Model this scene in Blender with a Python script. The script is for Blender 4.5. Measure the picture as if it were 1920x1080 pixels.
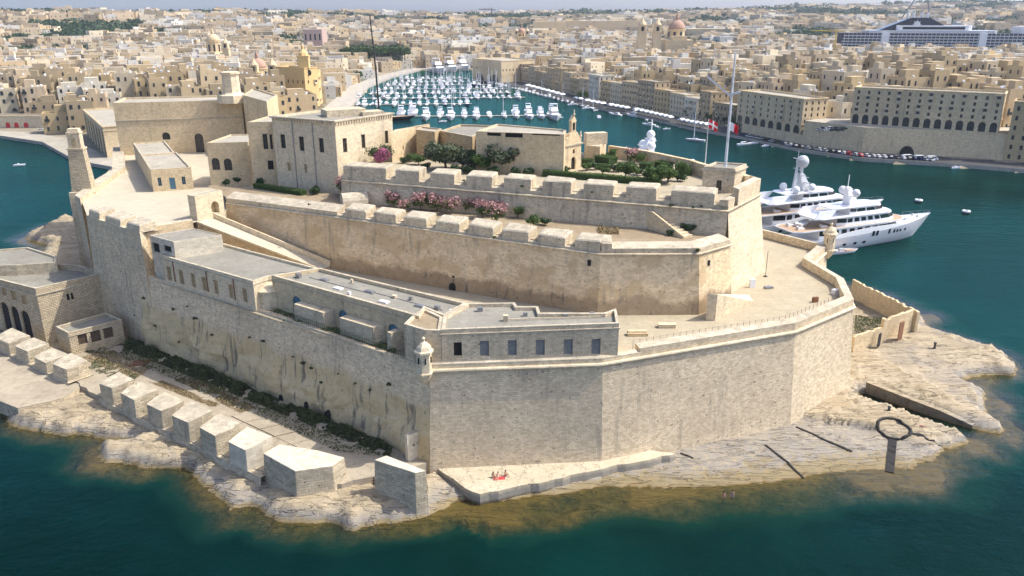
import bpy, bmesh, math, random
import numpy as np
from mathutils import Vector, Matrix

random.seed(7); rng = np.random.default_rng(7)
for o in list(bpy.data.objects): bpy.data.objects.remove(o)
SC = bpy.context.scene; COL = SC.collection
R = math.radians

# ------------------------------------------------------------------ camera
CAM_H, FPX, HORIZON = 65.0, 1478.0, 25.0          # metres above the sea, focal length and horizon row (1920x1080)
PITCH = math.atan((540 - HORIZON) / FPX)
CP, SP = math.cos(PITCH), math.sin(PITCH)
cd = bpy.data.cameras.new('camera'); cam = bpy.data.objects.new('camera', cd); COL.objects.link(cam)
cam.location = (0, 0, CAM_H); cam.rotation_euler = (math.pi / 2 - PITCH, 0, 0)
cd.sensor_width = 36.0; cd.lens = 36.0 * FPX / 1920.0; cd.clip_start = 1.0; cd.clip_end = 30000.0
SC.camera = cam

# ------------------------------------------------------------------ sky, sun, exposure
SUN_AZ, SUN_EL = 5.5, 53.0                         # azimuth from +X towards +Y
wd = bpy.data.worlds.new('World'); SC.world = wd; wd.use_nodes = True
wn = wd.node_tree; wn.nodes.clear()
sky = wn.nodes.new('ShaderNodeTexSky'); sky.sky_type = 'NISHITA'; sky.sun_disc = False
sky.sun_elevation = R(SUN_EL); sky.sun_rotation = R(90 - SUN_AZ)
sky.air_density = 0.5; sky.dust_density = 2.4; sky.ozone_density = 2.5; sky.altitude = 60
bg = wn.nodes.new('ShaderNodeBackground'); bg.inputs['Strength'].default_value = 0.15
wo = wn.nodes.new('ShaderNodeOutputWorld')
wn.links.new(sky.outputs[0], bg.inputs[0]); wn.links.new(bg.outputs[0], wo.inputs[0])
ld = bpy.data.lights.new('sun', 'SUN'); ld.energy = 2.05; ld.angle = R(0.6); ld.color = (1.0, 0.955, 0.875)
sun = bpy.data.objects.new('sun', ld); COL.objects.link(sun)
tosun = Vector((math.cos(R(SUN_EL)) * math.cos(R(SUN_AZ)), math.cos(R(SUN_EL)) * math.sin(R(SUN_AZ)), math.sin(R(SUN_EL))))
sun.rotation_euler = tosun.to_track_quat('Z', 'Y').to_euler()
sun.location = tosun * 400
SC.view_settings.view_transform = 'Standard'; SC.view_settings.look = 'None'
SC.view_settings.exposure = 1.26; SC.view_settings.gamma = 1.0; SC.view_settings.use_curve_mapping = False
SC.render.engine = 'CYCLES'
SC.cycles.use_denoising = True
try: SC.cycles.denoiser = 'OPENIMAGEDENOISE'
except Exception: pass
SC.cycles.max_bounces = 5; SC.cycles.diffuse_bounces = 3; SC.cycles.glossy_bounces = 2
SC.cycles.transmission_bounces = 3; SC.cycles.transparent_max_bounces = 8; SC.cycles.volume_bounces = 0
SC.cycles.caustics_reflective = False; SC.cycles.caustics_refractive = False
SC.cycles.sample_clamp_indirect = 6.0

# ------------------------------------------------------------------ geometry helpers
def P(x, y, z=0.0):
    """world point at height z that stands at photograph position (x, y): used to survey the plan"""
    u = (x - 960) / FPX; v = (y - 540) / FPX
    t = (z - CAM_H) / (-SP - v * CP)
    return Vector((u * t, (CP - v * SP) * t, z))
def Q(x, y, z=0.0): return P(x, y, z).xy
def zat(y, pt):
    v = (y - 540) / FPX
    return CAM_H + (-SP - v * CP) / (CP - v * SP) * pt[1]
def lerp(a, b, t): return a + (b - a) * t

class MB:
    """collects faces; build() links them as ONE mesh object"""
    def __init__(s, local=False): s.v = []; s.f = []; s.m = []; s.local = local
    def face(s, pts, m=0):
        n = len(s.v); s.v.extend([tuple(p) for p in pts]); s.f.append(list(range(n, n + len(pts)))); s.m.append(m)
    def quadstrip(s, A, B, close=False, m=0):
        n = len(s.v); k = len(A); s.v.extend([tuple(p) for p in A]); s.v.extend([tuple(p) for p in B])
        for i in range(k if close else k - 1):
            j = (i + 1) % k
            s.f.append([n + i, n + j, n + k + j, n + k + i]); s.m.append(m)
    def loft(s, rings, close=True, caps=True, m=0):
        n = len(s.v); k = len(rings[0])
        for r in rings: s.v.extend([tuple(p) for p in r])
        for a in range(len(rings) - 1):
            for i in range(k if close else k - 1):
                j = (i + 1) % k
                s.f.append([n + a * k + i, n + a * k + j, n + (a + 1) * k + j, n + (a + 1) * k + i]); s.m.append(m)
        if caps:
            s.f.append([n + i for i in range(k)][::-1]); s.m.append(m)
            s.f.append([n + (len(rings) - 1) * k + i for i in range(k)]); s.m.append(m)
    def prism(s, poly, z0, z1, m=0, mtop=None, inset=0.0, bottom=True):
        """vertical prism over a plan polygon; inset draws the top in (batter)"""
        poly = ccw([Vector((p[0], p[1])) for p in poly])
        top = offset(poly, -inset) if inset else poly
        n = len(s.v); k = len(poly)
        z1s = z1 if hasattr(z1, '__len__') else [z1] * k
        s.v.extend([(p.x, p.y, z0) for p in poly]); s.v.extend([(p.x, p.y, z) for p, z in zip(top, z1s)])
        for i in range(k):
            j = (i + 1) % k; s.f.append([n + i, n + j, n + k + j, n + k + i]); s.m.append(m)
        s.f.append([n + k + i for i in range(k)]); s.m.append(m if mtop is None else mtop)
        if bottom: s.f.append([n + i for i in range(k)][::-1]); s.m.append(m)
    def box(s, c, size, rz=0.0, m=0, taper=0.0):
        hx, hy, hz = size[0] / 2, size[1] / 2, size[2]
        ca, sa = math.cos(rz), math.sin(rz)
        def w(x, y, z): return (c[0] + x * ca - y * sa, c[1] + x * sa + y * ca, c[2] + z)
        t = 1 - taper
        a = [w(-hx, -hy, 0), w(hx, -hy, 0), w(hx, hy, 0), w(-hx, hy, 0)]
        b = [w(-hx * t, -hy * t, hz), w(hx * t, -hy * t, hz), w(hx * t, hy * t, hz), w(-hx * t, hy * t, hz)]
        s.loft([a, b], m=m)
    def bar(s, a, b, w, h=None, m=0):
        a = Vector(a); b = Vector(b); d = (b - a)
        if d.length < 1e-6: return
        d.normalize(); h = h or w
        up = Vector((0, 0, 1)) if abs(d.z) < .95 else Vector((0, 1, 0))
        sx = d.cross(up).normalized() * (w / 2); sy = sx.cross(d).normalized() * (h / 2)
        s.loft([[a - sx - sy, a + sx - sy, a + sx + sy, a - sx + sy], [b - sx - sy, b + sx - sy, b + sx + sy, b - sx + sy]], m=m)
    def tube(s, pts, r, n=8, m=0, caps=True):
        pts = [Vector(p) for p in pts]; rs = r if hasattr(r, '__len__') else [r] * len(pts)
        rings = []
        for i, p in enumerate(pts):
            d = (pts[min(i + 1, len(pts) - 1)] - pts[max(i - 1, 0)]).normalized()
            up = Vector((0, 0, 1)) if abs(d.z) < .95 else Vector((0, 1, 0))
            x = d.cross(up).normalized(); y = x.cross(d)
            rings.append([p + (x * math.cos(t) + y * math.sin(t)) * rs[i] for t in [2 * math.pi * k / n for k in range(n)]])
        s.loft(rings, m=m, caps=caps)
    def lathe(s, prof, c=(0, 0, 0), n=12, m=0, sx=1.0, sy=1.0, rz=0.0):
        rings = [[(c[0] + r * sx * math.cos(rz + 2 * math.pi * k / n), c[1] + r * sy * math.sin(rz + 2 * math.pi * k / n), c[2] + z) for k in range(n)] for r, z in prof]
        s.loft(rings, m=m)
    def build(s, name, mats, parent=None, loc=None, smooth=False, uv=True):
        me = bpy.data.meshes.new(name)
        org = Vector(loc) if loc is not None else Vector((0, 0, 0))
        V = np.array(s.v, dtype=np.float64).reshape(-1, 3)
        me.from_pydata((V - np.array(org)).tolist(), [], s.f)
        mats = mats if isinstance(mats, (list, tuple)) else [mats]
        for m_ in mats: me.materials.append(M[m_] if isinstance(m_, str) else m_)
        if len(mats) > 1: me.polygons.foreach_set('material_index', s.m)
        if smooth: me.polygons.foreach_set('use_smooth', [True] * len(s.f))
        me.update()
        if uv: auto_uv(me, org)
        o = bpy.data.objects.new(name, me); COL.objects.link(o)
        if parent is not None:
            o.parent = parent
            o.location = (0, 0, 0) if s.local else org - wloc(parent)
        else: o.location = org
        return o
def wloc(o):
    l = Vector(o.location)
    while o.parent is not None: o = o.parent; l += Vector(o.location)
    return l
def auto_uv(me, org):
    """plan metres on flat faces, metres along the wall and height on upright ones"""
    nl = len(me.loops)
    if nl == 0: return
    co = np.empty(len(me.vertices) * 3); me.vertices.foreach_get('co', co); co = co.reshape(-1, 3) + np.array(org)
    vi = np.empty(nl, dtype=np.int32); me.loops.foreach_get('vertex_index', vi)
    nor = np.empty(len(me.polygons) * 3); me.polygons.foreach_get('normal', nor); nor = nor.reshape(-1, 3)
    lt = np.empty(len(me.polygons), dtype=np.int32); me.polygons.foreach_get('loop_total', lt)
    N = np.repeat(nor, lt, axis=0); p = co[vi]
    h = np.hypot(N[:, 0], N[:, 1]) + 1e-9
    u = (-N[:, 1] * p[:, 0] + N[:, 0] * p[:, 1]) / h; v = p[:, 2].copy()
    flat = np.abs(N[:, 2]) > 0.75
    u[flat] = p[flat, 0]; v[flat] = p[flat, 1]
    l = me.uv_layers.new(name='UVMap'); l.data.foreach_set('uv', np.stack([u, v], 1).ravel())
def ccw(poly):
    a = sum(poly[i].x * poly[(i + 1) % len(poly)].y - poly[(i + 1) % len(poly)].x * poly[i].y for i in range(len(poly)))
    return poly if a > 0 else poly[::-1]
def offset(poly, d):
    """push a ccw plan polygon outwards by d (mitred)"""
    k = len(poly); out = []
    for i in range(k):
        p0, p1, p2 = poly[i - 1], poly[i], poly[(i + 1) % k]
        e1 = (p1 - p0).normalized(); e2 = (p2 - p1).normalized()
        n1 = Vector((e1.y, -e1.x)); n2 = Vector((e2.y, -e2.x))
        b = (n1 + n2); q = max(.35, 1 + n1.dot(n2))
        out.append(p1 + b * (d / q))
    return out
def offline(pts, d):
    """offset an open plan polyline to the side of its right hand by d"""
    k = len(pts); out = []
    for i in range(k):
        es = []
        if i > 0: es.append((pts[i] - pts[i - 1]).normalized())
        if i < k - 1: es.append((pts[i + 1] - pts[i]).normalized())
        ns = [Vector((e.y, -e.x)) for e in es]
        if len(ns) == 1: out.append(pts[i] + ns[0] * d)
        else: out.append(pts[i] + (ns[0] + ns[1]) * (d / max(.35, 1 + ns[0].dot(ns[1]))))
    return out

def tag(o, label=None, cat=None, group=None, kind=None):
    if label: o['label'] = label
    if cat: o['category'] = cat
    if group: o['group'] = group
    if kind: o['kind'] = kind
    return o
def thing(name, label, cat, loc=(0, 0, 0), group=None, rz=0.0):
    o = bpy.data.objects.new(name, None); COL.objects.link(o); o.empty_display_size = .5
    o.location = Vector(loc) if len(loc) == 3 else Vector((loc[0], loc[1], 0)); o.rotation_euler = (0, 0, rz)
    return tag(o, label, cat, group)
def copy_tree(o, loc=None, rz=None, scale=None, label=None, group=None, parent=None):
    c = o.copy(); COL.objects.link(c)
    if parent is not None: c.parent = parent
    if loc is not None: c.location = loc
    if rz is not None: c.rotation_euler = (0, 0, rz)
    if scale is not None: c.scale = (scale,) * 3 if not hasattr(scale, '__len__') else scale
    if label: c['label'] = label
    if group: c['group'] = group
    for ch in KIDS.get(o.name, ()): copy_tree(ch, parent=c)
    return c
KIDS = {}
def note_kids(root):
    """remember children lists once so copies need no scene search"""
    allo = [o for o in bpy.data.objects if o.parent is not None]
    for o in allo: KIDS.setdefault(o.parent.name, [])
    for o in allo:
        if o not in KIDS[o.parent.name]: KIDS[o.parent.name].append(o)
def vnoise(x, y, seed=0):
    """smooth value noise on numpy arrays"""
    xi = np.floor(x).astype(np.int64); yi = np.floor(y).astype(np.int64); fx = x - xi; fy = y - yi
    fx = fx * fx * (3 - 2 * fx); fy = fy * fy * (3 - 2 * fy)
    def h(a, b):
        n = (a * 374761393 + b * 668265263 + seed * 974711) & 0x7fffffff
        n = ((n ^ (n >> 13)) * 1274126177) & 0x7fffffff
        return ((n ^ (n >> 16)) & 0xffff) / 65535.0
    return (h(xi, yi) * (1 - fx) + h(xi + 1, yi) * fx) * (1 - fy) + (h(xi, yi + 1) * (1 - fx) + h(xi + 1, yi + 1) * fx) * fy
def fbm(x, y, o=4, seed=0):
    a = 0; s = 1.0; t = 0
    for i in range(o): a = a + vnoise(x * 2 ** i, y * 2 ** i, seed + i) * s; t += s; s *= .5
    return a / t

# ------------------------------------------------------------------ materials
M = {}
class NT:
    def __init__(s, name):
        m = bpy.data.materials.new(name); m.use_nodes = True; s.m = m; s.t = m.node_tree; s.t.nodes.clear(); M[name] = m
    def n(s, typ, **k):
        nd = s.t.nodes.new('ShaderNode' + typ)
        for a, b in k.items():
            if a.startswith('_'): setattr(nd, a[1:], b)
            else:
                i = nd.inputs[int(a[1:])] if a[0] == 'i' and a[1:].isdigit() else nd.inputs[a.replace('_', ' ')]
                if isinstance(b, bpy.types.NodeSocket): s.t.links.new(b, i)
                elif isinstance(b, bpy.types.Node): s.t.links.new(b.outputs[0], i)
                else: i.default_value = b
        return nd
    def mix(s, f, a, b, mode='MIX'):
        nd = s.t.nodes.new('ShaderNodeMix'); nd.data_type = 'RGBA'; nd.blend_type = mode
        for i, v in ((0, f), (6, a), (7, b)):
            if isinstance(v, bpy.types.NodeSocket): s.t.links.new(v, nd.inputs[i])
            elif isinstance(v, bpy.types.Node): s.t.links.new(v.outputs[0], nd.inputs[i])
            else: nd.inputs[i].default_value = v if i == 0 else (*v[:3], 1)
        return nd.outputs[2]
    def ramp(s, src, lo, hi, inv=False):
        nd = s.n('MapRange', i0=src, i1=lo, i2=hi, i3=1.0 if inv else 0.0, i4=0.0 if inv else 1.0); nd.clamp = True
        return nd.outputs[0]
    def math(s, op, a, b=0.0):
        nd = s.t.nodes.new('ShaderNodeMath'); nd.operation = op
        for i, v in ((0, a), (1, b)):
            if isinstance(v, bpy.types.NodeSocket): s.t.links.new(v, nd.inputs[i])
            else: nd.inputs[i].default_value = v
        return nd.outputs[0]
    def noise(s, vec, scale, detail=4.0, rough=.55, sc=None):
        if sc is not None:
            mp = s.n('Mapping', i0=vec); mp.inputs['Scale'].default_value = sc; vec = mp.outputs[0]
        nd = s.n('TexNoise', Vector=vec, Scale=scale, Detail=detail, Roughness=rough)
        return nd.outputs[0]
    def out(s, surf, disp=None):
        o = s.t.nodes.new('ShaderNodeOutputMaterial'); s.t.links.new(surf.outputs[0] if isinstance(surf, bpy.types.Node) else surf, o.inputs[0]); return s.m
    def bsdf(s, col, rough=.8, normal=None, **k):
        b = s.n('BsdfPrincipled', Base_Color=col if isinstance(col, bpy.types.NodeSocket) else (*col[:3], 1), Roughness=rough, **k)
        if normal is not None: s.t.links.new(normal, b.inputs['Normal'])
        return b
    def bump(s, h, strength=.4, dist=.05, normal=None):
        b = s.n('Bump', Strength=strength, Distance=dist, Height=h)
        if normal is not None: s.t.links.new(normal, b.inputs['Normal'])
        return b.outputs[0]
    def pos(s): return s.n('NewGeometry').outputs['Position']
    def uv(s): return s.n('UVMap').outputs[0]

def plain(name, col, rough=.6, metal=0.0, var=.08, scale=1.5, spec=.5):
    t = NT(name); c = (*col, 1)
    n = t.noise(t.pos(), scale, 4)
    a = tuple(x * (1 - var * 2) for x in col); b = tuple(min(1, x * (1 + var * 2)) for x in col)
    cc = t.mix(t.ramp(n, .3, .7), a, b)
    bs = t.bsdf(cc, rough); bs.inputs['Metallic'].default_value = metal; bs.inputs['Specular IOR Level'].default_value = spec
    return t.out(bs)

def stone(name, c1, c2, mortar, bw=.62, bh=.30, msize=.02, stain=.5, stain_c=(.20, .17, .135), speck=.5, streak=.4,
          patch=None, patch_amt=.5, zrock=None, rough=.92, bump=.5, big=.12, streak_c=(.16, .15, .14)):
    t = NT(name); pos = t.pos(); uv = t.uv()
    wob = t.n('VectorMath', _operation='MULTIPLY_ADD', i0=t.n('TexNoise', Vector=pos, Scale=.7, Detail=2.0).outputs[1], i1=(.10, .06, 0), i2=uv)
    k1 = tuple(x * .84 for x in c1); k2 = tuple(min(1, x * 1.10) for x in c2)
    br = t.n('TexBrick', Vector=wob, Color1=(*k1, 1), Color2=(*k2, 1), Mortar=(*mortar, 1), Scale=1.0)
    br.inputs['Mortar Size'].default_value = msize; br.inputs['Mortar Smooth'].default_value = .3; br.inputs['Bias'].default_value = .15
    br.inputs['Brick Width'].default_value = bw; br.inputs['Row Height'].default_value = bh
    br.offset = .5; br.squash = 1.0
    col = br.outputs[0]
    # broad tone changes, repairs, rain streaks, eroded blocks, lichen specks
    nb = t.noise(pos, big, 5, .6)
    col = t.mix(t.math('MULTIPLY', t.ramp(nb, .44, .70), stain), col, stain_c)
    nm = t.noise(pos, .9, 6, .7)
    col = t.mix(t.math('MULTIPLY', t.ramp(nm, .50, .72), .5), col, tuple(x * .58 for x in c1))
    col = t.mix(t.math('MULTIPLY', t.ramp(nm, .46, .26), .45), col, tuple(min(1, x * 1.22) for x in c2))
    pr = t.n('TexBrick', Vector=wob, Color1=(0, 0, 0, 1), Color2=(1, 1, 1, 1), Mortar=(.5, .5, .5, 1), Scale=1.0)
    pr.inputs['Brick Width'].default_value = bw * 4.7; pr.inputs['Row Height'].default_value = bh * 5; pr.inputs['Mortar Size'].default_value = 0.0; pr.inputs['Bias'].default_value = -.35
    pv = t.n('SeparateColor', i0=pr.outputs[0]).outputs[0]
    col = t.mix(t.math('MULTIPLY', t.ramp(pv, .55, .9), .22), col, tuple(min(1, x * 1.3) for x in c2))
    if patch is not None:
        npz = t.noise(pos, .22, 4, .5, sc=(1, 1, 1.6))
        col = t.mix(t.math('MULTIPLY', t.ramp(npz, .52, .60), patch_amt), col, patch)
    ns = t.noise(pos, 1.0, 3, .6, sc=(.9, .9, .07))
    col = t.mix(t.math('MULTIPLY', t.math('MULTIPLY', t.ramp(ns, .55, .75), t.ramp(nb, .35, .6)), streak), col, streak_c)
    sp = t.noise(pos, 1.7, 3, .6, sc=(1, 1, 1.5))
    col = t.mix(t.math('MULTIPLY', t.ramp(sp, .63, .70), speck), col, (.13, .105, .08))
    fine = t.noise(pos, 7.0, 3, .75)
    if zrock is not None:
        z = t.n('SeparateXYZ', Vector=pos).outputs[2]
        lim = t.math('ADD', z, t.math('MULTIPLY', t.math('SUBTRACT', t.noise(pos, .16, 5, .7), .5), zrock[1]))
        f = t.ramp(lim, zrock[0] + .5, zrock[0] - .5)
        nr = t.noise(pos, .35, 6, .65, sc=(1, 1, 2.2))
        rc = t.mix(t.ramp(nr, .3, .7), zrock[2], zrock[3])
        rc = t.mix(t.math('MULTIPLY', t.ramp(nm, .5, .7), .4), rc, tuple(x * .55 for x in zrock[2]))
        rc = t.mix(t.math('MULTIPLY', t.ramp(ns, .57, .68), .8), rc, (.13, .12, .105))
        rc = t.mix(t.math('MULTIPLY', t.ramp(sp, .64, .70), .85), rc, (.07, .06, .045))
        col = t.mix(f, col, rc)
    col = t.mix(t.math('MULTIPLY', t.ramp(fine, .45, .75), .38), col, tuple(x * .55 for x in c1))
    h = t.math('ADD', t.math('MULTIPLY', br.outputs[1], -.6), t.math('ADD', t.math('MULTIPLY', nm, .9), t.math('MULTIPLY', fine, .5)))
    bs = t.bsdf(col, rough, t.bump(h, bump, .09)); bs.inputs['Specular IOR Level'].default_value = .15
    return t.out(bs)

# limestone in its several states
stone('ashlar', (0.684, 0.545, 0.353), (0.780, 0.647, 0.441), (0.554, 0.438, 0.288), msize=.028, stain=.42, stain_c=(0.495, 0.389, 0.261), speck=.8, streak=.45)
stone('ashlar_pale', (0.741, 0.612, 0.408), (0.780, 0.666, 0.459), (0.602, 0.489, 0.328), stain=.3, stain_c=(0.532, 0.428, 0.289), speck=.6, streak=.3)
stone('ashlar_weathered', (0.607, 0.506, 0.341), (0.715, 0.596, 0.406), (0.499, 0.406, 0.271), stain=.55, stain_c=(0.392, 0.328, 0.236), speck=.9, streak=.75)
stone('old_wall', (0.723, 0.566, 0.354), (0.766, 0.602, 0.373), (0.649, 0.509, 0.315), msize=.008, stain=.6, stain_c=(0.561, 0.394, 0.206), speck=.75, streak=.7,
      patch=(0.515, 0.365, 0.191), patch_amt=.6, big=.09, zrock=(19.6, 7.5, (0.360, 0.261, 0.152), (0.470, 0.357, 0.226)))
stone('curtain_stone', (0.694, 0.560, 0.377), (0.800, 0.661, 0.441), (0.575, 0.458, 0.308), stain=.45, stain_c=(0.484, 0.384, 0.264), speck=.85, streak=.65,
      zrock=(11.6, 6.0, (0.611, 0.473, 0.251), (0.674, 0.548, 0.327)))
stone('plaster_stone', (0.695, 0.547, 0.336), (0.699, 0.554, 0.343), (0.643, 0.510, 0.315), msize=.010, stain=.45, stain_c=(0.526, 0.389, 0.217), speck=.7, streak=.5)
stone('plaster_pale', (0.735, 0.611, 0.412), (0.736, 0.613, 0.417), (0.682, 0.566, 0.377), msize=.008, stain=.4, stain_c=(0.565, 0.446, 0.286), speck=.7, streak=.45)
stone('tan_plaster', (0.494, 0.367, 0.207), (0.526, 0.394, 0.221), (0.473, 0.351, 0.202), msize=.006, stain=.3, stain_c=(0.387, 0.282, 0.155), speck=.4, streak=.3)
stone('cap_stone', (0.484, 0.422, 0.309), (0.562, 0.488, 0.358), (0.368, 0.312, 0.222), bw=1.1, bh=.9, msize=.025, stain=.45, stain_c=(0.330, 0.282, 0.205), speck=.95, streak=0.0)
stone('rough_stone', (0.559, 0.455, 0.299), (0.643, 0.539, 0.367), (0.296, 0.236, 0.154), bw=.75, bh=.36, msize=.05, stain=.25, stain_c=(0.427, 0.347, 0.228), speck=.4, streak=.2, bump=1.0)
stone('battery_stone', (0.512, 0.429, 0.294), (0.616, 0.520, 0.360), (0.326, 0.271, 0.183), bw=.9, bh=.40, msize=.03, stain=.45, stain_c=(0.338, 0.282, 0.196), speck=1.0, streak=.75)
stone('white_stone', (0.666, 0.591, 0.443), (0.673, 0.597, 0.453), (0.505, 0.437, 0.322), bw=1.0, bh=.5, msize=.02, stain=.2, stain_c=(0.516, 0.437, 0.313), speck=.4, streak=.2)
stone('harbour_wall', (0.735, 0.573, 0.343), (0.780, 0.614, 0.373), (0.648, 0.506, 0.304), msize=.01, stain=.55, stain_c=(0.494, 0.374, 0.223), speck=.7, streak=.6, big=.05)
def paving(name, c, c2, bw=2.4, bh=1.6, joint=.35, rough=.9, dirt=1.0):
    t = NT(name); pos = t.pos()
    n = t.noise(pos, .12, 5, .6); n2 = t.noise(pos, 1.4, 5, .65); n3 = t.noise(pos, .35, 5, .7)
    col = t.mix(t.ramp(n, .35, .65), c, c2)
    wob = t.n('VectorMath', _operation='MULTIPLY_ADD', i0=t.n('TexNoise', Vector=pos, Scale=.5, Detail=2.0).outputs[1], i1=(.25, .25, 0), i2=t.uv())
    br = t.n('TexBrick', Vector=wob, Color1=(0, 0, 0, 1), Color2=(1, 1, 1, 1), Mortar=(.5, .5, .5, 1), Scale=1.0); br.inputs['Brick Width'].default_value = bw; br.inputs['Row Height'].default_value = bh; br.inputs['Mortar Size'].default_value = .03
    v = t.n('SeparateColor', i0=br.outputs[0]).outputs[0]
    col = t.mix(t.math('MULTIPLY', v, .22 * dirt), col, tuple(x * .72 for x in c))
    col = t.mix(t.math('MULTIPLY', br.outputs[1], joint), col, tuple(x * .45 for x in c))
    col = t.mix(t.math('MULTIPLY', t.ramp(n2, .5, .72), .4 * dirt), col, tuple(x * .62 for x in c))
    col = t.mix(t.math('MULTIPLY', t.ramp(n3, .54, .66), .4 * dirt), col, tuple(x * .60 for x in c))
    col = t.mix(t.math('MULTIPLY', t.ramp(n3, .44, .34), .3), col, tuple(min(1, x * 1.25) for x in c2))
    bs = t.bsdf(col, rough, t.bump(n2, .3, .04)); bs.inputs['Specular IOR Level'].default_value = .15
    return t.out(bs)
paving('plaza_paving', (.48, .42, .31), (.53, .465, .345), dirt=.45)
paving('terrace_paving', (.395, .335, .23), (.44, .375, .26), dirt=.6)
paving('slab_paving', (.36, .305, .22), (.46, .39, .285))
paving('roof_grey', (.255, .24, .195), (.30, .28, .23), 9, 5, .35)
paving('roof_pale', (.37, .335, .265), (.45, .405, .32), 7, 5, .2)
paving('earth', (.30, .23, .145), (.38, .305, .20))
paving('asphalt', (.075, .073, .07), (.10, .098, .095))
paving('quay_stone', (.42, .38, .31), (.50, .45, .37))
plain('shutter_grey', (.30, .285, .26), .6)
plain('door_blue', (.10, .22, .30), .5)
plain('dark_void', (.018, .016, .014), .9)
plain('window_dark', (.03, .033, .035), .25)
plain('frame_and_shade_brown', (.10, .07, .045), .6)
plain('white_paint', (.78, .78, .77), .35, var=.02)
plain('white_canvas', (.80, .79, .76), .8, var=.03)
plain('metal_grey', (.30, .30, .30), .45, .6)
plain('metal_dark', (.05, .05, .05), .5, .5)
plain('pole_white', (.70, .70, .69), .4)
plain('rust', (.22, .10, .05), .9)
plain('terracotta', (.43, .27, .19), .9)
plain('pink_plaster', (.46, .33, .27), .9)
plain('flag_red', (.62, .02, .03), .8, var=.02)
plain('flag_white', (.78, .78, .76), .8, var=.02)
plain('flag_yellow', (.75, .60, .12), .8, var=.02)
plain('flag_blue', (.25, .40, .70), .8, var=.02)
plain('teak', (.42, .28, .16), .6)
plain('gelcoat', (.86, .855, .84), .18, var=.015)
plain('gelcoat_grey', (.55, .56, .57), .2, var=.02)
plain('hull_navy', (.02, .04, .12), .15, var=.02)
plain('hull_black', (.015, .015, .017), .2)
plain('hull_red', (.35, .03, .03), .3)
plain('antifoul', (.03, .04, .06), .6)
plain('yacht_glass', (.012, .015, .018), .06)
plain('rubber', (.02, .02, .02), .8)
plain('dome_grey', (.50, .51, .51), .4, var=.02)
plain('skin', (.55, .33, .22), .6, var=.03)
plain('skin_tan', (.40, .22, .14), .6, var=.03)
plain('hair_dark', (.03, .02, .015), .7)
plain('swim_red', (.50, .05, .05), .8)
plain('swim_blue', (.05, .12, .40), .8)
plain('cloth_dark', (.03, .03, .035), .8)
plain('cloth_violet', (.35, .25, .55), .9)
plain('bark', (.14, .10, .07), .95)
plain('net_orange', (.62, .22, .08), .8)
plain('door_red', (.55, .02, .02), .5)
plain('ochre_paint', (.66, .46, .20), .9)
plain('crane_yellow', (.65, .45, .06), .6)
def leafmat(name, a, b, trans=.25):
    t = NT(name); pos = t.pos()
    n = t.noise(pos, 1.3, 3, .6); rnd = t.n('NewGeometry').outputs['Random Per Island']
    col = t.mix(t.ramp(n, .3, .7), a, b); col = t.mix(t.math('MULTIPLY', rnd, .45), col, tuple(x * 1.5 for x in b))
    d = t.bsdf(col, .6); d.inputs['Specular IOR Level'].default_value = .25
    tr = t.n('BsdfTranslucent', Color=col)
    return t.out(t.n('MixShader', i0=trans, i1=d, i2=tr))
leafmat('leaf_olive', (.055, .075, .035), (.11, .13, .07))
leafmat('leaf_green', (.045, .085, .02), (.09, .14, .035))
leafmat('leaf_dark', (.025, .05, .018), (.05, .085, .03))
leafmat('leaf_hedge', (.05, .10, .02), (.10, .16, .035))
leafmat('leaf_dry', (.22, .16, .08), (.32, .25, .13))
leafmat('weed', (.055, .075, .026), (.11, .125, .055))
leafmat('petal_pink', (.33, .17, .165), (.45, .26, .245))
leafmat('petal_magenta', (.45, .12, .22), (.56, .22, .31))
# ------------------------------------------------------------------ shore, rock, sea
def polyxy(L, z=0.0): return [Q(x, y, z) for x, y in L]
# waterline of the point, photograph positions at sea level; second number: steep rock (1) or gentle shelf (0)
WL = [((-60, 742), 1), ((0, 766), 1), ((30, 772), 1), ((17, 780), 1), ((20, 797), 1), ((63, 807), 1), ((93, 813), 1), ((140, 817), 1), ((207, 822), 1), ((240, 824), 1), ((252, 830), 1),
      ((200, 833), 1), ((186, 840), 1), ((183, 858), 1), ((217, 869), 1), ((293, 878), 1), ((337, 877), 1), ((360, 886), 1), ((372, 903), .6), ((393, 913), .6), ((417, 933), .6),
      ((433, 958), .6), ((467, 950), .6), ((505, 962), 1), ((525, 979), 1), ((563, 983), 1), ((619, 979), 1), ((662, 993), 1), ((715, 983), 1), ((779, 973), 1), ((806, 966), 1),
      ((815, 955), .3), ((880, 935), .3), ((900, 930), .3), ((940, 936), .15), ((1000, 930), .15), ((1080, 922), .1), ((1130, 912), .1), ((1200, 914), 0), ((1300, 914), 0), ((1380, 910), 0), ((1450, 902), 0), ((1510, 893), 0), ((1581, 882), 0),
      ((1655, 880), 0), ((1700, 876), .1), ((1757, 862), .4), ((1767, 841), .8), ((1820, 833), .8), ((1812, 822), .8), ((1764, 797), .8), ((1745, 790), 1), ((1680, 772), 1), ((1604, 748), 1), ((1622, 733), 1),
      ((1690, 757), 1), ((1757, 782), 1), ((1813, 800), .8), ((1876, 813), .8), ((1880, 800), .8), ((1846, 779), .7), ((1848, 738), .6), ((1804, 712), .5), ((1862, 703), .8), ((1904, 705), 1), ((1909, 694), 1), ((1887, 669), 1),
      ((1862, 656), .9), ((1810, 639), .8), ((1739, 618), .8), ((1722, 590), .8), ((1650, 558), .8), ((1600, 540), .8)]
WPTS = [Q(*p) for p, k in WL]; WK = [k for p, k in WL]
BACK = [(71, 166), (69, 190), (52, 222), (34, 262), (10, 300), (0, 330), (-150, 330), (-140, 300), (-150, 286), (-138, 270), (-122, 240), (-118, 225)]
for p in BACK: WPTS.append(Vector(p)); WK.append(1)
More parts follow.
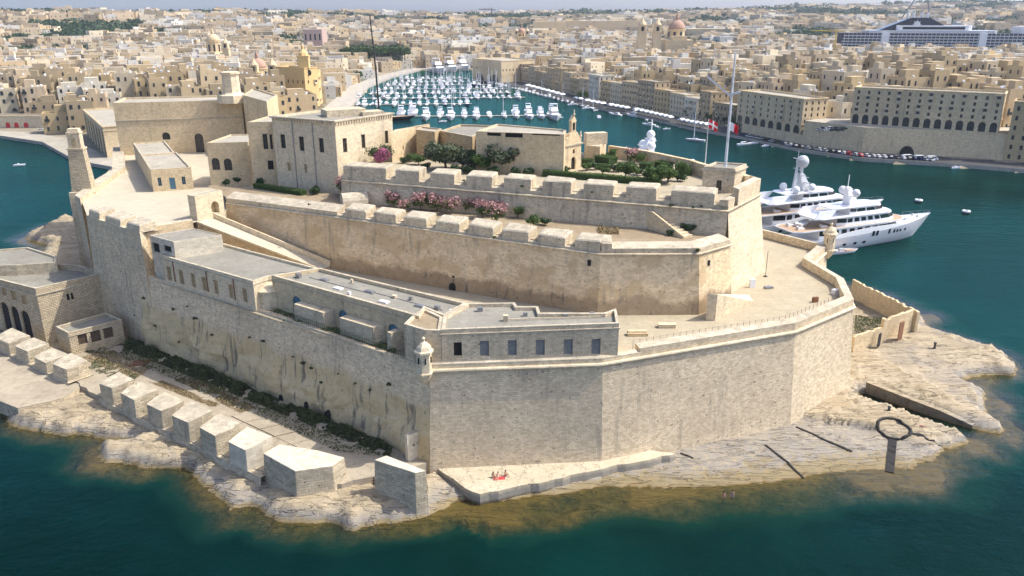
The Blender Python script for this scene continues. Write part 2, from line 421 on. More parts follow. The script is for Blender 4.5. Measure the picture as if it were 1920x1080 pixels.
for x, y in [(128, 405), (92, 424), (46, 446), (60, 452), (92, 460), (60, 500)]: WPTS.append(Q(x, y, 0)); WK.append(1)
WPTS.append(Vector((-150, 190))); WK.append(1); WPTS.append(Vector((-150, 140))); WK.append(1)
SLOT = [Q(1607, 752, 0), Q(1622, 738, 0), Q(1760, 787, 0), Q(1830, 808, 0), Q(1800, 818, 0), Q(1740, 800, 0)]
def sdist(X, Y, pts, ks=None):
    """signed distance to a plan polygon (positive inside) and the value ks of the nearest edge"""
    D = np.full(X.shape, 1e9); K = np.zeros(X.shape); ins = np.zeros(X.shape, bool); n = len(pts)
    for i in range(n):
        a = pts[i]; b = pts[(i + 1) % n]; ex, ey = b.x - a.x, b.y - a.y; L = ex * ex + ey * ey + 1e-9
        t = np.clip(((X - a.x) * ex + (Y - a.y) * ey) / L, 0, 1)
        d = np.hypot(X - a.x - t * ex, Y - a.y - t * ey)
        if ks is not None:
            kk = ks[i] + (ks[(i + 1) % n] - ks[i]) * t; K = np.where(d < D, kk, K)
        D = np.minimum(D, d)
        c = ((a.y > Y) != (b.y > Y)) & (X < (b.x - a.x) * (Y - a.y) / (b.y - a.y + 1e-12) + a.x); ins ^= c
    return np.where(ins, D, -D), K
def shore(X, Y):
    wx = (fbm(X * .45, Y * .45, 3, 11) - .5) * 1.5; wy = (fbm(X * .45, Y * .45, 3, 23) - .5) * 1.5
    wx = wx + (fbm(X * 1.4, Y * 1.4, 2, 14) - .5) * .9; wy = wy + (fbm(X * 1.4, Y * 1.4, 2, 27) - .5) * .9
    d, k = sdist(X + wx, Y + wy, WPTS, WK)
    n1 = fbm(X * .12, Y * .12, 5, 3); n2 = fbm(X * .5, Y * .5, 4, 5); n3 = fbm(X * 1.3, Y * 1.3, 3, 8)
    # dry rock
    steep = 1.9 * (1 - np.exp(-np.maximum(d, 0) * 1.1)) + (n2 - .5) * 1.5 * np.clip(d / 2, 0, 1) * np.clip(1.4 - d / 5, .06, 1)
    gentle = np.minimum(.055 * np.maximum(d, 0) + .25 * (1 - np.exp(-np.maximum(d, 0) * .8)), 2.8) + (n2 - .5) * .45 * np.clip(d / 3, 0, 1)
    h = gentle * (1 - k) + steep * k
    st = .55; dip = .02 * X - .035 * Y + n1 * 1.2; q = (np.floor((h - dip) / st) + .5) * st + dip          # tilted bedding ledges
    n4 = fbm(X * .33 + 40, Y * .33, 4, 51); cut = np.exp(-((n4 - .5) / .012) ** 2)
    kq = .25 + .45 * k * np.clip(1.6 - d / 9, .35, 1); h = np.where(d > 0, h * (1 - kq) + q * kq + (n3 - .5) * .16 * (.3 + .7 * k) - cut * .3 * k * np.clip(d / 2, 0, 1), h)
    u = np.maximum(-d, 0)
    under_g = .12 * np.minimum(u, 6) + .85 * np.maximum(u - 6 - 6 * (n1 - .5), 0)
    under_s = .45 * np.minimum(u, 3) + 1.3 * np.maximum(u - 3, 0) 
    reef = fbm(X * .09 + 9, Y * .09, 4, 61)
    dep = under_g * (1 - k) + under_s * k + (n2 - .5) * .6 * np.clip(u / 2, 0, 1); dep = dep - np.clip((reef - .5) * 9, -1.5, 2.2) * np.clip(u / 3, 0, 1) * np.clip(1.5 - u / 18, 0, 1)
    out = np.where(d > 0, np.maximum(h, .06), -np.maximum(dep, .04)); ds, _ = sdist(X, Y, SLOT)
    return np.where(ds > 0, -1.3, out)
def grid_mesh(name, X, Y, Z, mats, keep=None, smooth=True):
    ny, nx = X.shape; idx = np.arange(ny * nx).reshape(ny, nx)
    f = np.stack([idx[:-1, :-1], idx[:-1, 1:], idx[1:, 1:], idx[1:, :-1]], -1).reshape(-1, 4)
    if keep is not None:
        kk = (keep[:-1, :-1] | keep[:-1, 1:] | keep[1:, 1:] | keep[1:, :-1]).ravel(); f = f[kk]
    used = np.zeros(ny * nx, bool); used[f.ravel()] = True; mp = np.cumsum(used) - 1
    V = np.stack([X, Y, Z], -1).reshape(-1, 3)[used]; f = mp[f]
    me = bpy.data.meshes.new(name); me.vertices.add(len(V)); me.vertices.foreach_set('co', V.ravel())
    me.loops.add(f.size); me.loops.foreach_set('vertex_index', f.ravel().astype(np.int32))
    me.polygons.add(len(f)); me.polygons.foreach_set('loop_start', np.arange(0, f.size, 4, dtype=np.int32)); me.polygons.foreach_set('loop_total', np.full(len(f), 4, np.int32))
    me.polygons.foreach_set('use_smooth', np.full(len(f), smooth)); me.update(calc_edges=True); me.validate()
    for m in (mats if isinstance(mats, (list, tuple)) else [mats]): me.materials.append(M[m])
    o = bpy.data.objects.new(name, me); COL.objects.link(o)
    return o, used

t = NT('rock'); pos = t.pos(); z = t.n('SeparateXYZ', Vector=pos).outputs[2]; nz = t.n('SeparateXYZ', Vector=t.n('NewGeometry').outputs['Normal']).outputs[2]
n1 = t.noise(pos, .16, 6, .62); n2 = t.noise(pos, 1.1, 6, .68); n3 = t.noise(pos, 3.2, 4, .6, sc=(1, 1, 2.5)); n4 = t.noise(pos, .33, 5, .6)
mp = t.n('Mapping', i0=pos); mp.inputs['Rotation'].default_value = (0, 0, .6); mp.inputs['Scale'].default_value = (.10, .75, .6); c1_ = t.noise(mp.outputs[0], 1.0, 3, .5)
mp2 = t.n('Mapping', i0=pos); mp2.inputs['Rotation'].default_value = (0, 0, -.75); mp2.inputs['Scale'].default_value = (.08, .5, .5); c2_ = t.noise(mp2.outputs[0], 1.0, 3, .5)
crack = t.math('MAXIMUM', t.ramp(t.math('ABSOLUTE', t.math('SUBTRACT', c1_, .5)), .014, .003), t.ramp(t.math('ABSOLUTE', t.math('SUBTRACT', c2_, .55)), .010, .002))
c = t.mix(t.ramp(n1, .35, .65), (.36, .29, .185), (.45, .375, .26))
c = t.mix(t.math('MULTIPLY', t.ramp(n2, .46, .66), .6), c, (.33, .255, .155))
c = t.mix(t.math('MULTIPLY', t.ramp(n3, .57, .71), .55), c, (.21, .16, .105))
zz = t.math('ADD', z, t.math('MULTIPLY', t.math('SUBTRACT', n1, .5), 2.2))
zz = t.math('ADD', zz, t.math('MULTIPLY', t.math('SUBTRACT', n2, .5), .9))
c = t.mix(t.math('MULTIPLY', t.math('MULTIPLY', t.ramp(zz, 1.6, .8), t.ramp(n2, .32, .5)), .8), c, (.25, .235, .21))      # grey lichen belt
c = t.mix(t.math('MULTIPLY', t.ramp(t.math('ADD', z, t.math('MULTIPLY', t.math('SUBTRACT', n2, .5), .5)), .55, .3), .7), c, (.235, .175, .07))     # ochre weed
c = t.mix(t.ramp(t.math('ADD', z, t.math('MULTIPLY', n2, .25)), .22, .10), c, (.19, .12, .048))                         # wet brown edge
c = t.mix(t.math('MULTIPLY', t.ramp(n2, .45, .62), t.ramp(z, .1, -.3)), c, (.085, .06, .028))
c = t.mix(t.math('MULTIPLY', t.ramp(nz, .72, .45), .55), c, (.20, .155, .095))                                      # darker brown on steep faces
c = t.mix(t.math('MULTIPLY', t.math('MULTIPLY', crack, t.ramp(n4, .44, .56)), .62), c, (.07, .055, .04))
bs = t.bsdf(c, .9, t.bump(t.math('SUBTRACT', t.math('ADD', n2, t.math('MULTIPLY', n3, .5)), t.math('MULTIPLY', crack, .7)), 1.0, .16)); bs.inputs['Specular IOR Level'].default_value = .15
t.out(bs)
gx = np.arange(-150, 116, .5); gy = np.arange(82, 332, .5); GX, GY = np.meshgrid(gx, gy)
gy_keep = None
GZ = shore(GX, GY)
ring_c = P(1676, 806, 1.6)
shore_o, _ = grid_mesh('shore_rock', GX, GY, GZ, 'rock', keep=(GZ > -7.5))
tag(shore_o, 'pale limestone rock shelf ringing the foot of the fortress walls', 'rock', kind='structure')
def ground_z(x, y):
    i = int(round((y - 82) / .5)); j = int(round((x + 150) / .5))
    return float(GZ[min(max(i, 0), GZ.shape[0] - 1), min(max(j, 0), GZ.shape[1] - 1)])

# sea: shallow water lets the bed show, deep water is opaque teal
t = NT('sea_water'); pos = t.pos()
at = t.n('Attribute', _attribute_name='depth').outputs['Fac']
w1 = t.noise(pos, .55, 3, .6, sc=(1, 1.5, 1)); w2 = t.noise(pos, 2.2, 3, .6, sc=(1, 1.3, 1)); w3 = t.noise(pos, .018, 4, .6); w4 = t.noise(pos, .12, 3, .55, sc=(1, 1.8, 1))
deep = t.mix(t.ramp(w3, .38, .62), (.0003, .0085, .0068), (.0010, .020, .0175))
cl = t.mix(t.ramp(at, .5, 6.0), (.007, .034, .022), deep)
h = t.math('ADD', t.math('ADD', w1, t.math('MULTIPLY', w2, .35)), t.math('MULTIPLY', w4, 2.0))
nb = t.bump(h, .45, .30)
df = t.n('BsdfDiffuse', Color=cl); t.t.links.new(nb, df.inputs['Normal']); g2 = t.n('BsdfGlossy', Color=(.26, .80, .71, 1), Roughness=.12); t.t.links.new(nb, g2.inputs['Normal']); f2 = t.n('Fresnel', IOR=1.33); t.t.links.new(nb, f2.inputs['Normal'])
bs = t.n('MixShader', i0=t.math('MULTIPLY', f2.outputs[0], .6), i1=df, i2=g2)
tr = t.n('BsdfTransparent', Color=(.86, .91, .74, 1))
gl = t.n('BsdfGlossy', Color=(1, 1, 1, 1), Roughness=.08); t.t.links.new(nb, gl.inputs['Normal'])
fr = t.n('Fresnel', IOR=1.33); t.t.links.new(nb, fr.inputs['Normal'])
clear = t.n('MixShader', i0=fr.outputs[0], i1=tr, i2=gl)
op = t.n('MapRange', i0=at, i1=0.0, i2=3.6, i3=.03, i4=1.0); op.clamp = True
opw = t.math('POWER', op.outputs[0], .85)
t.out(t.n('MixShader', i0=opw, i1=clear, i2=bs))
wx = np.concatenate([[-9000, -4000, -2000, -1000, -500, -300, -200], np.arange(-150, 130.1, 1.0), [200, 300, 500, 1000, 2000, 4000, 9000]])
wy = np.concatenate([[-2000, -300, 0, 40], np.arange(60, 250.1, 1.0), [300, 400, 500, 650, 800, 1000, 1500, 2500, 5000, 12000, 20000]])
WX, WY = np.meshgrid(wx, wy); WD = np.full(WX.shape, 30.0)
near = (WX > -151) & (WX < 131) & (WY > 59) & (WY < 251)
WD[near] = -shore(WX[near], WY[near])
sea, used = grid_mesh('sea', WX, WY, np.zeros(WX.shape), 'sea_water', keep=(WD > -1.2))
att = sea.data.attributes.new('depth', 'FLOAT', 'POINT'); att.data.foreach_set('value', np.clip(WD.ravel()[used], 0, 30).astype(np.float32))
tag(sea, 'calm deep teal harbour water, paler over the shallow rock', 'sea', kind='structure')
# ------------------------------------------------------------------ building helpers
def on_wall(p0, p1, x, y):
    """where the sight line of photograph position (x, y) meets the upright plane over p0-p1: metres along it, height"""
    u = (x - 960) / FPX; v = (y - 540) / FPX; dx, dy, dz = u, CP - v * SP, -SP - v * CP
    ex, ey = p1[0] - p0[0], p1[1] - p0[1]; L = math.hypot(ex, ey); ex /= L; ey /= L
    det = dx * (-ey) + ex * dy
    if abs(det) < 1e-9: return None
    t = (p0[0] * (-ey) + ex * p0[1]) / det
    s = (dx * p0[1] - dy * p0[0]) / det
    s = -s if False else ((t * dx - p0[0]) * ex + (t * dy - p0[1]) * ey)
    return s, CAM_H + dz * t, t, L
def wall_face(mb, p0, p1, z0, z1, ops, m=0, mrev=0, dep=.35):
    p0 = Vector((p0[0], p0[1])); p1 = Vector((p1[0], p1[1])); L = (p1 - p0).length; e = (p1 - p0) / L; n = Vector((e.y, -e.x))
    def W(u, v, d=0.0): q = p0 + e * u - n * d; return (q.x, q.y, v)
    us = sorted({0.0, L} | {a for o in ops for a in (o[0], o[1])}); vs = sorted({z0, z1} | {a for o in ops for a in (o[2], o[3])})
    for i in range(len(us) - 1):
        for j in range(len(vs) - 1):
            cu, cv = (us[i] + us[i + 1]) / 2, (vs[j] + vs[j + 1]) / 2
            if any(o[0] < cu < o[1] and o[2] < cv < o[3] for o in ops): continue
            mb.face([W(us[i], vs[j]), W(us[i + 1], vs[j]), W(us[i + 1], vs[j + 1]), W(us[i], vs[j + 1])], m)
    for o in ops:
        a, b, c, d = o[:4]; arch = o[4]; r = (b - a) / 2
        if not arch:
            for q in ([W(a, d), W(b, d), W(b, d, dep), W(a, d, dep)],): mb.face(q, mrev)
            top = d
        else:
            top = d - r; cu = (a + b) / 2; N = 8
            arc = [(cu + r * math.cos(math.pi * k / N), top + r * math.sin(math.pi * k / N)) for k in range(N + 1)]
            mb.face([W(b, d)] + [W(*q) for q in arc[:N // 2 + 1][::-1]], m); mb.face([W(a, d)] + [W(*q) for q in arc[N // 2:]], m)
            mb.quadstrip([W(*q) for q in arc], [W(q[0], q[1], dep) for q in arc], m=mrev)
        mb.face([W(a, c), W(a, top), W(a, top, dep), W(a, c, dep)], mrev); mb.face([W(b, c), W(b, top), W(b, top, dep), W(b, c, dep)], mrev)
        mb.face([W(a, c), W(b, c), W(b, c, dep), W(a, c, dep)], mrev)
    return W
WIN_MATS = {'void': ('dark_void', 'dark_void'), 'glass': ('window_dark', 'frame_and_shade_brown'), 'shutter': ('shutter_grey', 'shutter_grey'),
            'blue': ('window_dark', 'door_blue'), 'bluedoor': ('door_blue', 'door_blue'), 'white': ('window_dark', 'white_paint'), 'brown': ('frame_and_shade_brown', 'frame_and_shade_brown'), 'stone': ('tan_plaster', 'tan_plaster'), 'red': ('door_red', 'door_red')}
def window_part(parent, W, o, kind, dep=.35, name=None):
    a, b, c, d = o[:4]; mb = MB(); fr = min(.09, (b - a) * .12)
    dd = dep - .04
    if kind == 'void':
        mb.face([W(a, c, dep - .01), W(b, c, dep - .01), W(b, d, dep - .01), W(a, d, dep - .01)], 0)
    else:
        mb.face([W(a, c, dep - .01), W(b, c, dep - .01), W(b, d, dep - .01), W(a, d, dep - .01)], 0)
        def rail(u0, u1, v0, v1, t=.06): mb.loft([[W(u0, v0, dd), W(u1, v0, dd), W(u1, v1, dd), W(u0, v1, dd)], [W(u0, v0, dd - t), W(u1, v0, dd - t), W(u1, v1, dd - t), W(u0, v1, dd - t)]], m=1)
        rail(a, a + fr, c, d); rail(b - fr, b, c, d); rail(a + fr, b - fr, d - fr, d); rail(a + fr, b - fr, c, c + fr); rail((a + b) / 2 - fr / 2, (a + b) / 2 + fr / 2, c + fr, d - fr)
        n = 3 if kind != 'shutter' else 7
        for k in range(1, n): v = lerp(c, d, k / n); rail(a + fr, b - fr, v - .03, v + .03, .04)
    return mb.build(name or ('door' if kind in ('bluedoor', 'red') else 'window'), list(WIN_MATS[kind]), parent, loc=W((a + b) / 2, c))
def building(name, label, cat, poly, z0, z1, wall='ashlar', roof='roof_grey', wins=(), parapet=.5, pt=.4, cornice=None, group=None, cap='cap_stone', dep=.35, roofz=None):
    poly = ccw([Vector((p[0], p[1])) for p in poly]); k = len(poly)
    c = sum(poly, Vector((0, 0))) / k; root = thing(name, label, cat, (c.x, c.y, z0), group)
    ops = {i: [] for i in range(k)}
    for w in wins:
        x0, y0, x1, y1, kind = w[:5]; arch = len(w) > 5 and w[5]
        cx, cy = (x0 + x1) / 2, (y0 + y1) / 2; best = None
        for i in range(k):
            r = on_wall(poly[i], poly[(i + 1) % k], cx, cy)
            if r is None: continue
            s, z, t, L = r
            if -.05 < s < L + .05 and t > 0 and (best is None or t < best[0]): best = (t, i)
        if best is None: continue
        i = best[1]; a = on_wall(poly[i], poly[(i + 1) % k], x0, cy)[0]; b = on_wall(poly[i], poly[(i + 1) % k], x1, cy)[0]
        zt = on_wall(poly[i], poly[(i + 1) % k], cx, y0)[1]; zb = on_wall(poly[i], poly[(i + 1) % k], cx, y1)[1]; L = (poly[(i + 1) % k] - poly[i]).length
        a, b = min(a, b), max(a, b); a = max(a, .15); b = min(b, L - .15); zb = max(zb, z0 + .05); zt = min(zt, z1 - .1)
        if b - a > .2 and zt - zb > .2: ops[i].append((a, b, zb, zt, arch, kind))
    mb = MB(); panes = []
    for i in range(k):
        W = wall_face(mb, poly[i], poly[(i + 1) % k], z0, z1, ops[i], 0, 0, dep)
        for o in ops[i]: panes.append((W, o))
    inner = offset(poly, -pt); rz = z1 - parapet
    mb.quadstrip([(p.x, p.y, z1) for p in poly], [(p.x, p.y, z1) for p in inner], True, 1)
    mb.quadstrip([(p.x, p.y, z1) for p in inner], [(p.x, p.y, rz) for p in inner], True, 0)
    mb.build('wall', [wall, cap], root)
    rb = MB(); rb.face([(p.x, p.y, rz) for p in inner]); rb.build('roof', roof, root, loc=(c.x, c.y, rz))
    for W, o in panes: window_part(root, W, o, o[5], dep)
    if cornice:
        for zc, hh, pr in cornice:
            cb = MB(); A = offset(poly, pr)
            cb.quadstrip([(p.x, p.y, zc) for p in poly], [(p.x, p.y, zc) for p in A], True); cb.quadstrip([(p.x, p.y, zc) for p in A], [(p.x, p.y, zc + hh) for p in A], True)
            cb.quadstrip([(p.x, p.y, zc + hh) for p in A], [(p.x, p.y, zc + hh) for p in poly], True); cb.build('cornice', cap, root, loc=(c.x, c.y, zc))
    return root
def para(l, c, r): return [l, c, r, l + r - c]
def sheet(name, poly, z, mat, label=None, cat=None, kind='structure', parent=None, thick=.0):
    poly = ccw([Vector((p[0], p[1])) for p in poly]); c = sum(poly, Vector((0, 0))) / len(poly); mb = MB()
    if thick: mb.prism(poly, z - thick, z)
    else: mb.face([(p.x, p.y, z) for p in poly])
    o = mb.build(name, mat, parent, loc=(c.x, c.y, z))
    if parent is None: tag(o, label, cat, kind=kind)
    return o
def cordon(pts, z, r, mat, parent, name='cordon'):
    mb = MB(); ln = offline(pts, .12); n = 8
    rings = []
    for k in range(n):
        a = math.pi * 2 * k / n
        rings.append([(p.x, p.y, z + r * math.sin(a)) for p in offline(pts, .12 + r * math.cos(a))])
    for k in range(n): mb.quadstrip(rings[k], rings[(k + 1) % n])
    mb.face([rings[k][0] for k in range(n)]); mb.face([rings[k][-1] for k in range(n)])
    return mb.build(name, mat, parent, loc=(pts[0].x, pts[0].y, z), smooth=True)
def scarp(pts, z0, z1, batter, mat, parent, name='wall', back=.8, bot=None):
    """battered wall face along a plan polyline given at its top; outside is the right-hand side"""
    mb = MB(); bot = bot or offline(pts, batter); n = max(2, int((z1 - z0) / 1.2)); rows = []
    for k in range(n + 1):
        f = k / n; rows.append([(lerp(b.x, a.x, f), lerp(b.y, a.y, f), lerp(z0, z1, f)) for a, b in zip(pts, bot)])
    for k in range(n): mb.quadstrip(rows[k], rows[k + 1])
    bk = offline(pts, -back); mb.quadstrip(rows[-1], [(p.x, p.y, z1) for p in bk])
    mb.quadstrip([(p.x, p.y, z1) for p in bk], [(p.x, p.y, z0) for p in bk])
    return mb.build(name, mat, parent, loc=(pts[0].x, pts[0].y, z0))
def parapet(pts, z0, z1, thick, mat, parent, cap='cap_stone', drop=.25, inset=.1, name='parapet'):
    a = offline(pts, -inset); b = offline(pts, -inset - thick); mb = MB()
    A0 = [(p.x, p.y, z0) for p in a]; A1 = [(p.x, p.y, z1 - drop) for p in a]; B1 = [(p.x, p.y, z1) for p in b]; B0 = [(p.x, p.y, z0) for p in b]
    mb.quadstrip(A0, A1); mb.quadstrip(A1, B1, m=1); mb.quadstrip(B1, B0)
    mb.face([A0[0], A1[0], B1[0], B0[0]]); mb.face([A0[-1], A1[-1], B1[-1], B0[-1]])
    return mb.build(name, [mat, cap], parent, loc=(pts[0].x, pts[0].y, z0))
def merlon(pa, pb, z0, z1, depth, mat, parent, cap='cap_stone', splay=.5, drop=.4, inset=.1, bev=.25):
    """one merlon between two points on the wall's outer line (outside on the right)"""
    e = (pb - pa).normalized(); n = Vector((e.y, -e.x))
    a0 = pa - n * inset; b0 = pb - n * inset; a1 = pa - n * depth - e * splay; b1 = pb - n * depth + e * splay
    a0t = pa - n * (inset + bev); b0t = pb - n * (inset + bev)
    rj = random.Random(int(pa.x * 31 + pa.y * 17)); jj = lambda: rj.uniform(-.12, .12)
    lo = [(p.x, p.y, z0) for p in (a0, b0, b1, a1)]; hi = [(a0t.x + jj(), a0t.y + jj() * .5, z1 - drop + jj()), (b0t.x + jj(), b0t.y + jj() * .5, z1 - drop + jj()), (b1.x, b1.y, z1 + jj()), (a1.x, a1.y, z1 + jj())]
    mb = MB(); mb.loft([lo, hi], caps=False); ch = .18
    mid = [Vector(q) for q in hi]; ce = sum(mid, Vector((0, 0, 0))) / 4
    top = [tuple(q + (ce - q).normalized() * .45 + Vector((0, 0, ch))) for q in mid]
    mb.quadstrip(hi, top, True, 1); mb.face(top, 1)
    o = mb.build('merlon', [mat, cap], parent, loc=((pa.x + pb.x) / 2, (pa.y + pb.y) / 2, z0)); b_ = o.modifiers.new('worn', 'BEVEL'); b_.width = .07; b_.segments = 2; return o
def along(p0, p1, x, y):
    """foot on line p0-p1 of photograph position (x, y)"""
    s, z, t, L = on_wall(p0, p1, x, y); return p0 + (p1 - p0) * (s / L)

# ------------------------------------------------------------------ lower sea bastion
ZC = 17.0
bA, bB, bC, bD = Q(806, 695, ZC), Q(1130, 683, ZC), Q(1491, 622, ZC), Q(1600, 576, ZC)
bD2, bE, bF, bG = Q(1581, 536, ZC), Q(1520, 500, ZC), Q(1550, 472, ZC), Q(1425, 440, ZC)
bast = thing('sea_bastion', 'great pale many sided stone bastion wall rising from the rock point', 'bastion', (bB.x, bB.y, 1.5))
ring = [bA, bB, bC, bD, bD2, bE, bF, bG]
wA, wB = Q(262, 517, ZC), Q(500, 589, ZC)
joint = offline([wA, wB] + ring, 1.5)
scarp(ring, -.5, ZC - .02, 1.5, 'ashlar', bast, bot=joint[2:])
cordon(ring[:7], ZC, .28, 'ashlar_pale', bast)
pF1 = along(bB, bC, 1200, 668)
parapet([pF1, bC, bD, bD2, bE, bF, bG], ZC + .02, ZC + 1.75, 1.5, 'ashlar', bast)
parapet([bA, bB, pF1], ZC + .02, ZC + 1.15, .7, 'ashlar_pale', bast, name='plinth')
sheet('terrace_floor', [bA - Vector((0, -.4)), bB - Vector((0, -.4)), pF1, bC + Vector((-.6, .6)), bD + Vector((-.8, .3)), bD2 + Vector((-.8, 0)), bE + Vector((-.6, .8)), bF + Vector((-.8, 0)), bG, Vector((-30, 175)), Vector((-85, 165)), Q(262, 517, ZC)], ZC - .05, 'terrace_paving', 'sandy paved terrace inside the lower bastion', 'terrace')
def bartizan(p, z, parent, s=1.0, name='bartizan', n=6, label=None):
    mb = MB(); mb.lathe([(.25 * s, -2.0 * s), (.75 * s, -1.3 * s), (1.05 * s, -.7 * s), (1.3 * s, -.2 * s), (1.3 * s, 0), (1.1 * s, 0), (1.1 * s, 2.9 * s), (1.42 * s, 3.0 * s), (1.42 * s, 3.3 * s), (1.15 * s, 3.45 * s), (1.0 * s, 3.9 * s), (.5 * s, 4.45 * s), (.2 * s, 4.6 * s), (.2 * s, 4.85 * s), (.27 * s, 5.1 * s), (.05 * s, 5.35 * s)], (p[0], p[1], z), n, rz=.3)
    o = mb.build(name, 'ashlar_pale', parent, loc=(p[0], p[1], z))
    for a in (-2.1, -1.05, .0):
        sl = MB(); sl.box((p[0] + math.cos(a + .3 - .52) * 1.0 * s, p[1] + math.sin(a + .3 - .52) * 1.0 * s, z + 1.5 * s), (.22, .16, .9 * s), a + .3 - .52); sl.build('slit', 'dark_void', o, loc=(p[0], p[1], z + 1.5))
    if label: o['label'] = label
    return o
bartizan(bA + Vector((-.7, -.5)), ZC + .1, bast, 1.0, label='stone sentry turret on the salient under the barracks')
bartizan(bF + Vector((.3, .0)), ZC + .6, bast, 1.08, n=12, label='round domed sentry turret beside the white yacht')
# fence along the inside of the parapet
fl = offline([pF1, bC, bD], -2.2); fence = thing('wire_fence', 'thin post and wire fence along the terrace parapet', 'fence', (fl[0].x, fl[0].y, ZC))
post = None
for a, b in ((fl[0], fl[1]), (fl[1], fl[2])):
    n = int((b - a).length / 1.15)
    for i in range(n + 1):
        p = lerp(a, b, i / n)
        if post is None:
            mb = MB(); mb.box((p.x, p.y, ZC - .05), (.05, .05, 2.1)); post = mb.build('post', 'metal_grey', fence, loc=(p.x, p.y, ZC))
        else:
            c = post.copy(); COL.objects.link(c); c.location = Vector((p.x, p.y, ZC)) - Vector(fence.location)
for zz in (.7, 1.3, 1.95):
    mb = MB(); mb.bar((*fl[0], ZC + zz), (*fl[1], ZC + zz), .02); mb.bar((*fl[1], ZC + zz), (*fl[2], ZC + zz), .02); mb.build('wire', 'metal_grey', fence, loc=(fl[0].x, fl[0].y, ZC + zz))

# ------------------------------------------------------------------ long west curtain wall
curt = thing('curtain_wall', 'long shaded curtain wall, pale masonry above yellow bedrock with dark streaks', 'wall', (wB.x, wB.y, 0))
wD = Q(190, 500, ZC)
cl_line = [wA, wB, bA]
def rough_scarp(pts, z0, z1, batter, mat, parent, seed=3, bots=None):
    """battered face whose lower half is uneven hewn rock"""
    mb = MB(); P2 = []; bot = []; bots = bots or offline(pts, batter)
    for i_ in range(len(pts) - 1):
        n = int((pts[i_ + 1] - pts[i_]).length / 1.0)
        for i in range(n): P2.append(lerp(pts[i_], pts[i_ + 1], i / n)); bot.append(lerp(bots[i_], bots[i_ + 1], i / n))
    P2.append(pts[-1]); bot.append(bots[-1]); L = len(P2); nr = 20; rows = []; fade = np.clip((L - 1 - np.arange(L)) / 4, 0, 1)
    for k in range(nr + 1):
        f = k / nr; z = lerp(z0, z1, f)
        xs = np.array([lerp(b.x, a.x, f) for a, b in zip(P2, bot)]); ys = np.array([lerp(b.y, a.y, f) for a, b in zip(P2, bot)])
        nn = (fbm(np.arange(L) * .16, np.full(L, z * .22), 4, seed) - .5) * 3.0 * max(0, min(1, (12.5 - z) / 5)) * fade
        d = (pts[-1] - pts[0]).normalized(); nx, ny = d.y, -d.x
        rows.append([(x + nx * q, y + ny * q, z) for x, y, q in zip(xs, ys, nn)])
    for k in range(nr): mb.quadstrip(rows[k], rows[k + 1])
    bk = offline(P2, -.8); mb.quadstrip(rows[-1], [(p.x, p.y, z1) for p in bk])
    return mb.build('wall', mat, parent, loc=(pts[0].x, pts[0].y, z0))
rough_scarp(cl_line, -.5, ZC + .3, 1.5, 'curtain_stone', curt, bots=joint[:3])
# dark caves at the foot of the curtain wall
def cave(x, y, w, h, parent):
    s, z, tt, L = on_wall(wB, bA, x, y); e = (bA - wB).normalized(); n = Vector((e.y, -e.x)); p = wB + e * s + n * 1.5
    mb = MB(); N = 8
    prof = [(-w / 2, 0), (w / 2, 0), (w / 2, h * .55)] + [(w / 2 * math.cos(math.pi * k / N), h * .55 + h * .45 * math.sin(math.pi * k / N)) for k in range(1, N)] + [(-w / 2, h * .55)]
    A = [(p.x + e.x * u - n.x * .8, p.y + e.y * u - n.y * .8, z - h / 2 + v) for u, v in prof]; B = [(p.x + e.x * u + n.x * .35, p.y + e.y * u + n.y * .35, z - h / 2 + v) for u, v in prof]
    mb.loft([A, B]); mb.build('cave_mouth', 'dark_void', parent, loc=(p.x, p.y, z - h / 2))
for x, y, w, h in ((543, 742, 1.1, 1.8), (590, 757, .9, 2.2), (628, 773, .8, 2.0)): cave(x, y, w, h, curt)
# railing on the terrace edge
rail = thing('green_railing', 'thin green metal railing on the edge of the barracks terrace', 'railing', (wB.x, wB.y, ZC + .3))
ra, rb_ = wB + (bA - wB) * .02, wB + (bA - wB) * .86; off = Vector((.3, .3)); post = None
for i in range(66):
    p = lerp(ra, rb_, i / 65) + off
    if post is None: mb = MB(); mb.box((p.x, p.y, ZC + .28), (.05, .05, 1.15)); post = mb.build('post', 'leaf_olive', rail, loc=(p.x, p.y, ZC + .28))
    else: c = post.copy(); COL.objects.link(c); c.location = Vector((p.x, p.y, ZC + .28)) - Vector(rail.location)
for zz in (.5, .85, 1.1):
    mb = MB(); mb.bar((*(ra + off), ZC + .3 + zz), (*(rb_ + off), ZC + .3 + zz), .04); mb.build('rail', 'leaf_olive', rail, loc=(ra.x, ra.y, ZC + zz))

# ------------------------------------------------------------------ barracks on the lower terrace
ZB = 23.0
fL, fR = Q(827, 618, ZB), Q(1161, 606, ZB)
bk = [Q(1155, 578, ZB), Q(1133, 586, ZB), Q(1013, 586, ZB), Q(1009, 574, ZB), Q(970, 574, ZB), Q(965, 567, ZB), Q(894, 568, ZB), Q(876, 568, ZB), Q(831, 593, ZB)]
bwins = [(851, 642, 866, 668, 'void')] + [(x, 639 - (x - 900) * .017, x + 17, 668 - (x - 900) * .017, 'shutter') for x in (900, 952, 1004.5, 1057, 1109)]
frontb = building('barracks', 'low stone barracks with grey shutters above the bastion cordon', 'building', [fL, fR] + bk, ZC - .02, ZB, 'ashlar', 'roof_grey', bwins, .55, .45, [(ZB - .85, .18, .16)])
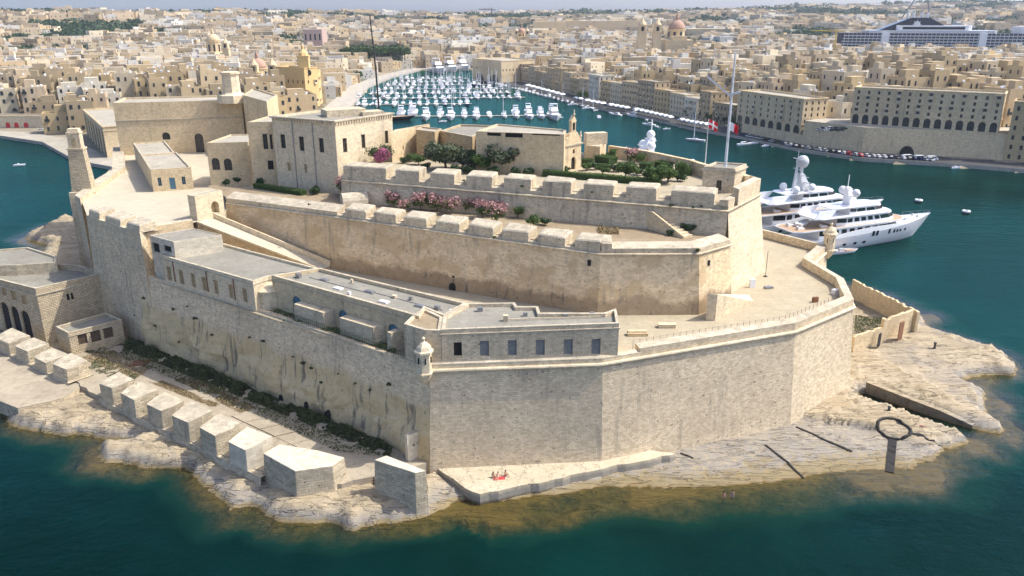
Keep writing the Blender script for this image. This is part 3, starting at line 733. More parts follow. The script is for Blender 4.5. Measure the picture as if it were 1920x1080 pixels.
# salient end of the barracks with rubble roof
building('salient_gatehouse', 'stone end block with rubble strewn roof behind the sentry turret', 'building', [Q(757, 607, ZB - .1), Q(797, 619, ZB - .1), fL + Vector((-.05, -.02)), Q(831, 593, ZB) + Vector((-.05, .1)), Q(797, 578, ZB - .1), Q(777, 588, ZB - .1)], ZC - .02, ZB - .1, 'ashlar_weathered', 'earth', (), .3, .5)
lw = [Q(509, 516, ZB), Q(786, 593, ZB), Q(797, 578, ZB) + Vector((0, .1)), Q(831, 593, ZB) + Vector((.1, .3)), Q(876, 568, ZB) + Vector((-.1, .1)), Q(720, 531, ZB), Q(600, 502, ZB)]
longb = building('barracks', 'long barracks wing under a grey flat roof with blue arched doors', 'building', lw, ZC - .02, ZB, 'plaster_stone', 'roof_grey',
    [(549, 556, 566, 588, 'bluedoor', True), (635, 582, 653, 610, 'bluedoor', True), (728, 608, 748, 637, 'bluedoor', True)], .55, .45, [(ZB - .9, .15, .1)])
# buttress shelters between the doors
for i, (x0, x1, y) in enumerate(((567, 628, 566), (652, 722, 589), (741, 757, 618))):
    a = along(lw[0], lw[1], x0, y); b = along(lw[0], lw[1], x1, y); e = (b - a).normalized(); n = Vector((e.y, -e.x)); mb = MB()
    mb.prism([a + n * .02, b + n * .02, b + n * 2.0 - e * .8, a + n * 2.0 + e * .1], ZC - .02, ZC + 3.0, inset=.08)
    mb.build('buttress', 'ashlar_weathered', longb, loc=(a.x, a.y, ZC))
# hatches on the roof
for i, (x, y, m) in enumerate(((608, 525, 'metal_grey'), (634, 541, 'white_paint'), (693, 547, 'metal_grey'), (720, 566, 'white_paint'), (694, 549, 'metal_grey'), (787, 574, 'metal_grey'))):
    if i == 4: continue
    p = P(x, y, ZB - .5); mb = MB(); mb.box((p.x, p.y, ZB - .56), (1.7, .9, .22), -.6); mb.box((p.x, p.y, ZB - .34), (1.4, .6, .06), -.6); mb.build('roof_hatch', m, longb, loc=(p.x, p.y, ZB - .56))
p = P(948, 601, ZB - .5); mb = MB(); mb.box((p.x, p.y, ZB - .56), (.7, .6, .9)); mb.bar((p.x + .5, p.y, ZB - .3), (p.x + 14, p.y + 1.2, ZB - .3), .12); mb.build('roof_pipe', 'ashlar', frontb, loc=(p.x, p.y, ZB - .5))
for i, (x, y, w_, h_, m) in enumerate(((560, 520, .9, .7, 'metal_grey'), (655, 552, .5, .5, 'white_paint'), (740, 558, .7, .4, 'ashlar'), (820, 580, .8, .6, 'metal_grey'), (846, 585, .5, .4, 'white_paint'), (660, 530, .4, .6, 'ashlar'), (770, 562, .5, .5, 'metal_grey'))):
    p = P(x, y, ZB - .5); mb = MB(); mb.box((p.x, p.y, ZB - .56), (w_, w_ * .7, h_), -.6); mb.box((p.x, p.y, ZB - .56 + h_), (w_ * 1.15, w_ * .8, .06), -.6); mb.build('roof_vent', m, longb, loc=(p.x, p.y, ZB - .56))
for x0, y0, x1, y1 in ((520, 512, 600, 506), (580, 520, 700, 552), (700, 548, 830, 582)):
    a_, b_ = P(x0, y0, ZB - .5), P(x1, y1, ZB - .5); mb = MB(); mb.bar(a_, b_, .09); mb.build('roof_pipe', 'metal_grey', longb, loc=a_)
for i, (x, y, w_, h_) in enumerate(((900, 583, .8, .6), (985, 592, .6, .5), (1060, 594, .7, .45), (1110, 592, .5, .6))):
    p = P(x, y, ZB - .5); mb = MB(); mb.box((p.x, p.y, ZB - .56), (w_, w_ * .7, h_), .1); mb.box((p.x, p.y, ZB - .56 + h_), (w_ * 1.15, w_ * .8, .06), .1); mb.build('roof_vent', 'metal_grey', frontb, loc=(p.x, p.y, ZB - .56))
# west wing, seven shuttered windows over the curtain wall
ZW = 22.5
ww = [Q(301, 478, ZW), Q(474, 527, ZW), Q(502, 518, ZW), Q(600, 503, ZW) + Vector((-.2, 0)), Q(470, 470, ZW), Q(405, 452, ZW), Q(330, 462, ZW)]
def wx(i): return [(313, 500), (336, 507), (358, 513), (379, 520), (401, 526), (429, 534), (455, 541)][i]
west = building('barracks', 'barracks west wing with a row of tall closed windows over the curtain wall', 'building', ww, ZC - .02, ZW, 'plaster_pale', 'roof_grey',
    [(wx(i)[0], wx(i)[1], wx(i)[0] + 8, wx(i)[1] + 25, 'stone') for i in range(7)], .45, .4, [(ZW - .7, .12, .08)])
for x, y0, y1 in ((327, 495, 525), (390, 513, 558), (440, 528, 562)):
    a = along(ww[0], ww[1], x, (y0 + y1) / 2); n = Vector(((ww[1] - ww[0]).y, -(ww[1] - ww[0]).x)).normalized() * .1; mb = MB()
    mb.bar((*(a + n), ZW - .6), (*(a + n), ZC + 1), .14); mb.build('drainpipe', 'rust', west, loc=(a.x, a.y, ZC + 1))
p = P(394, 462, ZW); mb = MB(); mb.lathe([(.75, 0), (.78, .1), (.78, 1.2), (.7, 1.3), (.2, 1.38), (.2, 1.45)], (p.x, p.y, ZW - .4), 14); wt = mb.build('water_tank', 'white_paint', None, loc=(p.x, p.y, ZW - .4)); tag(wt, 'small white water tank on the grey barracks roof', 'tank')
wbp = [Q(325, 453, 25.4), Q(416, 440, 25.4), Q(362, 427.5, 25.4), Q(280, 441, 25.4)]
building('white_block', 'small whitewashed flat roofed block on top of the barracks', 'building', wbp, ZC, 25.4, 'white_stone', 'roof_grey', [(286, 456, 299, 473, 'void'), (307, 461, 321, 472, 'void')], .12, .2)
# round stair turret at the wing's end
p = P(499, 580, ZC); mb = MB(); mb.lathe([(2.3, 0), (2.2, 3.0), (2.45, 3.1), (2.45, 3.35), (0.3, 4.4)], (p.x + .3, p.y + 1.6, ZC), 10); tr_ = mb.build('stair_turret', 'plaster_pale', None, loc=(p.x, p.y, ZC)); tag(tr_, 'squat round stair turret at the corner of the barracks wing', 'turret')

# ------------------------------------------------------------------ plaza bastion on the left
ZP = 25.5
pA, pB = Q(262, 435, ZP + .6), Q(161, 402, ZP + .6)
pl = thing('plaza_bastion', 'tall pale shaded bastion with three low merlons carrying the sunlit plaza', 'bastion', (pA.x, pA.y, 0))
pLft = [Q(126, 380, ZP), pB, pA]
pCk = [Q(178, 350, ZP), Q(212, 300, ZP), Q(231, 278, ZP)]
scarp([pB, pA, wA + Vector((2.2, 2.5)), Q(362, 418, ZP) + Vector((0, 0))], 0.0, ZP + .4, .9, 'ashlar_weathered', pl)
for (xa, ya), (xb, yb) in (((163, 393), (183, 399)), ((194, 402), (222, 411)), ((233, 414), (258, 422))):
    merlon(along(pB, pA, xa, ya), along(pB, pA, xb, yb), ZP + .3, ZP + 2.0, 3.4, 'ashlar_weathered', pl, splay=.2, drop=.5)
plz = [Q(362, 418, ZP), pA + Vector((-.3, .6)), pB + Vector((0, .4)), Q(150, 368, ZP), Q(180, 345, ZP), Q(222, 300, ZP), Q(222, 270, ZP), Q(470, 262, ZP), Q(480, 352, ZP), Q(420, 395, ZP)]
sheet('plaza_floor', plz, ZP, 'plaza_paving', 'bright sunlit sandy plaza around the small house', 'plaza')
# low wall with railing facing the barracks roof
a, b = Q(258, 434, ZP + .4), Q(362, 417, ZP + .4)
parapet([a, b], ZP - 6, ZP + 1.1, .6, 'plaster_stone', pl, name='parapet', inset=0)
# left hand parapet of the plaza
ls = [Q(231, 276, ZP + 1.2), Q(235, 312, ZP + 1.2), Q(180, 350, ZP + 1.2), Q(150, 372, ZP + 1.2)]
ls2 = [Q(212, 276, ZP + 1.2), Q(210, 318, ZP + 1.2), Q(176, 338, ZP + 1.2), Q(140, 366, ZP + 1.2)]
mb = MB(); 
for i in range(3): mb.prism([ls[i], ls[i + 1], ls2[i + 1], ls2[i]], 2.0, ZP + 1.2, mtop=1)
mb.build('rampart', ['ashlar_weathered', 'cap_stone'], pl, loc=(ls[1].x, ls[1].y, 2))
# bell pillar
bp = Q(176, 362, ZP); bc = bp + Vector((-2.3, .4))
tw = thing('bell_pillar', 'tall tapering rough stone pillar with a niche at its head', 'tower', (bc.x, bc.y, ZP))
mb = MB(); mb.box((bc.x, bc.y, 0), (6.0, 4.6, ZP + .5), .25, taper=.06); mb.build('pier', 'ashlar_weathered', tw, loc=(bc.x, bc.y, 0))
mb = MB(); mb.box((bc.x, bc.y, ZP + .5), (4.4, 3.2, 9.6), .15, taper=.27); mb.build('shaft', 'rough_stone', tw, loc=(bc.x, bc.y, ZP + .5))
mb = MB(); mb.box((bc.x, bc.y, ZP + 10.1), (3.5, 2.7, .4), .15); mb.box((bc.x, bc.y, ZP + 10.5), (2.7, 2.1, 3.2), .15, taper=.03); mb.box((bc.x, bc.y, ZP + 13.7), (2.9, 2.3, .35), .15); mb.box((bc.x, bc.y, ZP + 14.05), (2.5, 1.9, .8), .15, taper=.12); mb.build('head', 'ashlar', tw, loc=(bc.x, bc.y, ZP + 10))
mb = MB(); mb.box((bc.x + .16, bc.y - 1.03, ZP + 10.9), (1.0, .1, 1.8), .15); mb.lathe([(.5, 0), (.5, .02)], (bc.x + .16, bc.y - 1.03, ZP + 12.6), 8, sy=.1); mb.build('niche', 'tan_plaster', tw, loc=(bc.x, bc.y, ZP + 11))
# gate arch
ga, gb = Q(371, 414, ZP), Q(422, 401, ZP); gz = zat(368, ga)
ge = (gb - ga).normalized(); gn = Vector((-ge.y, ge.x)) * 2.2
building('gate_arch', 'plain stone gateway arch between the plaza and the ramp', 'gate', [ga, gb, gb + gn, ga + gn], ZP - 6, gz, 'plaster_pale', 'roof_pale', [(396, 377, 411, 400.5, 'stone', True)], .1, .3, dep=1.2)
# small house on the plaza
zh = zat(318, Q(284, 360, ZP)) 
hA, hB, hC, hD = Q(282, 318, zh), Q(358, 313, zh), Q(331, 285, zh), Q(264, 290, zh)
building('small_house', 'small cream house with blue door and windows standing on the plaza', 'house', [hA, hB, hC, hD], ZP - .1, zh, 'plaster_stone', 'roof_pale',
    [(296, 333, 303, 349, 'blue'), (318, 333, 329, 355, 'bluedoor'), (341, 331, 348, 346, 'blue')], .35, .35)
building('house_annex', 'lower pale roofed annex behind the small plaza house', 'house', [hD + Vector((.1, .1)), hC + Vector((-.5, .1)), Q(308, 262, zh), Q(249, 266, zh)], ZP - .1, zh - .25, 'plaster_stone', 'roof_pale', (), .35, .35)
# big building behind the plaza
zb1 = zat(190, Q(300, 287, ZP))
BL, BR = Q(211, 193, zb1), Q(452, 187, zb1); bn = Vector((-(BR - BL).y, (BR - BL).x)).normalized() * 16
zcb = on_wall(BL, BR, 300, 225)[1]
big = building('great_magazine', 'great windowless looking stone block with two tall arched windows behind the plaza', 'building', [BL, BR, BR + bn, BL + bn], ZP - 3, zb1, 'plaster_stone', 'roof_pale',
    [(304, 248, 319, 262, 'glass', True), (366, 250, 382, 287, 'glass', True)], .5, .8, [(zcb, .25, .22)])
tp = Q(430, 190, zb1) + Vector((0, 3)); mb = MB(); mb.lathe([(4.4, 0), (4.2, 2.2), (3.0, 2.5), (2.55, 3.0), (2.35, 8.0), (2.8, 8.2), (2.8, 8.7), (2.1, 8.9)], (tp.x, tp.y, zb1 - .6), 8, rz=.39)
o = mb.build('lookout_turret', 'plaster_pale', None, loc=(tp.x, tp.y, zb1)); tag(o, 'eight sided stone turret on the roof of the great block', 'turret')
building('upper_store', 'tall blank stone block stepping up beside the palace', 'building', [Q(455, 178, zb1 + 2), Q(500, 190, zb1 + 2), Q(520, 178, zb1 + 2), Q(475, 165, zb1 + 2)], ZP, zb1 + 2, 'plaster_stone', 'roof_pale', (), .4, .5)
za = zat(267, Q(393, 350, ZP))
aL, aR = Q(386, 268, za), Q(464, 266, za)
building('annex', 'stone annex with two arched windows between plaza and palace', 'building', [aL, aR, aR + Vector((4, 14)), aL + Vector((1, 14))], ZP - .1, za, 'plaster_stone', 'roof_pale',
    [(397, 296, 412, 319, 'glass', True), (420, 297, 435, 320, 'glass', True)], .3, .4)
# ramp down from the gate
def zramp(f): return lerp(ZP, ZC + .5, f)
r0a, r0b, r1a, r1b = Q(370, 418, ZP), Q(392, 405, ZP), Q(597, 501, ZC + 1.0), Q(619, 495, ZC + 1.0)
ramp = thing('ramp', 'long sloping paved ramp with low walls climbing to the gate arch', 'ramp', (r1a.x, r1a.y, ZC))
mb = MB(); A = []; B = []; N = 12
for i in range(N + 1):
    f = i / N; p = lerp(r0a, r1a, f); q = lerp(r0b, r1b, f); z = zramp(f); A.append((p.x, p.y, z)); B.append((q.x, q.y, z))
mb.quadstrip(A, B, m=1); mb.quadstrip([(x, y, ZC - .1) for x, y, z in A], A); mb.quadstrip([(x, y, ZC - .1) for x, y, z in B], B); mb.face([(A[-1][0], A[-1][1], ZC - .1), A[-1], B[-1], (B[-1][0], B[-1][1], ZC - .1)])
mb.build('body', ['tan_plaster', 'plaza_paving'], ramp, loc=(r1a.x, r1a.y, ZC))
for S_, h in ((A, .35), (B, 1.1)):
    mb = MB()
    for p, q in zip(S_[:-1], S_[1:]):
        mb.bar((p[0], p[1], p[2] + h / 2), (q[0], q[1], q[2] + h / 2), .3, h)
    mb.build('side_wall', 'plaster_pale', ramp, loc=(r1a.x, r1a.y, ZC))
s, z, tt, L = on_wall(Vector(A[0][:2]), Vector(A[-1][:2]), 473, 480); e = (Vector(A[-1][:2]) - Vector(A[0][:2])).normalized(); n = Vector((e.y, -e.x)); p = Vector(A[0][:2]) + e * s
mb = MB(); prof = [(1.15 * math.cos(math.pi * k / 10), 1.15 * math.sin(math.pi * k / 10)) for k in range(11)]
prof = [(1.15, -1.6)] + prof + [(-1.15, -1.6)]
mb.loft([[(p.x + e.x * u - n.x * .5, p.y + e.y * u - n.y * .5, z + v) for u, v in prof], [(p.x + e.x * u + n.x * .05, p.y + e.y * u + n.y * .05, z + v) for u, v in prof]]); mb.build('archway', 'dark_void', ramp, loc=(p.x, p.y, z))

# ------------------------------------------------------------------ middle enceinte with merlons
ZM, ZT = 27.3, 28.0
mW = [Q(424, 381, ZM), Q(632, 408, ZM), Q(1126, 477, ZM), Q(1311, 476, ZM), Q(1370, 459, ZM)]
mid = thing('middle_bastion', 'high shaded middle bastion wall with a row of worn merlons', 'bastion', (mW[2].x, mW[2].y, ZC))
scarp(mW, ZC - .1, ZM - .02, 1.3, 'old_wall', mid)
cordon(mW, ZM, .2, 'ashlar_weathered', mid)
lw0 = along(mW[0], mW[1], 631, 400)
parapet([mW[0], mW[1]], ZM + .02, ZT + 1.3, 2.6, 'ashlar_weathered', mid, drop=.9)
parapet(mW[1:3], ZM + .02, ZT + .15, 2.4, 'ashlar_weathered', mid, drop=.35, name='sill')
parapet([along(mW[1], mW[2], 1160, 470)] + [mW[2] * .0 + mW[2]] if False else [mW[2] + (mW[3] - mW[2]) * .12, mW[3], mW[4]], ZM + .02, ZT + .75, 2.6, 'ashlar_weathered', mid, drop=.5)
for (xa, ya), (xb, yb) in (((645, 393), (684, 398)), ((699, 399), (741, 405)), ((756, 406), (799, 412)), ((815, 413), (860, 420)), ((877, 421), (924, 427)), ((940, 430), (990, 438)), ((1007, 440), (1059, 446)), ((1078, 450), (1124, 458))):
    merlon(along(mW[1], mW[2], xa, ya), along(mW[1], mW[2], xb, yb), ZM + .1, ZT + 1.75, 3.2, 'ashlar_weathered', mid, splay=.25, drop=.55, bev=.12)
merlon(mW[2] + (mW[3] - mW[2]) * .01, mW[2] + (mW[3] - mW[2]) * .12, ZM + .1, ZT + 1.6, 3.2, 'ashlar_weathered', mid, splay=.1, drop=.5, bev=.1)
# openings in the great wall
def hole(p0, p1, x, y, w, h, parent, mat='dark_void', name='embrasure', out=.12, arch=False):
    s, z, t_, L = on_wall(p0, p1, x, y); e = (p1 - p0).normalized(); n = Vector((e.y, -e.x)); f = max(0, (ZM - z) / (ZM - ZC)) * 1.3; s, z, t_, L = on_wall(p0 + n * f, p1 + n * f, x, y)
    p = p0 + n * f + e * s; mb = MB()
    fw = .14
    prof = [(-w / 2, -h / 2), (w / 2, -h / 2), (w / 2, h / 2), (-w / 2, h / 2)]
    if arch: prof = [(-w / 2, -h / 2), (w / 2, -h / 2), (w / 2, h * .2), (w * .35, h * .42), (0, h / 2), (-w * .35, h * .42), (-w / 2, h * .2)]
    A = [(p.x + e.x * u - n.x * .6, p.y + e.y * u - n.y * .6, z + v) for u, v in prof]; B = [(p.x + e.x * u + n.x * out, p.y + e.y * u + n.y * out, z + v) for u, v in prof]
    mb.loft([A, B]); return mb.build(name, mat, parent, loc=(p.x, p.y, z))
hole(mW[1], mW[2], 848, 541, 1.3, 2.2, mid, arch=True); hole(mW[1], mW[2], 850, 519, .35, .35, mid); hole(mW[1], mW[2], 1105, 493, .6, 1.0, mid); hole(mW[3], mW[4], 1329, 493, .5, .9, mid)
# mid terrace
uw0, uw1 = Q(640, 338, 32.4), Q(1365, 396, 32.4)
sheet('middle_terrace', [mW[0] + Vector((.5, .8)), mW[1] + Vector((.5, .8)), mW[2] + Vector((.3, .8)), mW[3] + Vector((-.4, .7)), mW[4] + Vector((-.5, .5)), Q(1365, 396, 32.4) + Vector((0, 1)), uw0 + Vector((0, 6)), Vector((-70, 178))], ZT, 'earth', 'earthy terrace planted with oleanders between the two merloned walls', 'terrace')
# barrel vaulted hood at the terrace end
p = P(665, 383, ZT); mb = MB(); prof = [(2.0 * math.cos(math.pi * k / 10), 1.9 * math.sin(math.pi * k / 10)) for k in range(11)]
d = Vector((.93, .36)); nn_ = Vector((-d.y, d.x)); 
mb.loft([[(p.x + d.x * u + nn_.x * a, p.y + d.y * u + nn_.y * a, ZT + v + .6) for a, v in [(x_, z_) for x_, z_ in prof] + [(-2.0, -.6), (2.0, -.6)]] for u in (-2.6, 2.6)])
o = mb.build('vaulted_hood', 'cap_stone', None, loc=(p.x, p.y, ZT)); tag(o, 'weathered barrel vaulted stone hood beside the pink oleander', 'vault')
# stair down from the cavalier
st = thing('stair', 'stone stair with a stepped side wall on the middle terrace', 'stair', P(1215, 430, ZT)); a, b = Q(1212, 428, ZT), Q(1283, 447, ZT); e = (b - a).normalized(); n = Vector((-e.y, e.x)); L = (b - a).length
for i in range(9):
    mb = MB(); q0 = a + e * L * i / 9; q1 = a + e * L * (i + 1) / 9; mb.prism([q0, q1, q1 + n * 2.2, q0 + n * 2.2], ZT - .05, ZT + 2.8 * (1 - i / 9)); mb.build('step', 'ashlar', st, loc=(q0.x, q0.y, ZT))
mb = MB(); mb.face([(*a, ZT - .04), (*b, ZT - .04), (*b, ZT + .4), (*(a + e * 1.5), ZT + 3.4), (*a, ZT + 3.4)]); g = -n * .35; mb.face([(*(a + g), ZT - .04), (*(b + g), ZT - .04), (*(b + g), ZT + .4), (*(a + g + e * 1.5), ZT + 3.4), (*(a + g), ZT + 3.4)])
mb.quadstrip([(*a, ZT), (*a, ZT + 3.4), (*(a + e * 1.5), ZT + 3.4), (*b, ZT + .4), (*b, ZT)], [(*(a + g), ZT), (*(a + g), ZT + 3.4), (*(a + g + e * 1.5), ZT + 3.4), (*(b + g), ZT + .4), (*(b + g), ZT)]); mb.build('side_wall', 'plaster_stone', st, loc=(*a, ZT))
# wedge of ramp wall on the lower terrace
wg = [Q(1323, 600, ZC), Q(1341, 601, ZC), Q(1412, 567, ZC), Q(1404, 555, ZC)]; wz = zat(552, wg[1]); mb = MB()
mb.prism(wg, ZC - .04, [wz if i in (0, 1) else ZC + .25 for i in range(4)] if ccw([v.copy() for v in wg])[0] == wg[0] else [ZC + .25, ZC + .25, wz, wz]); o = mb.build('ramp_wedge', 'plaster_pale', None, loc=(*wg[1], ZC)); tag(o, 'wedge shaped plastered wall sloping down to the sandy terrace', 'wall')

# ------------------------------------------------------------------ upper cavalier
ZU, ZG = 32.4, 33.6
cav = thing('cavalier', 'uppermost bastion with chunky bright topped merlons around the garden', 'bastion', (uw1.x, uw1.y, ZT))
uR = Q(1425, 364, ZU); uB = uR + Vector((-6, 14))
mb = MB(); lo = [Q(1369, 550, ZC), Q(1435, 508, ZC)]
n = 14
for k in range(n):
    f0, f1 = k / n, (k + 1) / n
    a0, b0, a1, b1 = lerp(lo[0], uw1, f0), lerp(lo[1], uR, f0), lerp(lo[0], uw1, f1), lerp(lo[1], uR, f1); z0, z1 = lerp(ZC - .1, ZU, f0), lerp(ZC - .1, ZU, f1)
    mb.face([(*a0, z0), (*b0, z0), (*b1, z1), (*a1, z1)])
    mb.face([(*b0, z0), (b0.x - 12, b0.y + 30, z0), (b1.x - 12, b1.y + 30, z1), (*b1, z1)])
mb.build('flank', 'ashlar_pale', cav, loc=(*lo[0], ZC))
scarp([uw0, uw1], ZT - .1, ZU - .02, .5, 'ashlar_weathered', cav)
cordon([uw0, uw1, uR], ZU, .22, 'ashlar_weathered', cav)
parapet([uw0, uw1], ZU + .02, ZG + .2, 2.6, 'ashlar_weathered', cav, drop=.5, name='sill')
for (xa, ya), (xb, yb) in (((642, 320), (722, 325)), ((740, 324), (785, 328)), ((805, 328), (851, 332)), ((873, 332), (921, 336)), ((944, 338), (994, 343)), ((1017, 344), (1070, 349)), ((1094, 351), (1149, 356)), ((1174, 358), (1231, 363)), ((1257, 366), (1340, 374))):
    merlon(along(uw0, uw1, xa, ya), along(uw0, uw1, xb, yb), ZU + .1, ZG + 2.0, 3.4, 'ashlar_weathered', cav, splay=.1, drop=.35, bev=.2)
e = (uR - uw1).normalized()
parapet([uw1 + (uw0 - uw1).normalized() * 1.6, uw1, uw1 + e * 3.2], ZU + .02, ZG + .8, 1.0, 'ashlar', cav, drop=.1)
parapet([uw1 + e * 5.0, uR, uR + Vector((-3, 8))], ZU + .02, ZG + 2.1, 1.2, 'ashlar', cav, drop=.3)
gback = [Q(1398, 332, 36), Q(1311, 308, 36), Q(1292, 302, 36), Q(1212, 285, 36), Q(1140, 275, 36)]
gard = [uw0 + Vector((.4, 1.2)), uw1 + Vector((0, 1.2)), uR + Vector((-.5, .5)), gback[0], gback[1], gback[3], gback[4], Vector((-5, 215)), Vector((-38, 205))]
sheet('garden_floor', gard, ZG, 'terrace_paving', 'sandy garden ground behind the upper merlons', 'garden ground')
gw = thing('garden_wall', 'low brown stone wall closing the garden above the creek', 'wall', (*gback[1], ZG))
mb = MB()
for a, b in zip(gback[:-1], gback[1:]):
    d = (b - a).normalized(); nn_ = Vector((d.y, -d.x)) * 1.0; mb.prism([a, b, b + nn_, a + nn_], ZG - 1, 36.2)
mb.build('wall', 'old_wall', gw, loc=(*gback[1], ZG))
# guard house and flag poles
gz0 = ZG; gA = Q(1360, 357, ZG + .2); gz1 = zat(313, gA)
gL_, gC_, gR_ = Q(1319, 312, gz1), Q(1379, 316, gz1), Q(1400, 307, gz1)
guard = building('guard_house', 'small square guard house with cornice on the tip of the cavalier', 'building', para(gL_, gC_, gR_), ZG - .1, gz1, 'ashlar', 'roof_grey', [(1343, 338, 1353, 357, 'glass')], .35, .35, [(gz1 - .75, .3, .25)])
def pole(name, label, base, h, r, extra=None):
    root = thing(name, label, 'flagpole', base); mb = MB(); b = Vector(base); mb.tube([b, b + Vector((0, 0, h * .5)), b + Vector((0, 0, h))], [r, r * .8, r * .5], 8); mb.lathe([(.05, 0), (.14, .1), (.05, .25)], (b.x, b.y, b.z + h), 8); mb.build('mast', 'pole_white', root, loc=base)
    return root
p1_ = P(1356, 357, ZG + .1); ph = zat(100, p1_) - p1_.z
fp = pole('flagpole', 'tall white flag mast with crosstree and gaff beside the guard house', p1_, ph, .30)
zc = zat(176, p1_); mb = MB(); mb.bar((p1_.x - .5, p1_.y, zc - .2), (p1_.x + 1.3, p1_.y - .6, zc + .4), .34); mb.build('crosstree', 'pole_white', fp, loc=(p1_.x, p1_.y, zc))
ga_ = P(1362, 182, 0); zg_ = zat(182, p1_); g2 = P(1318, 142, 0); sc_ = p1_.y / g2.y; mb = MB(); mb.bar((p1_.x, p1_.y, zg_), (p1_.x - 4.7, p1_.y, zat(143, p1_)), .28); mb.build('gaff', 'pole_white', fp, loc=(p1_.x, p1_.y, zg_))
p2_ = P(1322, 309, ZG); p2_.z = ZG; ph2 = zat(226, p2_) - ZG
fp2 = pole('flagpole', 'slimmer short flag pole behind the guard house', p2_, ph2, .12)
def flag(name, label, p, w, h, mats, kind):
    nx_, nz_ = 12, 8; mb = MB(); X = lambda i, j: (p[0] + w * i / nx_, p[1] + .25 * math.sin(i * .9) * i / nx_ + .1, p[2] - h * j / nz_ - .5 * h * (i / nx_) ** 1.3)
    for i in range(nx_):
        for j in range(nz_):
            u, v = (i + .5) / nx_, (j + .5) / nz_
            m = {'cross': 1 if (abs(u - .5) < .12 or abs(v - .5) < .13) else 0, 'halves': 0 if u < .5 else 1, 'plain': 0}[kind]
            mb.face([X(i, j), X(i + 1, j), X(i + 1, j + 1), X(i, j + 1)], m)
    o = mb.build(name, mats, None, loc=p); md = o.modifiers.new('thick', 'SOLIDIFY'); md.thickness = .02; return tag(o, label, 'flag')
flag('flag', 'red flag with white cross flying from the short pole', (p2_.x + .1, p2_.y, zat(223, p2_)), 1.9, 1.9, ['flag_red', 'flag_white'], 'cross')
flag('flag', 'white and red flag flying from the tall mast', (p1_.x + .2, p1_.y, zat(229, p1_)), 1.5, 1.5, ['flag_white', 'flag_red'], 'halves')
# ------------------------------------------------------------------ palace, chapel and ranges in the garden
zp = 43.6
cC, cL, cR = Q(627, 226, zp), Q(509, 217, zp), Q(735, 211, zp)
palw = [(526, 252, 535, 278, 'glass'), (561, 256, 570, 283, 'glass'), (598, 259, 607, 286, 'glass'), (643, 259, 651, 286, 'glass'), (678, 252, 685, 278, 'glass'), (722, 245, 728, 269, 'glass'), (539, 305, 545, 320, 'stone'), (571, 308, 576, 324, 'stone')]
pal = building('palace', 'square stone palace with tall narrow windows and bracketed cornice', 'building', para(cL, cC, cR), ZT - 2, zp, 'plaster_pale', 'roof_grey', palw, .5, .5, [(zp - .35, .3, .4)])
bb = MB(); pq = ccw(para(cL, cC, cR))
for a, b in zip(pq, pq[1:] + pq[:1]):
    L = (b - a).length; e = (b - a) / L; nn_ = Vector((e.y, -e.x)); k = int(L / .75)
    for i in range(k): q = a + e * (i + .5) * L / k + nn_ * .15; bb.box((q.x, q.y, zp - .95), (.3, .3, .6), math.atan2(e.y, e.x))
o = bb.build('brackets', 'plaster_pale', pal, loc=(*cC, zp - 1)); o['kind'] = 'stuff'
mb = MB(); q = (cL + cR) / 2; mb.box((q.x + 2, q.y + 2, zp - .5), (9, 5, 1.5), .5); mb.box((q.x + 8, q.y + 3, zp - .5), (5, 4, .9), .5); mb.build('roof_room', 'ashlar_weathered', pal, loc=(q.x, q.y, zp))
mb = MB()
for x, y0, y1 in ((547, 225, 350), (585, 228, 352)):
    a = along(cL, cC, x, y0); n_ = Vector(((cC - cL).y, -(cC - cL).x)).normalized() * .1; mb.bar((*(a + n_), zp - 1), (*(a + n_), ZT), .14)
mb.build('drainpipe', 'metal_grey', pal, loc=(*cL, ZT))
zl = zp - 1.5; lC = cL + (cL - cC).normalized() * .05 + Vector((.6, 1.6)); 
building('palace_wing', 'narrow recessed palace wing with a pair of tall windows', 'building', para(Q(463, 229, zl), Q(516, 228, zl), Q(560, 214, zl)), ZT - 2.5, zl, 'plaster_stone', 'roof_pale', [(493, 251, 502, 280, 'glass'), (506, 252, 511, 280, 'glass'), (502, 301, 513, 318, 'void')], .3, .4)
zch = zat(269, Q(1060, 321, ZG))
kC, kL, kR = Q(1060, 270, zch), Q(886, 255, zch), Q(1090, 264, zch)
chap = building('chapel', 'small stone chapel with arched door and bell gable in the garden', 'chapel', para(kL, kC, kR), ZG - .1, zch, 'plaster_stone', 'roof_grey', [(931, 279, 935, 291, 'void', True), (963, 280, 968, 290, 'void', True), (1071, 294, 1079, 318, 'void', True), (1074, 280, 1078, 288, 'void'), (988, 307, 994, 319, 'stone')], .4, .4, [(zch - .6, .3, .25)])
fe = (kR - kC).normalized(); fn = Vector((fe.y, -fe.x)); fw = (kR - kC).length; fm = (kC + kR) / 2
def gable(u, v): q = fm + fe * u; return (q.x, q.y, zch + v)
prof = [(-fw / 2, 0), (fw / 2, 0), (fw / 2, 1.0), (fw * .36, 1.1), (fw * .26, 1.9), (.75, 2.3), (.75, 4.3), (.95, 4.5), (.0, 5.6), (-.95, 4.5), (-.75, 4.3), (-.75, 2.3), (-fw * .26, 1.9), (-fw * .36, 1.1), (-fw / 2, 1.0)]
mb = MB(); mb.loft([[gable(u, v) for u, v in prof], [tuple(Vector(gable(u, v)) - Vector((fn.x, fn.y, 0)) * .7) for u, v in prof]]); mb.build('bell_gable', 'plaster_stone', chap, loc=gable(0, 0))
mb = MB(); mb.lathe([(.12, 0), (.3, .3), (.1, .6), (.14, .7), (.05, 1.3)], gable(0, 5.5), 8)
for s_ in (-1, 1): mb.lathe([(.3, 0), (.12, .5), (.2, .8), (.03, 1.1)], gable(s_ * (fw / 2 - .3), 1.0), 8)
mb.build('finial', 'plaster_pale', chap, loc=gable(0, 5.5))
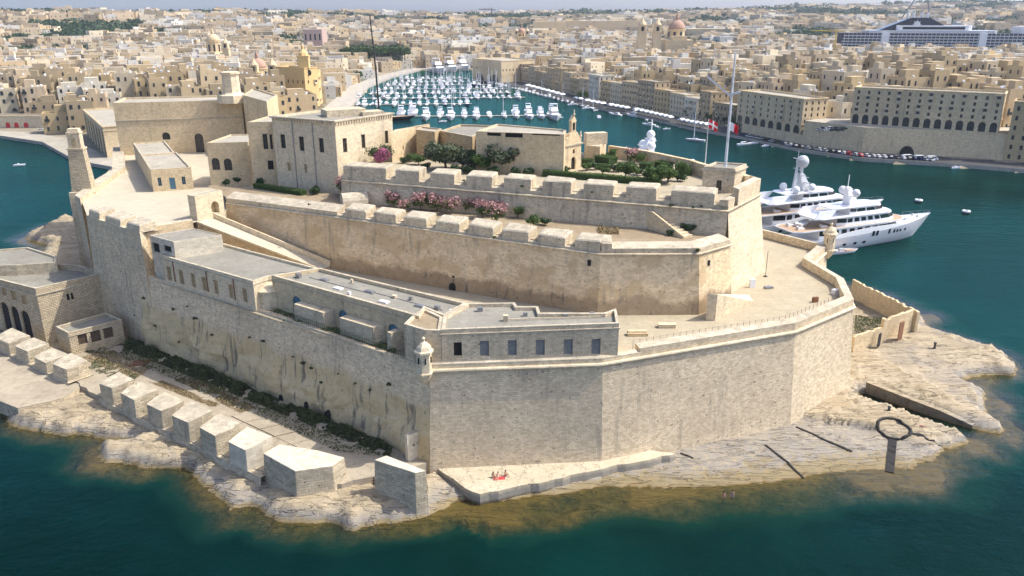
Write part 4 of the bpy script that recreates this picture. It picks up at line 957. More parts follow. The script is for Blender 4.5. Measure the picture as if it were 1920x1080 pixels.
mb = MB(); q = Vector(gable(0, 2.6)) + Vector((fn.x, fn.y, 0)) * .03; mb.box((q.x, q.y, q.z), (.75, .12, 1.5), math.atan2(fe.y, fe.x)); mb.build('bell_opening', 'dark_void', chap, loc=q)
zr = zch + .3
building('garden_range', 'low stone range with small dark windows joining the chapel', 'building', [Q(825, 245, zr), Q(886, 256, zr) + Vector((-.05, 0)), Q(930, 235, zr), Q(862, 233, zr)], ZG - .1, zr, 'tan_plaster', 'roof_grey', [(835, 272, 843, 283, 'void', True), (861, 274, 868, 284, 'void'), (881, 284, 887, 290, 'void')], .4, .5)
building('upper_range', 'pale flat roofed storey rising behind the chapel roof', 'building', [Q(892, 246, zch + 2.6), Q(1058, 252, zch + 2.6), Q(1062, 243, zch + 2.6), Q(931, 232, zch + 2.6)], ZG, zch + 2.6, 'plaster_stone', 'roof_pale', [(913, 249, 939, 255, 'void'), (947, 249, 980, 258, 'void'), (996, 249, 1050, 254, 'void')], .3, .5)
zk = zch + .5
building('garden_range', 'small ochre block with a brown door between palace and range', 'building', [Q(780, 243, zk), Q(815, 247, zk), Q(828, 241, zk), Q(790, 237, zk)], ZG - .1, zk, 'tan_plaster', 'roof_pale', [(800, 271, 809, 289, 'brown')], .3, .3)
building('link_wall', 'stone screen wall linking the palace to the ochre block', 'wall', [Q(733, 249, zk + .2), Q(781, 236, zk + .2), Q(806, 232, zk + .2), Q(740, 243, zk + .2)], ZG - .1, zk + .2, 'plaster_stone', 'cap_stone', [(755, 273, 757, 281, 'void')], .15, .3)
zt_ = zat(253, Q(1098, 300, ZG))
building('signal_tower', 'stout roofless stone pier standing alone behind the chapel', 'tower', para(Q(1096, 272, zt_ - 2.5), Q(1125, 275, zt_ - 2.5), Q(1137, 264, zt_ - 2.5)), ZG - .2, zt_ - 2.5, 'plaster_stone', 'cap_stone', (), .1, .6)
q = Q(1122, 272, zt_ - 2.5) + Vector((-.5, 2.0)); mb = MB(); mb.box((q.x, q.y, zt_ - 2.55), (5.0, 2.2, 2.6), .25); o = mb.build('pier_block', 'ashlar', None, loc=(q.x, q.y, zt_ - 2.5)); tag(o, 'square stone block on top of the roofless pier', 'block')
# ------------------------------------------------------------------ sea battery, lower buildings, ledges
# white sunlit rock slab below the bastion
slab = [Q(806, 872, 1.7), Q(872, 917, 1.7), Q(900, 928, 1.7), Q(935, 922, 1.7), Q(1040, 900, 1.7), Q(1145, 876, 1.7), Q(1215, 862, 1.9), Q(1270, 848, 1.9), Q(1130, 835, 1.7), Q(796, 835, 1.7)]
def ragged(poly, amp, step, seed):
    out = []
    rr = random.Random(seed)
    for a, b in zip(poly, poly[1:] + poly[:1]):
        n = max(1, int((b - a).length / step)); d = (b - a).normalized(); nn = Vector((d.y, -d.x))
        for i in range(n): out.append(lerp(a, b, i / n) + nn * rr.uniform(-amp, amp) * (0 if i == 0 else 1))
    return out
mb = MB(); sp_ = ragged(slab, .22, 1.2, 4); mb.prism(sp_, -1.5, 1.75, inset=.12)
t = NT('slab_rock'); pos = t.pos(); z = t.n('SeparateXYZ', Vector=pos).outputs[2]; n1 = t.noise(pos, .3, 6, .65); n2 = t.noise(pos, 1.6, 5, .65)
c = t.mix(t.ramp(n1, .35, .65), (.47, .395, .265), (.55, .475, .34)); c = t.mix(t.math('MULTIPLY', t.ramp(n2, .54, .70), .5), c, (.38, .31, .205)); cr4 = t.ramp(t.math('ABSOLUTE', t.math('SUBTRACT', t.noise(pos, .28, 4, .6), .5)), .012, .003); c = t.mix(t.math('MULTIPLY', cr4, .7), c, (.16, .13, .09))
c = t.mix(t.ramp(t.math('ADD', z, t.math('MULTIPLY', t.math('SUBTRACT', n2, .5), .8)), 1.55, 1.1), c, (.30, .27, .215)); c = t.mix(t.ramp(t.math('ADD', z, t.math('MULTIPLY', t.math('SUBTRACT', n2, .5), .5)), .6, .2), c, (.13, .10, .055))
bs = t.bsdf(c, .9, t.bump(t.math('ADD', n1, n2), .6, .12)); t.out(bs)
o = mb.build('rock_ledge', 'slab_rock', None, loc=(*slab[0], 0)); tag(o, 'flat bright rock ledge where bathers sit under the bastion', 'rock ledge', kind='structure')
# slipway
mb = MB(); A = [P(799, 893, 1.75), P(805, 930, .75), P(822, 979, -.5)]; B = [P(815, 884, 1.75), P(846, 914, .75), P(884, 949, -.5)]
mb.quadstrip(A, B); mb.quadstrip(A, [a - Vector((0, 0, 2)) for a in A]); mb.quadstrip(B, [a - Vector((0, 0, 2)) for a in B]); o = mb.build('slipway', 'rock', None, loc=A[0]); tag(o, 'weedy stone slipway running into the sea beside the ledge', 'slipway', kind='structure')
# battery platform and its paving slabs
ZQ = 3.0
plat = [Q(175, 735, ZQ), Q(300, 800, ZQ), Q(490, 880, ZQ), Q(640, 905, ZQ), Q(790, 868, ZQ), joint[2] + Vector((-.3, .4)), joint[1] + Vector((.2, .4)), joint[0] + Vector((0, 1)), Q(120, 650, ZQ), Q(60, 660, ZQ)]
mb = MB(); mb.prism(ragged(plat, .25, 1.5, 9), -.5, ZQ - .25)
o = mb.build('battery_platform', 'slab_paving', None, loc=(*plat[0], 0)); tag(o, 'pale stony platform behind the battery merlons', 'platform', kind='structure')
rr = random.Random(5)
fa, fb, fc, fd = Q(330, 800, ZQ), Q(480, 768, ZQ), Q(668, 868, ZQ), Q(585, 893, ZQ)      # long flagged strip
pav = thing('flagged_paving', 'large pale stone paving slabs behind the merlons', 'paving', (*fa, ZQ)); pav['kind'] = 'structure'
base = {}
for i in range(7):
    for j in range(3):
        u0, u1, v0, v1 = i / 7 + .004, (i + 1) / 7 - .004, j / 3 + .01, (j + 1) / 3 - .01
        f = lambda u, v: lerp(lerp(fa, fd, u), lerp(fb, fc, u), v)
        mb = MB(); mb.prism([f(u0, v0), f(u1, v0), f(u1, v1), f(u0, v1)], ZQ - .3, ZQ - .12 + rr.uniform(-.05, .04)); mb.build('paving_slab', 'slab_paving', pav, loc=(*f(u0, v0), ZQ))
# battery walls
def worn(o, w, seed):
    """rounds and roughens the arrises of a block"""
    b = o.modifiers.new('bevel', 'BEVEL'); b.width = w; b.segments = 2; b.limit_method = 'ANGLE'
def battery(name, label, line, sill, top, depth, items, base_z=-.4, mats='battery_stone'):
    root = thing(name, label, 'battery wall', (*line[0], base_z)); scarp(line, base_z, sill, .5, mats, root, back=depth + .6)
    for (xa, ya), (xb, yb), m in items:
        a = along(line[0], line[-1], xa, ya); b = along(line[0], line[-1], xb, yb); d = (b - a).normalized(); nn = Vector((d.y, -d.x))
        a0, b0 = a - nn * .05, b - nn * .05; a1, b1 = a - nn * depth - d * .7, b - nn * depth + d * .7; tip0 = (a0 + b0) / 2
        mb = MB(); poly = [a0, b0, lerp(b0, b1, .55) + d * .15, b1, a1, lerp(a0, a1, .55) - d * .15]
        rj = random.Random(int(xa) + 7); poly = [q_ + Vector((rj.uniform(-.14, .14), rj.uniform(-.14, .14))) for q_ in poly]; dt = rj.uniform(-.3, .25)
        lo = [(p.x, p.y, sill - .02) for p in poly]; tz = [top + dt + q_ + rj.uniform(-.14, .14) for q_ in (-.3, -.3, 0, .15, .15, 0)]
        hi = [(p.x - nn.x * .12, p.y - nn.y * .12, z) for p, z in zip(poly, tz)]
        mb.loft([lo, hi], caps=False); mb.face(hi, 1); o = mb.build('merlon', [m, 'cap_stone' if m == mats else m], root, loc=(*a, sill)); worn(o, .10, int(xa))
    return root
l1 = [Q(185, 752, 2.2), Q(490, 900, 2.2)]
bt = battery('sea_battery', 'row of big splayed merlons on the rocky shore below the curtain wall', l1, 2.6, 6.2, 4.0,
    [((186, 735), (209, 748), 'battery_stone'), ((228, 757), (255, 771), 'battery_stone'), ((275, 780), (303, 795), 'battery_stone'), ((325, 806), (354, 821), 'battery_stone'), ((376, 830), (406, 845), 'battery_stone'), ((430, 855), (464, 872), 'white_stone')])
bz = 1.0; cb = [Q(494, 893, 2.2), Q(557, 943, bz), Q(630, 932, bz), Q(655, 913, bz), Q(600, 880, 2.6), Q(528, 868, 2.6)]; zt2 = zat(885, cb[1])
mb = MB(); mb.prism(cb, -.3, zt2, mtop=1, inset=.25); o = mb.build('corner_block', ['battery_stone', 'white_stone'], bt, loc=(*cb[1], 0)); o['label'] = 'angular end block of the battery'; worn(o, .1, 1)
w0, w1 = Q(781, 968, .3), Q(803, 962, .3); zw_ = zat(888, w0); w2, w3 = Q(725, 852, zw_), Q(697, 862, zw_)
mb = MB(); mb.prism([w0, w1 + Vector((.3, 0)), w2, w3], -.8, [zw_] * 4, mtop=1, inset=.18); o = mb.build('end_wall', ['battery_stone', 'white_stone'], None, loc=(*w0, 0)); worn(o, .1, 2); tag(o, 'thick free standing stone wall jutting to the water beside the slipway', 'wall')
l2 = [Q(-40, 640, 2.6), Q(130, 722, 2.6)]
battery('sea_battery', 'four weathered merlons on the paved quay beside the arched building', l2, 2.9, 5.5, 3.8,
    [((-8, 648), (17, 660), 'battery_stone'), ((28, 660), (52, 678), 'battery_stone'), ((63, 679), (88, 697), 'battery_stone'), ((100, 697), (124, 712), 'battery_stone')], -.3)
ap = [Q(-60, 640, 2.5), Q(125, 712, 2.5), Q(172, 712, 2.5), Q(120, 745, 2.5), Q(95, 752, 2.5), Q(33, 765, 2.5), Q(-60, 728, 2.5)]
mb = MB(); mb.prism(ap, -2, 2.5, mtop=1); o = mb.build('quay_apron', ['battery_stone', 'slab_paving'], None, loc=(*ap[1], 0)); tag(o, 'bright worn stone quay in front of the four merlons', 'quay', kind='structure')
# pierced gate wall at the foot of the bastion corner
g0, g1 = Q(766, 872, 2.2), Q(799, 858, 2.2); gzt = zat(817, g0); ge = (g1 - g0).normalized(); gn_ = Vector((-ge.y, ge.x)) * .7
building('pierced_wall', 'small pale pierced wall with three square holes at the bastion corner', 'wall', [g0, g1, g1 + gn_, g0 + gn_], 0, gzt, 'white_stone', 'cap_stone', [(774, 832, 778, 837, 'void'), (782, 828, 787, 833, 'void'), (791, 823, 796, 829, 'void')], .1, .2)
# ---- left lower buildings
zl1 = zat(560, Q(79, 640, 3.0)) + .2
cor = Q(66, 541, zl1 + 1.5); zl2 = zl1 + 1.5
Lp, Rp = Q(-70, 507, zl2), Q(192, 512, zl2)
arch_house = building('arched_house', 'large stone block with arched openings and grey roof on the quay', 'building', [Lp, cor, Rp, Q(150, 497, zl2), Q(60, 490, zl2), Q(-80, 490, zl2)], 2.0, zl2, 'rough_stone', 'roof_grey',
    [(5, 568, 19, 620, 'void', True), (24, 576, 38, 627, 'void', True), (43, 584, 58, 634, 'void', True), (3, 537, 11, 553, 'stone'), (21, 546, 30, 562, 'stone'), (40, 554, 49, 570, 'stone'), (125, 550, 131, 564, 'void', True), (133, 549, 138, 562, 'void', True)], 1.3, .5, [(zl1, .25, .18)])
zl3 = zl2 + 1.0
building('rear_house', 'grey roofed stone block behind the arched house', 'building', [Q(-80, 500, zl3), Q(30, 497, zl3), Q(106, 492, zl3), Q(106, 480, zl3), Q(52, 463, zl3), Q(-80, 474, zl3)], 2.0, zl3, 'ashlar_weathered', 'roof_grey', (), .4, .4)
s0 = Q(132, 662, 3.0); zs = zat(622, s0)
building('low_house', 'low stone hut with three wide windows and grey roof', 'building', [Q(104, 612, zs), Q(127, 624, zs), Q(228, 599, zs), Q(197, 586, zs)], 2.4, zs, 'rough_stone', 'roof_grey', [(146, 625, 164, 646, 'brown'), (170, 618, 189, 641, 'brown'), (194, 612, 212, 634, 'brown')], .5, .4, [(zs - .9, .2, .12)])  # brown panes paint the shaded interior into the three openings
# ---- ruined yard on the east shore
yd = [Q(1600, 655, 2.5), Q(1636, 637, 2.5), Q(1672, 641, 2.5) * 0 + Q(1673, 636, 2.5), Q(1720, 615, 2.5)]
ry = thing('ruined_yard', 'roofless crumbling stone yard wall leaning on the bastion foot', 'ruin', (*yd[1], 2.2))
def rubble_wall(a, b, z0, h0, h1, th, seed):
    mb = MB(); n = max(3, int((b - a).length / .7)); d = (b - a).normalized(); nn = Vector((-d.y, d.x)) * th; r2 = random.Random(seed); hs = [lerp(h0, h1, i / n) + r2.uniform(-.25, .25) for i in range(n + 1)]
    F0 = [(*(lerp(a, b, i / n)), z0) for i in range(n + 1)]; F1 = [(*(lerp(a, b, i / n)), z0 + hs[i]) for i in range(n + 1)]; B1 = [(*(lerp(a, b, i / n) + nn), z0 + hs[i] + r2.uniform(-.1, .1)) for i in range(n + 1)]; B0 = [(*(lerp(a, b, i / n) + nn), z0) for i in range(n + 1)]
    mb.quadstrip(F0, F1); mb.quadstrip(F1, B1); mb.quadstrip(B1, B0); mb.face([F0[0], F1[0], B1[0], B0[0]]); mb.face([F0[-1], F1[-1], B1[-1], B0[-1]])
    mb.build('wall', 'plaster_stone', ry, loc=(*a, z0))
rubble_wall(yd[0], yd[1] + Vector((2.2, .6)), 1.6, 3.6, 3.4, .6, 1); rubble_wall(yd[1] + Vector((2.4, 1.2)), yd[3] + Vector((-1.2, .3)), 1.6, 4.6, 4.8, .7, 2)
rubble_wall(yd[3], Q(1603, 565, 2.5) + Vector((1.5, 5)), 1.6, 4.6, 4.4, .6, 3)
for x0, x1, y0, y1, m in ((1683, 1691, 606, 634, 'rust'), (1645, 1650, 628, 647, 'dark_void')):
    a, b = Q(x0, y1, 2.3), Q(x1, y1 - 3, 2.3); a = a + Vector((-.1, -.35)); b = b + Vector((-.1, -.35)); mb = MB(); mb.prism([a, b, b + Vector((.1, .5)), a + Vector((.1, .5))], 1.9, zat(y0, a)); mb.build('gate', m, ry, loc=(*a, 2))
# round rock-cut channel and grooves on the shelf
rc = P(1676, 806, 1.3); gzr = ground_z(rc.x, rc.y) + .12
tt_ = thing('channel_ring', 'dark round channel cut in the sloping rock with a run to the sea', 'channel', (rc.x, rc.y, gzr))
mb = MB(); N = 32; Rr = 2.45
def slope_pt(x, y, dz=.0): return (x, y, max(ground_z(x, y), -.3) + dz)
mb.tube([slope_pt(rc.x + Rr * math.cos(2 * math.pi * k / N), rc.y + Rr * 1.05 * math.sin(2 * math.pi * k / N), .05) for k in range(N + 1)], .27, 8, caps=False); mb.build('ring', 'dark_void', tt_, loc=(rc.x, rc.y, gzr))
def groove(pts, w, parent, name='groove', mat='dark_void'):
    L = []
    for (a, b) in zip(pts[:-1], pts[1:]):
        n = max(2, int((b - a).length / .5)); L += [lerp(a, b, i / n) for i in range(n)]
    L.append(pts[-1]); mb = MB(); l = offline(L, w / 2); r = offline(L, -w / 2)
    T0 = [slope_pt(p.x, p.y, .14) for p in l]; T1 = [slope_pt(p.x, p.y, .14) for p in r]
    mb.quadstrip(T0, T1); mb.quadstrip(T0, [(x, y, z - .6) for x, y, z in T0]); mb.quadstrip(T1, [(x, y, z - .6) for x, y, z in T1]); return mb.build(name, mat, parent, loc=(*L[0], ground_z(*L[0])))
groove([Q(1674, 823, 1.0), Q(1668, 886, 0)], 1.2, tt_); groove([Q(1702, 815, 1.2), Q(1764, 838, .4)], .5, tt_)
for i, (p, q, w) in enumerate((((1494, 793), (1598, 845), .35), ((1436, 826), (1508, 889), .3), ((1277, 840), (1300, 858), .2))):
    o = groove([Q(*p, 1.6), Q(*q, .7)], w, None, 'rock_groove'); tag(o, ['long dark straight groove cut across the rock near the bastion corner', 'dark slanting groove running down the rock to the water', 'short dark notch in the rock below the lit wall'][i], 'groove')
dl = [Q(1621, 737, 0), Q(1690, 762, 0), Q(1760, 786, 0), Q(1822, 805, 0)]; zts = [2.2, 1.9, 1.6, .7]; mb = MB()
bk_ = offline(dl, -1.1) if offline(dl, -1.1)[0].y > dl[0].y else offline(dl, 1.1)
mb.quadstrip([(*p, -1.5) for p in dl], [(*p, z) for p, z in zip(dl, zts)]); mb.quadstrip([(*p, z) for p, z in zip(dl, zts)], [(*p, z + .05) for p, z in zip(bk_, zts)]); mb.quadstrip([(*p, z + .05) for p, z in zip(bk_, zts)], [(*p, -1.5) for p in bk_]); o = mb.build('dock_wall', 'rock', None, loc=(*dl[0], 0)); tag(o, 'straight cut rock face along the narrow dock channel', 'rock face', kind='structure')
# small iron fittings on the shelf
for i, (x, y, h) in enumerate(((1753, 648, 1.3), (1667, 768, .8))):
    p = P(x, y, 2.0); gz_ = ground_z(p.x, p.y); mb = MB(); mb.lathe([(.35, 0), (.3, .1), (.22, .2), (.2, h * .8), (.32, h * .85), (.3, h), (.1, h * 1.05)], (p.x, p.y, gz_ - .05), 8); o = mb.build('mooring_bollard', 'metal_dark', None, loc=(p.x, p.y, gz_)); tag(o, ['black iron bollard standing on the far rock shelf', 'low iron bollard beside the rock cut dock'][i], 'bollard')
p = P(892, 848, 1.75); mb = MB(); mb.box((p.x, p.y, 1.7), (.08, .08, 1.3)); mb.box((p.x, p.y - .05, 2.5), (.8, .08, .8)); o = mb.build('notice_board', 'cloth_dark', None, loc=(p.x, p.y, 1.7)); tag(o, 'dark square board on a post against the bastion foot', 'sign')
# terrace clutter
for i, (x, y, s, m, lb) in enumerate(((1410, 538, (1.1, .5, 1.5), 'white_paint', 'white air conditioning cabinet against the cavalier flank'), (1570, 551, (2.0, 1.0, .9), 'white_paint', 'white cabinet tucked behind the terrace parapet'), (1441, 540, (1.6, .9, .3), 'metal_grey', 'flat grey hatch on the sandy terrace'), (1528, 566, (1.0, .5, .9), 'rust', 'brown bench beside the wire fence'))):
    p = P(x, y, ZC); mb = MB(); mb.box((p.x, p.y, ZC - .04), s, .3); mb.box((p.x, p.y, ZC + s[2] - .04), (s[0] * .9, s[1] * .9, .06), .3); o = mb.build(['air_conditioner', 'cabinet', 'floor_hatch', 'bench'][i], m, None, loc=(p.x, p.y, ZC)); tag(o, lb, ['cabinet', 'cabinet', 'hatch', 'bench'][i])
pp = P(1435, 518, ZC); mb = MB(); mb.tube([pp, pp + Vector((0, 0, 5))], .05, 6); mb.lathe([(.4, 0), (.38, .12), (.1, .2)], (pp.x, pp.y, ZC - .02), 8); o = mb.build('lamp_pole', 'metal_dark', None, loc=pp); tag(o, 'thin dark pole at the foot of the cavalier flank', 'pole')
p = P(1195, 628, ZC); mb = MB(); mb.box((p.x, p.y, ZC - .03), (3.2, 1.1, .5)); mb.box((p.x, p.y + .1, ZC + .47), (3.0, .7, .25)); o = mb.build('stone_bench', 'plaster_stone', None, loc=(p.x, p.y, ZC)); tag(o, 'long pale stone bench beside the barracks end', 'bench')
p = P(1250, 613, ZC); mb = MB(); mb.box((p.x, p.y, ZC - .03), (2.8, .9, .55)); mb.box((p.x, p.y, ZC + .5), (2.9, 1.0, .08)); o = mb.build('stone_bench', 'plaster_pale', None, loc=(p.x, p.y, ZC)); tag(o, 'pale block bench in the middle of the terrace edge', 'bench')
# red timber stack and rusty pallet behind the battery
p = P(257, 683, ZQ); mb = MB()
stk = thing('timber_stack', 'stack of reddish boards lying among weeds behind the battery', 'timber', (p.x, p.y, ZQ - .25))
for i in range(6): mb = MB(); mb.box((p.x + i * .12, p.y + i * .38, ZQ - .25 + .02 * i), (3.0, .3, .22), .25); mb.build('board', 'rust', stk, loc=(p.x, p.y + i * .38, ZQ))
# ------------------------------------------------------------------ plants
def leaves(clumps, size, seed, squash=.7, shell=.35, zmin=None):
    """leaf-sized quads scattered through ellipsoid clumps -> vertex and face arrays"""
    r = np.random.default_rng(seed); VV = []
    for (cx, cy, cz, rx, ry, rz, n) in clumps:
        d = r.normal(size=(n, 3)); d /= np.linalg.norm(d, axis=1)[:, None]
        rad = (shell + (1 - shell) * r.random(n)) ** .6
        c = d * rad[:, None] * np.array([rx, ry, rz]) + np.array([cx, cy, cz])
        if zmin is not None: c[:, 2] = np.maximum(c[:, 2], zmin)
        nrm = d + r.normal(size=(n, 3)) * .6; nrm /= np.linalg.norm(nrm, axis=1)[:, None]
        a = np.cross(nrm, r.normal(size=(n, 3))); a /= np.linalg.norm(a, axis=1)[:, None] + 1e-9; b = np.cross(nrm, a)
        s = size * (.6 + .8 * r.random(n))[:, None]
        VV.append(np.stack([c - a * s, c - b * s * squash, c + a * s, c + b * s * squash], 1).reshape(-1, 3))
    V = np.concatenate(VV); F = np.arange(len(V)).reshape(-1, 4)
    return V, F
def mesh_np(name, V, F, mat, parent=None, loc=(0, 0, 0), smooth=False):
    me = bpy.data.meshes.new(name); me.vertices.add(len(V)); me.vertices.foreach_set('co', np.ascontiguousarray(V, dtype=np.float32).ravel())
    k = F.shape[1]; me.loops.add(F.size); me.loops.foreach_set('vertex_index', F.ravel().astype(np.int32)); me.polygons.add(len(F))
    me.polygons.foreach_set('loop_start', np.arange(0, F.size, k, dtype=np.int32)); me.polygons.foreach_set('loop_total', np.full(len(F), k, np.int32)); me.polygons.foreach_set('use_smooth', np.full(len(F), smooth)); me.update(calc_edges=True)
    me.materials.append(M[mat]); o = bpy.data.objects.new(name, me); COL.objects.link(o)
    if parent is not None: o.parent = parent
    o.location = loc; return o
def blob_clumps(r, h, n, per, seed, zc=None, spread=.75):
    rr = random.Random(seed); zc = h * .6 if zc is None else zc; out = [(0, 0, zc, r * .6, r * .6, h * .32, per * 2)]
    for i in range(n):
        a = rr.uniform(0, 6.28); q = r * spread * math.sqrt(rr.random()); s = rr.uniform(.28, .5) * r
        out.append((q * math.cos(a), q * math.sin(a), zc + rr.uniform(-.35, .4) * h * .55, s, s, s * .8, per))
    return out
def trunk(h, r, limbs, seed, parent, spread=1.0):
    rr = random.Random(seed); mb = MB(); mb.tube([(0, 0, -.2), (rr.uniform(-.1, .1), rr.uniform(-.1, .1), h * .5), (rr.uniform(-.2, .2), rr.uniform(-.2, .2), h)], [r, r * .8, r * .55], 7)
    for i in range(limbs):
        a = 6.28 * i / limbs + rr.uniform(-.4, .4); mb.tube([(0, 0, h * .7), (math.cos(a) * spread * .5, math.sin(a) * spread * .5, h * 1.15), (math.cos(a) * spread, math.sin(a) * spread, h * 1.5)], [r * .5, r * .35, r * .15], 5)
    return mb.build('trunk', 'bark', parent)
def plant(name, kind, seed):
    root = thing(name, 'plant', 'plant')
    if kind == 'oleander':
        V, F = leaves(blob_clumps(1.35, 2.4, 9, 60, seed, 1.3), .16, seed, .35); mesh_np('foliage', V, F, 'leaf_green', root)
        V, F = leaves(blob_clumps(1.45, 2.3, 12, 22, seed + 50, 1.75), .14, seed + 9, .9, .75); mesh_np('blossom', V, F, 'petal_pink', root); trunk(.9, .07, 5, seed, root, .6)
    elif kind == 'oleander_green':
        V, F = leaves(blob_clumps(1.3, 2.5, 10, 75, seed, 1.35), .17, seed, .35); mesh_np('foliage', V, F, 'leaf_green', root); trunk(.9, .07, 5, seed, root, .6)
    elif kind == 'bougainvillea':
        V, F = leaves(blob_clumps(3.2, 4.5, 12, 110, seed, 2.2), .2, seed, .6); mesh_np('foliage', V, F, 'leaf_dark', root)
        V, F = leaves([(.8 + .9 * math.cos(i * 1.3), -1.5 + .3 * math.sin(i), 2.0 + .8 * math.sin(i * 1.7), 1.2, .7, .9, 160) for i in range(7)], .17, seed + 9, .9, .5); mesh_np('blossom', V, F, 'petal_magenta', root); trunk(1.4, .12, 4, seed, root, 1.2)
    elif kind == 'olive':
        V, F = leaves(blob_clumps(2.7, 3.2, 20, 150, seed, 2.2), .24, seed, .5); mesh_np('crown', V, F, 'leaf_olive', root); trunk(1.2, .2, 5, seed, root, 1.5)
    elif kind == 'greentree':
        V, F = leaves(blob_clumps(2.4, 2.8, 18, 140, seed, 2.0), .23, seed, .5); mesh_np('crown', V, F, 'leaf_green', root); trunk(1.1, .18, 5, seed, root, 1.4)
    elif kind == 'bush':
        V, F = leaves(blob_clumps(1.0, 1.3, 8, 70, seed, .6), .13, seed, .5, zmin=.02); mesh_np('foliage', V, F, 'leaf_dark', root); trunk(.4, .06, 4, seed, root, .4)
    elif kind == 'tuft':
        V, F = leaves(blob_clumps(.42, .6, 5, 24, seed, .25), .1, seed, .5, zmin=-.15); mesh_np('foliage', V, F, 'weed', root)
    return root
PROTO = {}
def put(kind, label, x, y, z, scale=1.0, seed=1, cat=None, group=None, loc=None):
    key = (kind, seed % 3); loc = Vector(loc) if loc is not None else P(x, y, z)
    nm = {'oleander': 'oleander', 'oleander_green': 'oleander', 'bougainvillea': 'bougainvillea', 'olive': 'olive_tree', 'greentree': 'garden_tree', 'bush': 'bush', 'tuft': 'wall_weed'}[kind]
    if key not in PROTO:
        o = plant(nm, kind, seed % 3 + 11 * len(PROTO)); PROTO[key] = o; note_kids(o)
    else: o = copy_tree(PROTO[key])
    o.location = loc; o.scale = (scale,) * 3; o.rotation_euler = (0, 0, (seed * 2.399) % 6.28)
    o['label'] = label; o['category'] = cat or {'olive': 'tree', 'greentree': 'tree'}.get(kind, 'shrub')
    if group: o['group'] = group
    elif 'group' in o: del o['group']
    return o
# oleanders on the middle terrace, left to right
OL = [(650, 366, 1.3, 'large pink oleander beside the vaulted hood'), (738, 388, 1.0, 'pink and green oleander first after the vaulted hood'), (757, 398, .8, 'small oleander low behind the second merlon'), (789, 394, 1.15, 'rosy oleander in the terrace row behind the third merlon'), (819, 396, 1.1, 'pale pink oleander in the terrace row behind the fourth merlon'), (845, 402, 1.05, 'low pink oleander in front of the terrace row'), (887, 398, 1.1, 'dusty pink oleander at the back of the densest cluster'), (905, 408, 1.1, 'broad deep pink oleander leading the densest cluster'), (934, 404, 1.05, 'brownish pink oleander at the rear of the cluster'), (932, 416, 1.1, 'bright pink oleander nearest the merlons in the cluster')]
for i, (x, y, s, lb) in enumerate(OL): put('oleander', lb, x, y, ZT, s * 1.28, i)
put('oleander_green', 'tall faded green oleander standing alone near the wall', 971, 409, ZT, 1.1, 1); put('oleander_green', 'wide green bush behind the merlons near the stair', 1000, 427, ZT, 1.15, 0); put('bush', 'low spreading green bush right of the wide one', 1022, 422, ZT, 1.3, 2)
put('bush', 'dark round bush at the foot of the palace wall', 590, 364, ZT, 1.6, 0); put('bush', 'dark bush in the corner by the palace wing', 492, 345, ZT, 1.7, 1); put('bush', 'dark bush on the bank above the gate arch', 446, 343, ZT, 1.2, 2); put('bush', 'bright weedy bush beside the annex wall', 424, 347, ZT, 1.2, 0)
put('bush', 'leafy scrub at the top of the garden stair', 1268, 420, ZT, 1.8, 1); put('bush', 'leafy scrub half way down the garden stair', 1290, 436, ZT, 1.6, 2); put('bush', 'scrub patch at the foot of the garden stair', 1255, 441, ZT, 1.0, 0)
# garden
put('bougainvillea', 'magenta bougainvillea climbing against the palace wall', 712, 306, ZG, 1.0, 0)
GT = [('olive', 836, 318, 1.15, 'broad dark olive tree before the ochre block'), ('olive', 868, 318, .9, 'smaller olive tree beside the broad one'), ('greentree', 905, 322, 1.05, 'light green bushy tree in front of the garden range'), ('olive', 948, 321, 1.15, 'round grey olive tree against the chapel wall'), ('greentree', 785, 309, .6, 'small green shrub tree by the palace wall'),
      ('greentree', 1174, 334, .95, 'spreading garden tree in the middle of the lawn'), ('greentree', 1130, 327, .6, 'small pale green tree near the chapel door'), ('greentree', 1100, 320, .45, 'tiny dark tree beside the chapel front'), ('oleander_green', 1148, 302, 1.3, 'ruddy oleander at the back of the garden near the pier'), ('oleander', 1182, 305, 1.3, 'ruddy oleander in the middle of the garden back row'), ('oleander_green', 1202, 308, 1.2, 'ruddy oleander at the end of the garden back row'), ('greentree', 1230, 345, 1.0, 'bushy tree right of the long hedge'), ('greentree', 1252, 343, .95, 'leafy tree beside the garden statue'), ('oleander_green', 1280, 330, 1.4, 'dark shrub close to the guard house'), ('bush', 1022, 322, 1.2, 'rounded bush at the end of the hedge'), ('bush', 760, 306, 1.3, 'low shrub under the link wall'), ('bush', 800, 318, 1.4, 'low dark shrub left of the olive trees'), ('bush', 992, 330, 1.5, 'dark low shrub beside the chapel base'), ('bush', 880, 325, 1.7, 'broad low bush in front of the olive clump'), ('bush', 925, 328, 1.6, 'low bush between the bushy tree and the round olive'), ('bush', 855, 324, 1.5, 'small dark bush at the foot of the broad olive'), ('bush', 965, 329, 1.5, 'low bush right of the round olive tree'), ('bush', 1060, 324, 1.2, 'small bush at the chapel corner'), ('bush', 1115, 318, 1.5, 'round bush between chapel and pier hedge'), ('bush', 1150, 322, 1.6, 'wide bush in the middle flower bed'), ('bush', 1195, 328, 1.6, 'wide bush right of the spreading garden tree'), ('bush', 1215, 335, 1.5, 'dark bush behind the end of the long hedge'), ('bush', 1240, 328, 1.6, 'full bush near the stone urn'), ('bush', 1272, 340, 1.7, 'full bush beside the last merlon'), ('greentree', 770, 303, .5, 'rusty leaved climber shrub on the link wall')]
for i, (k, x, y, s, lb) in enumerate(GT): put(k, lb, x, y, ZG, s * (1.4 if k == 'olive' else 1.1 if k == 'greentree' else 1.0), i)
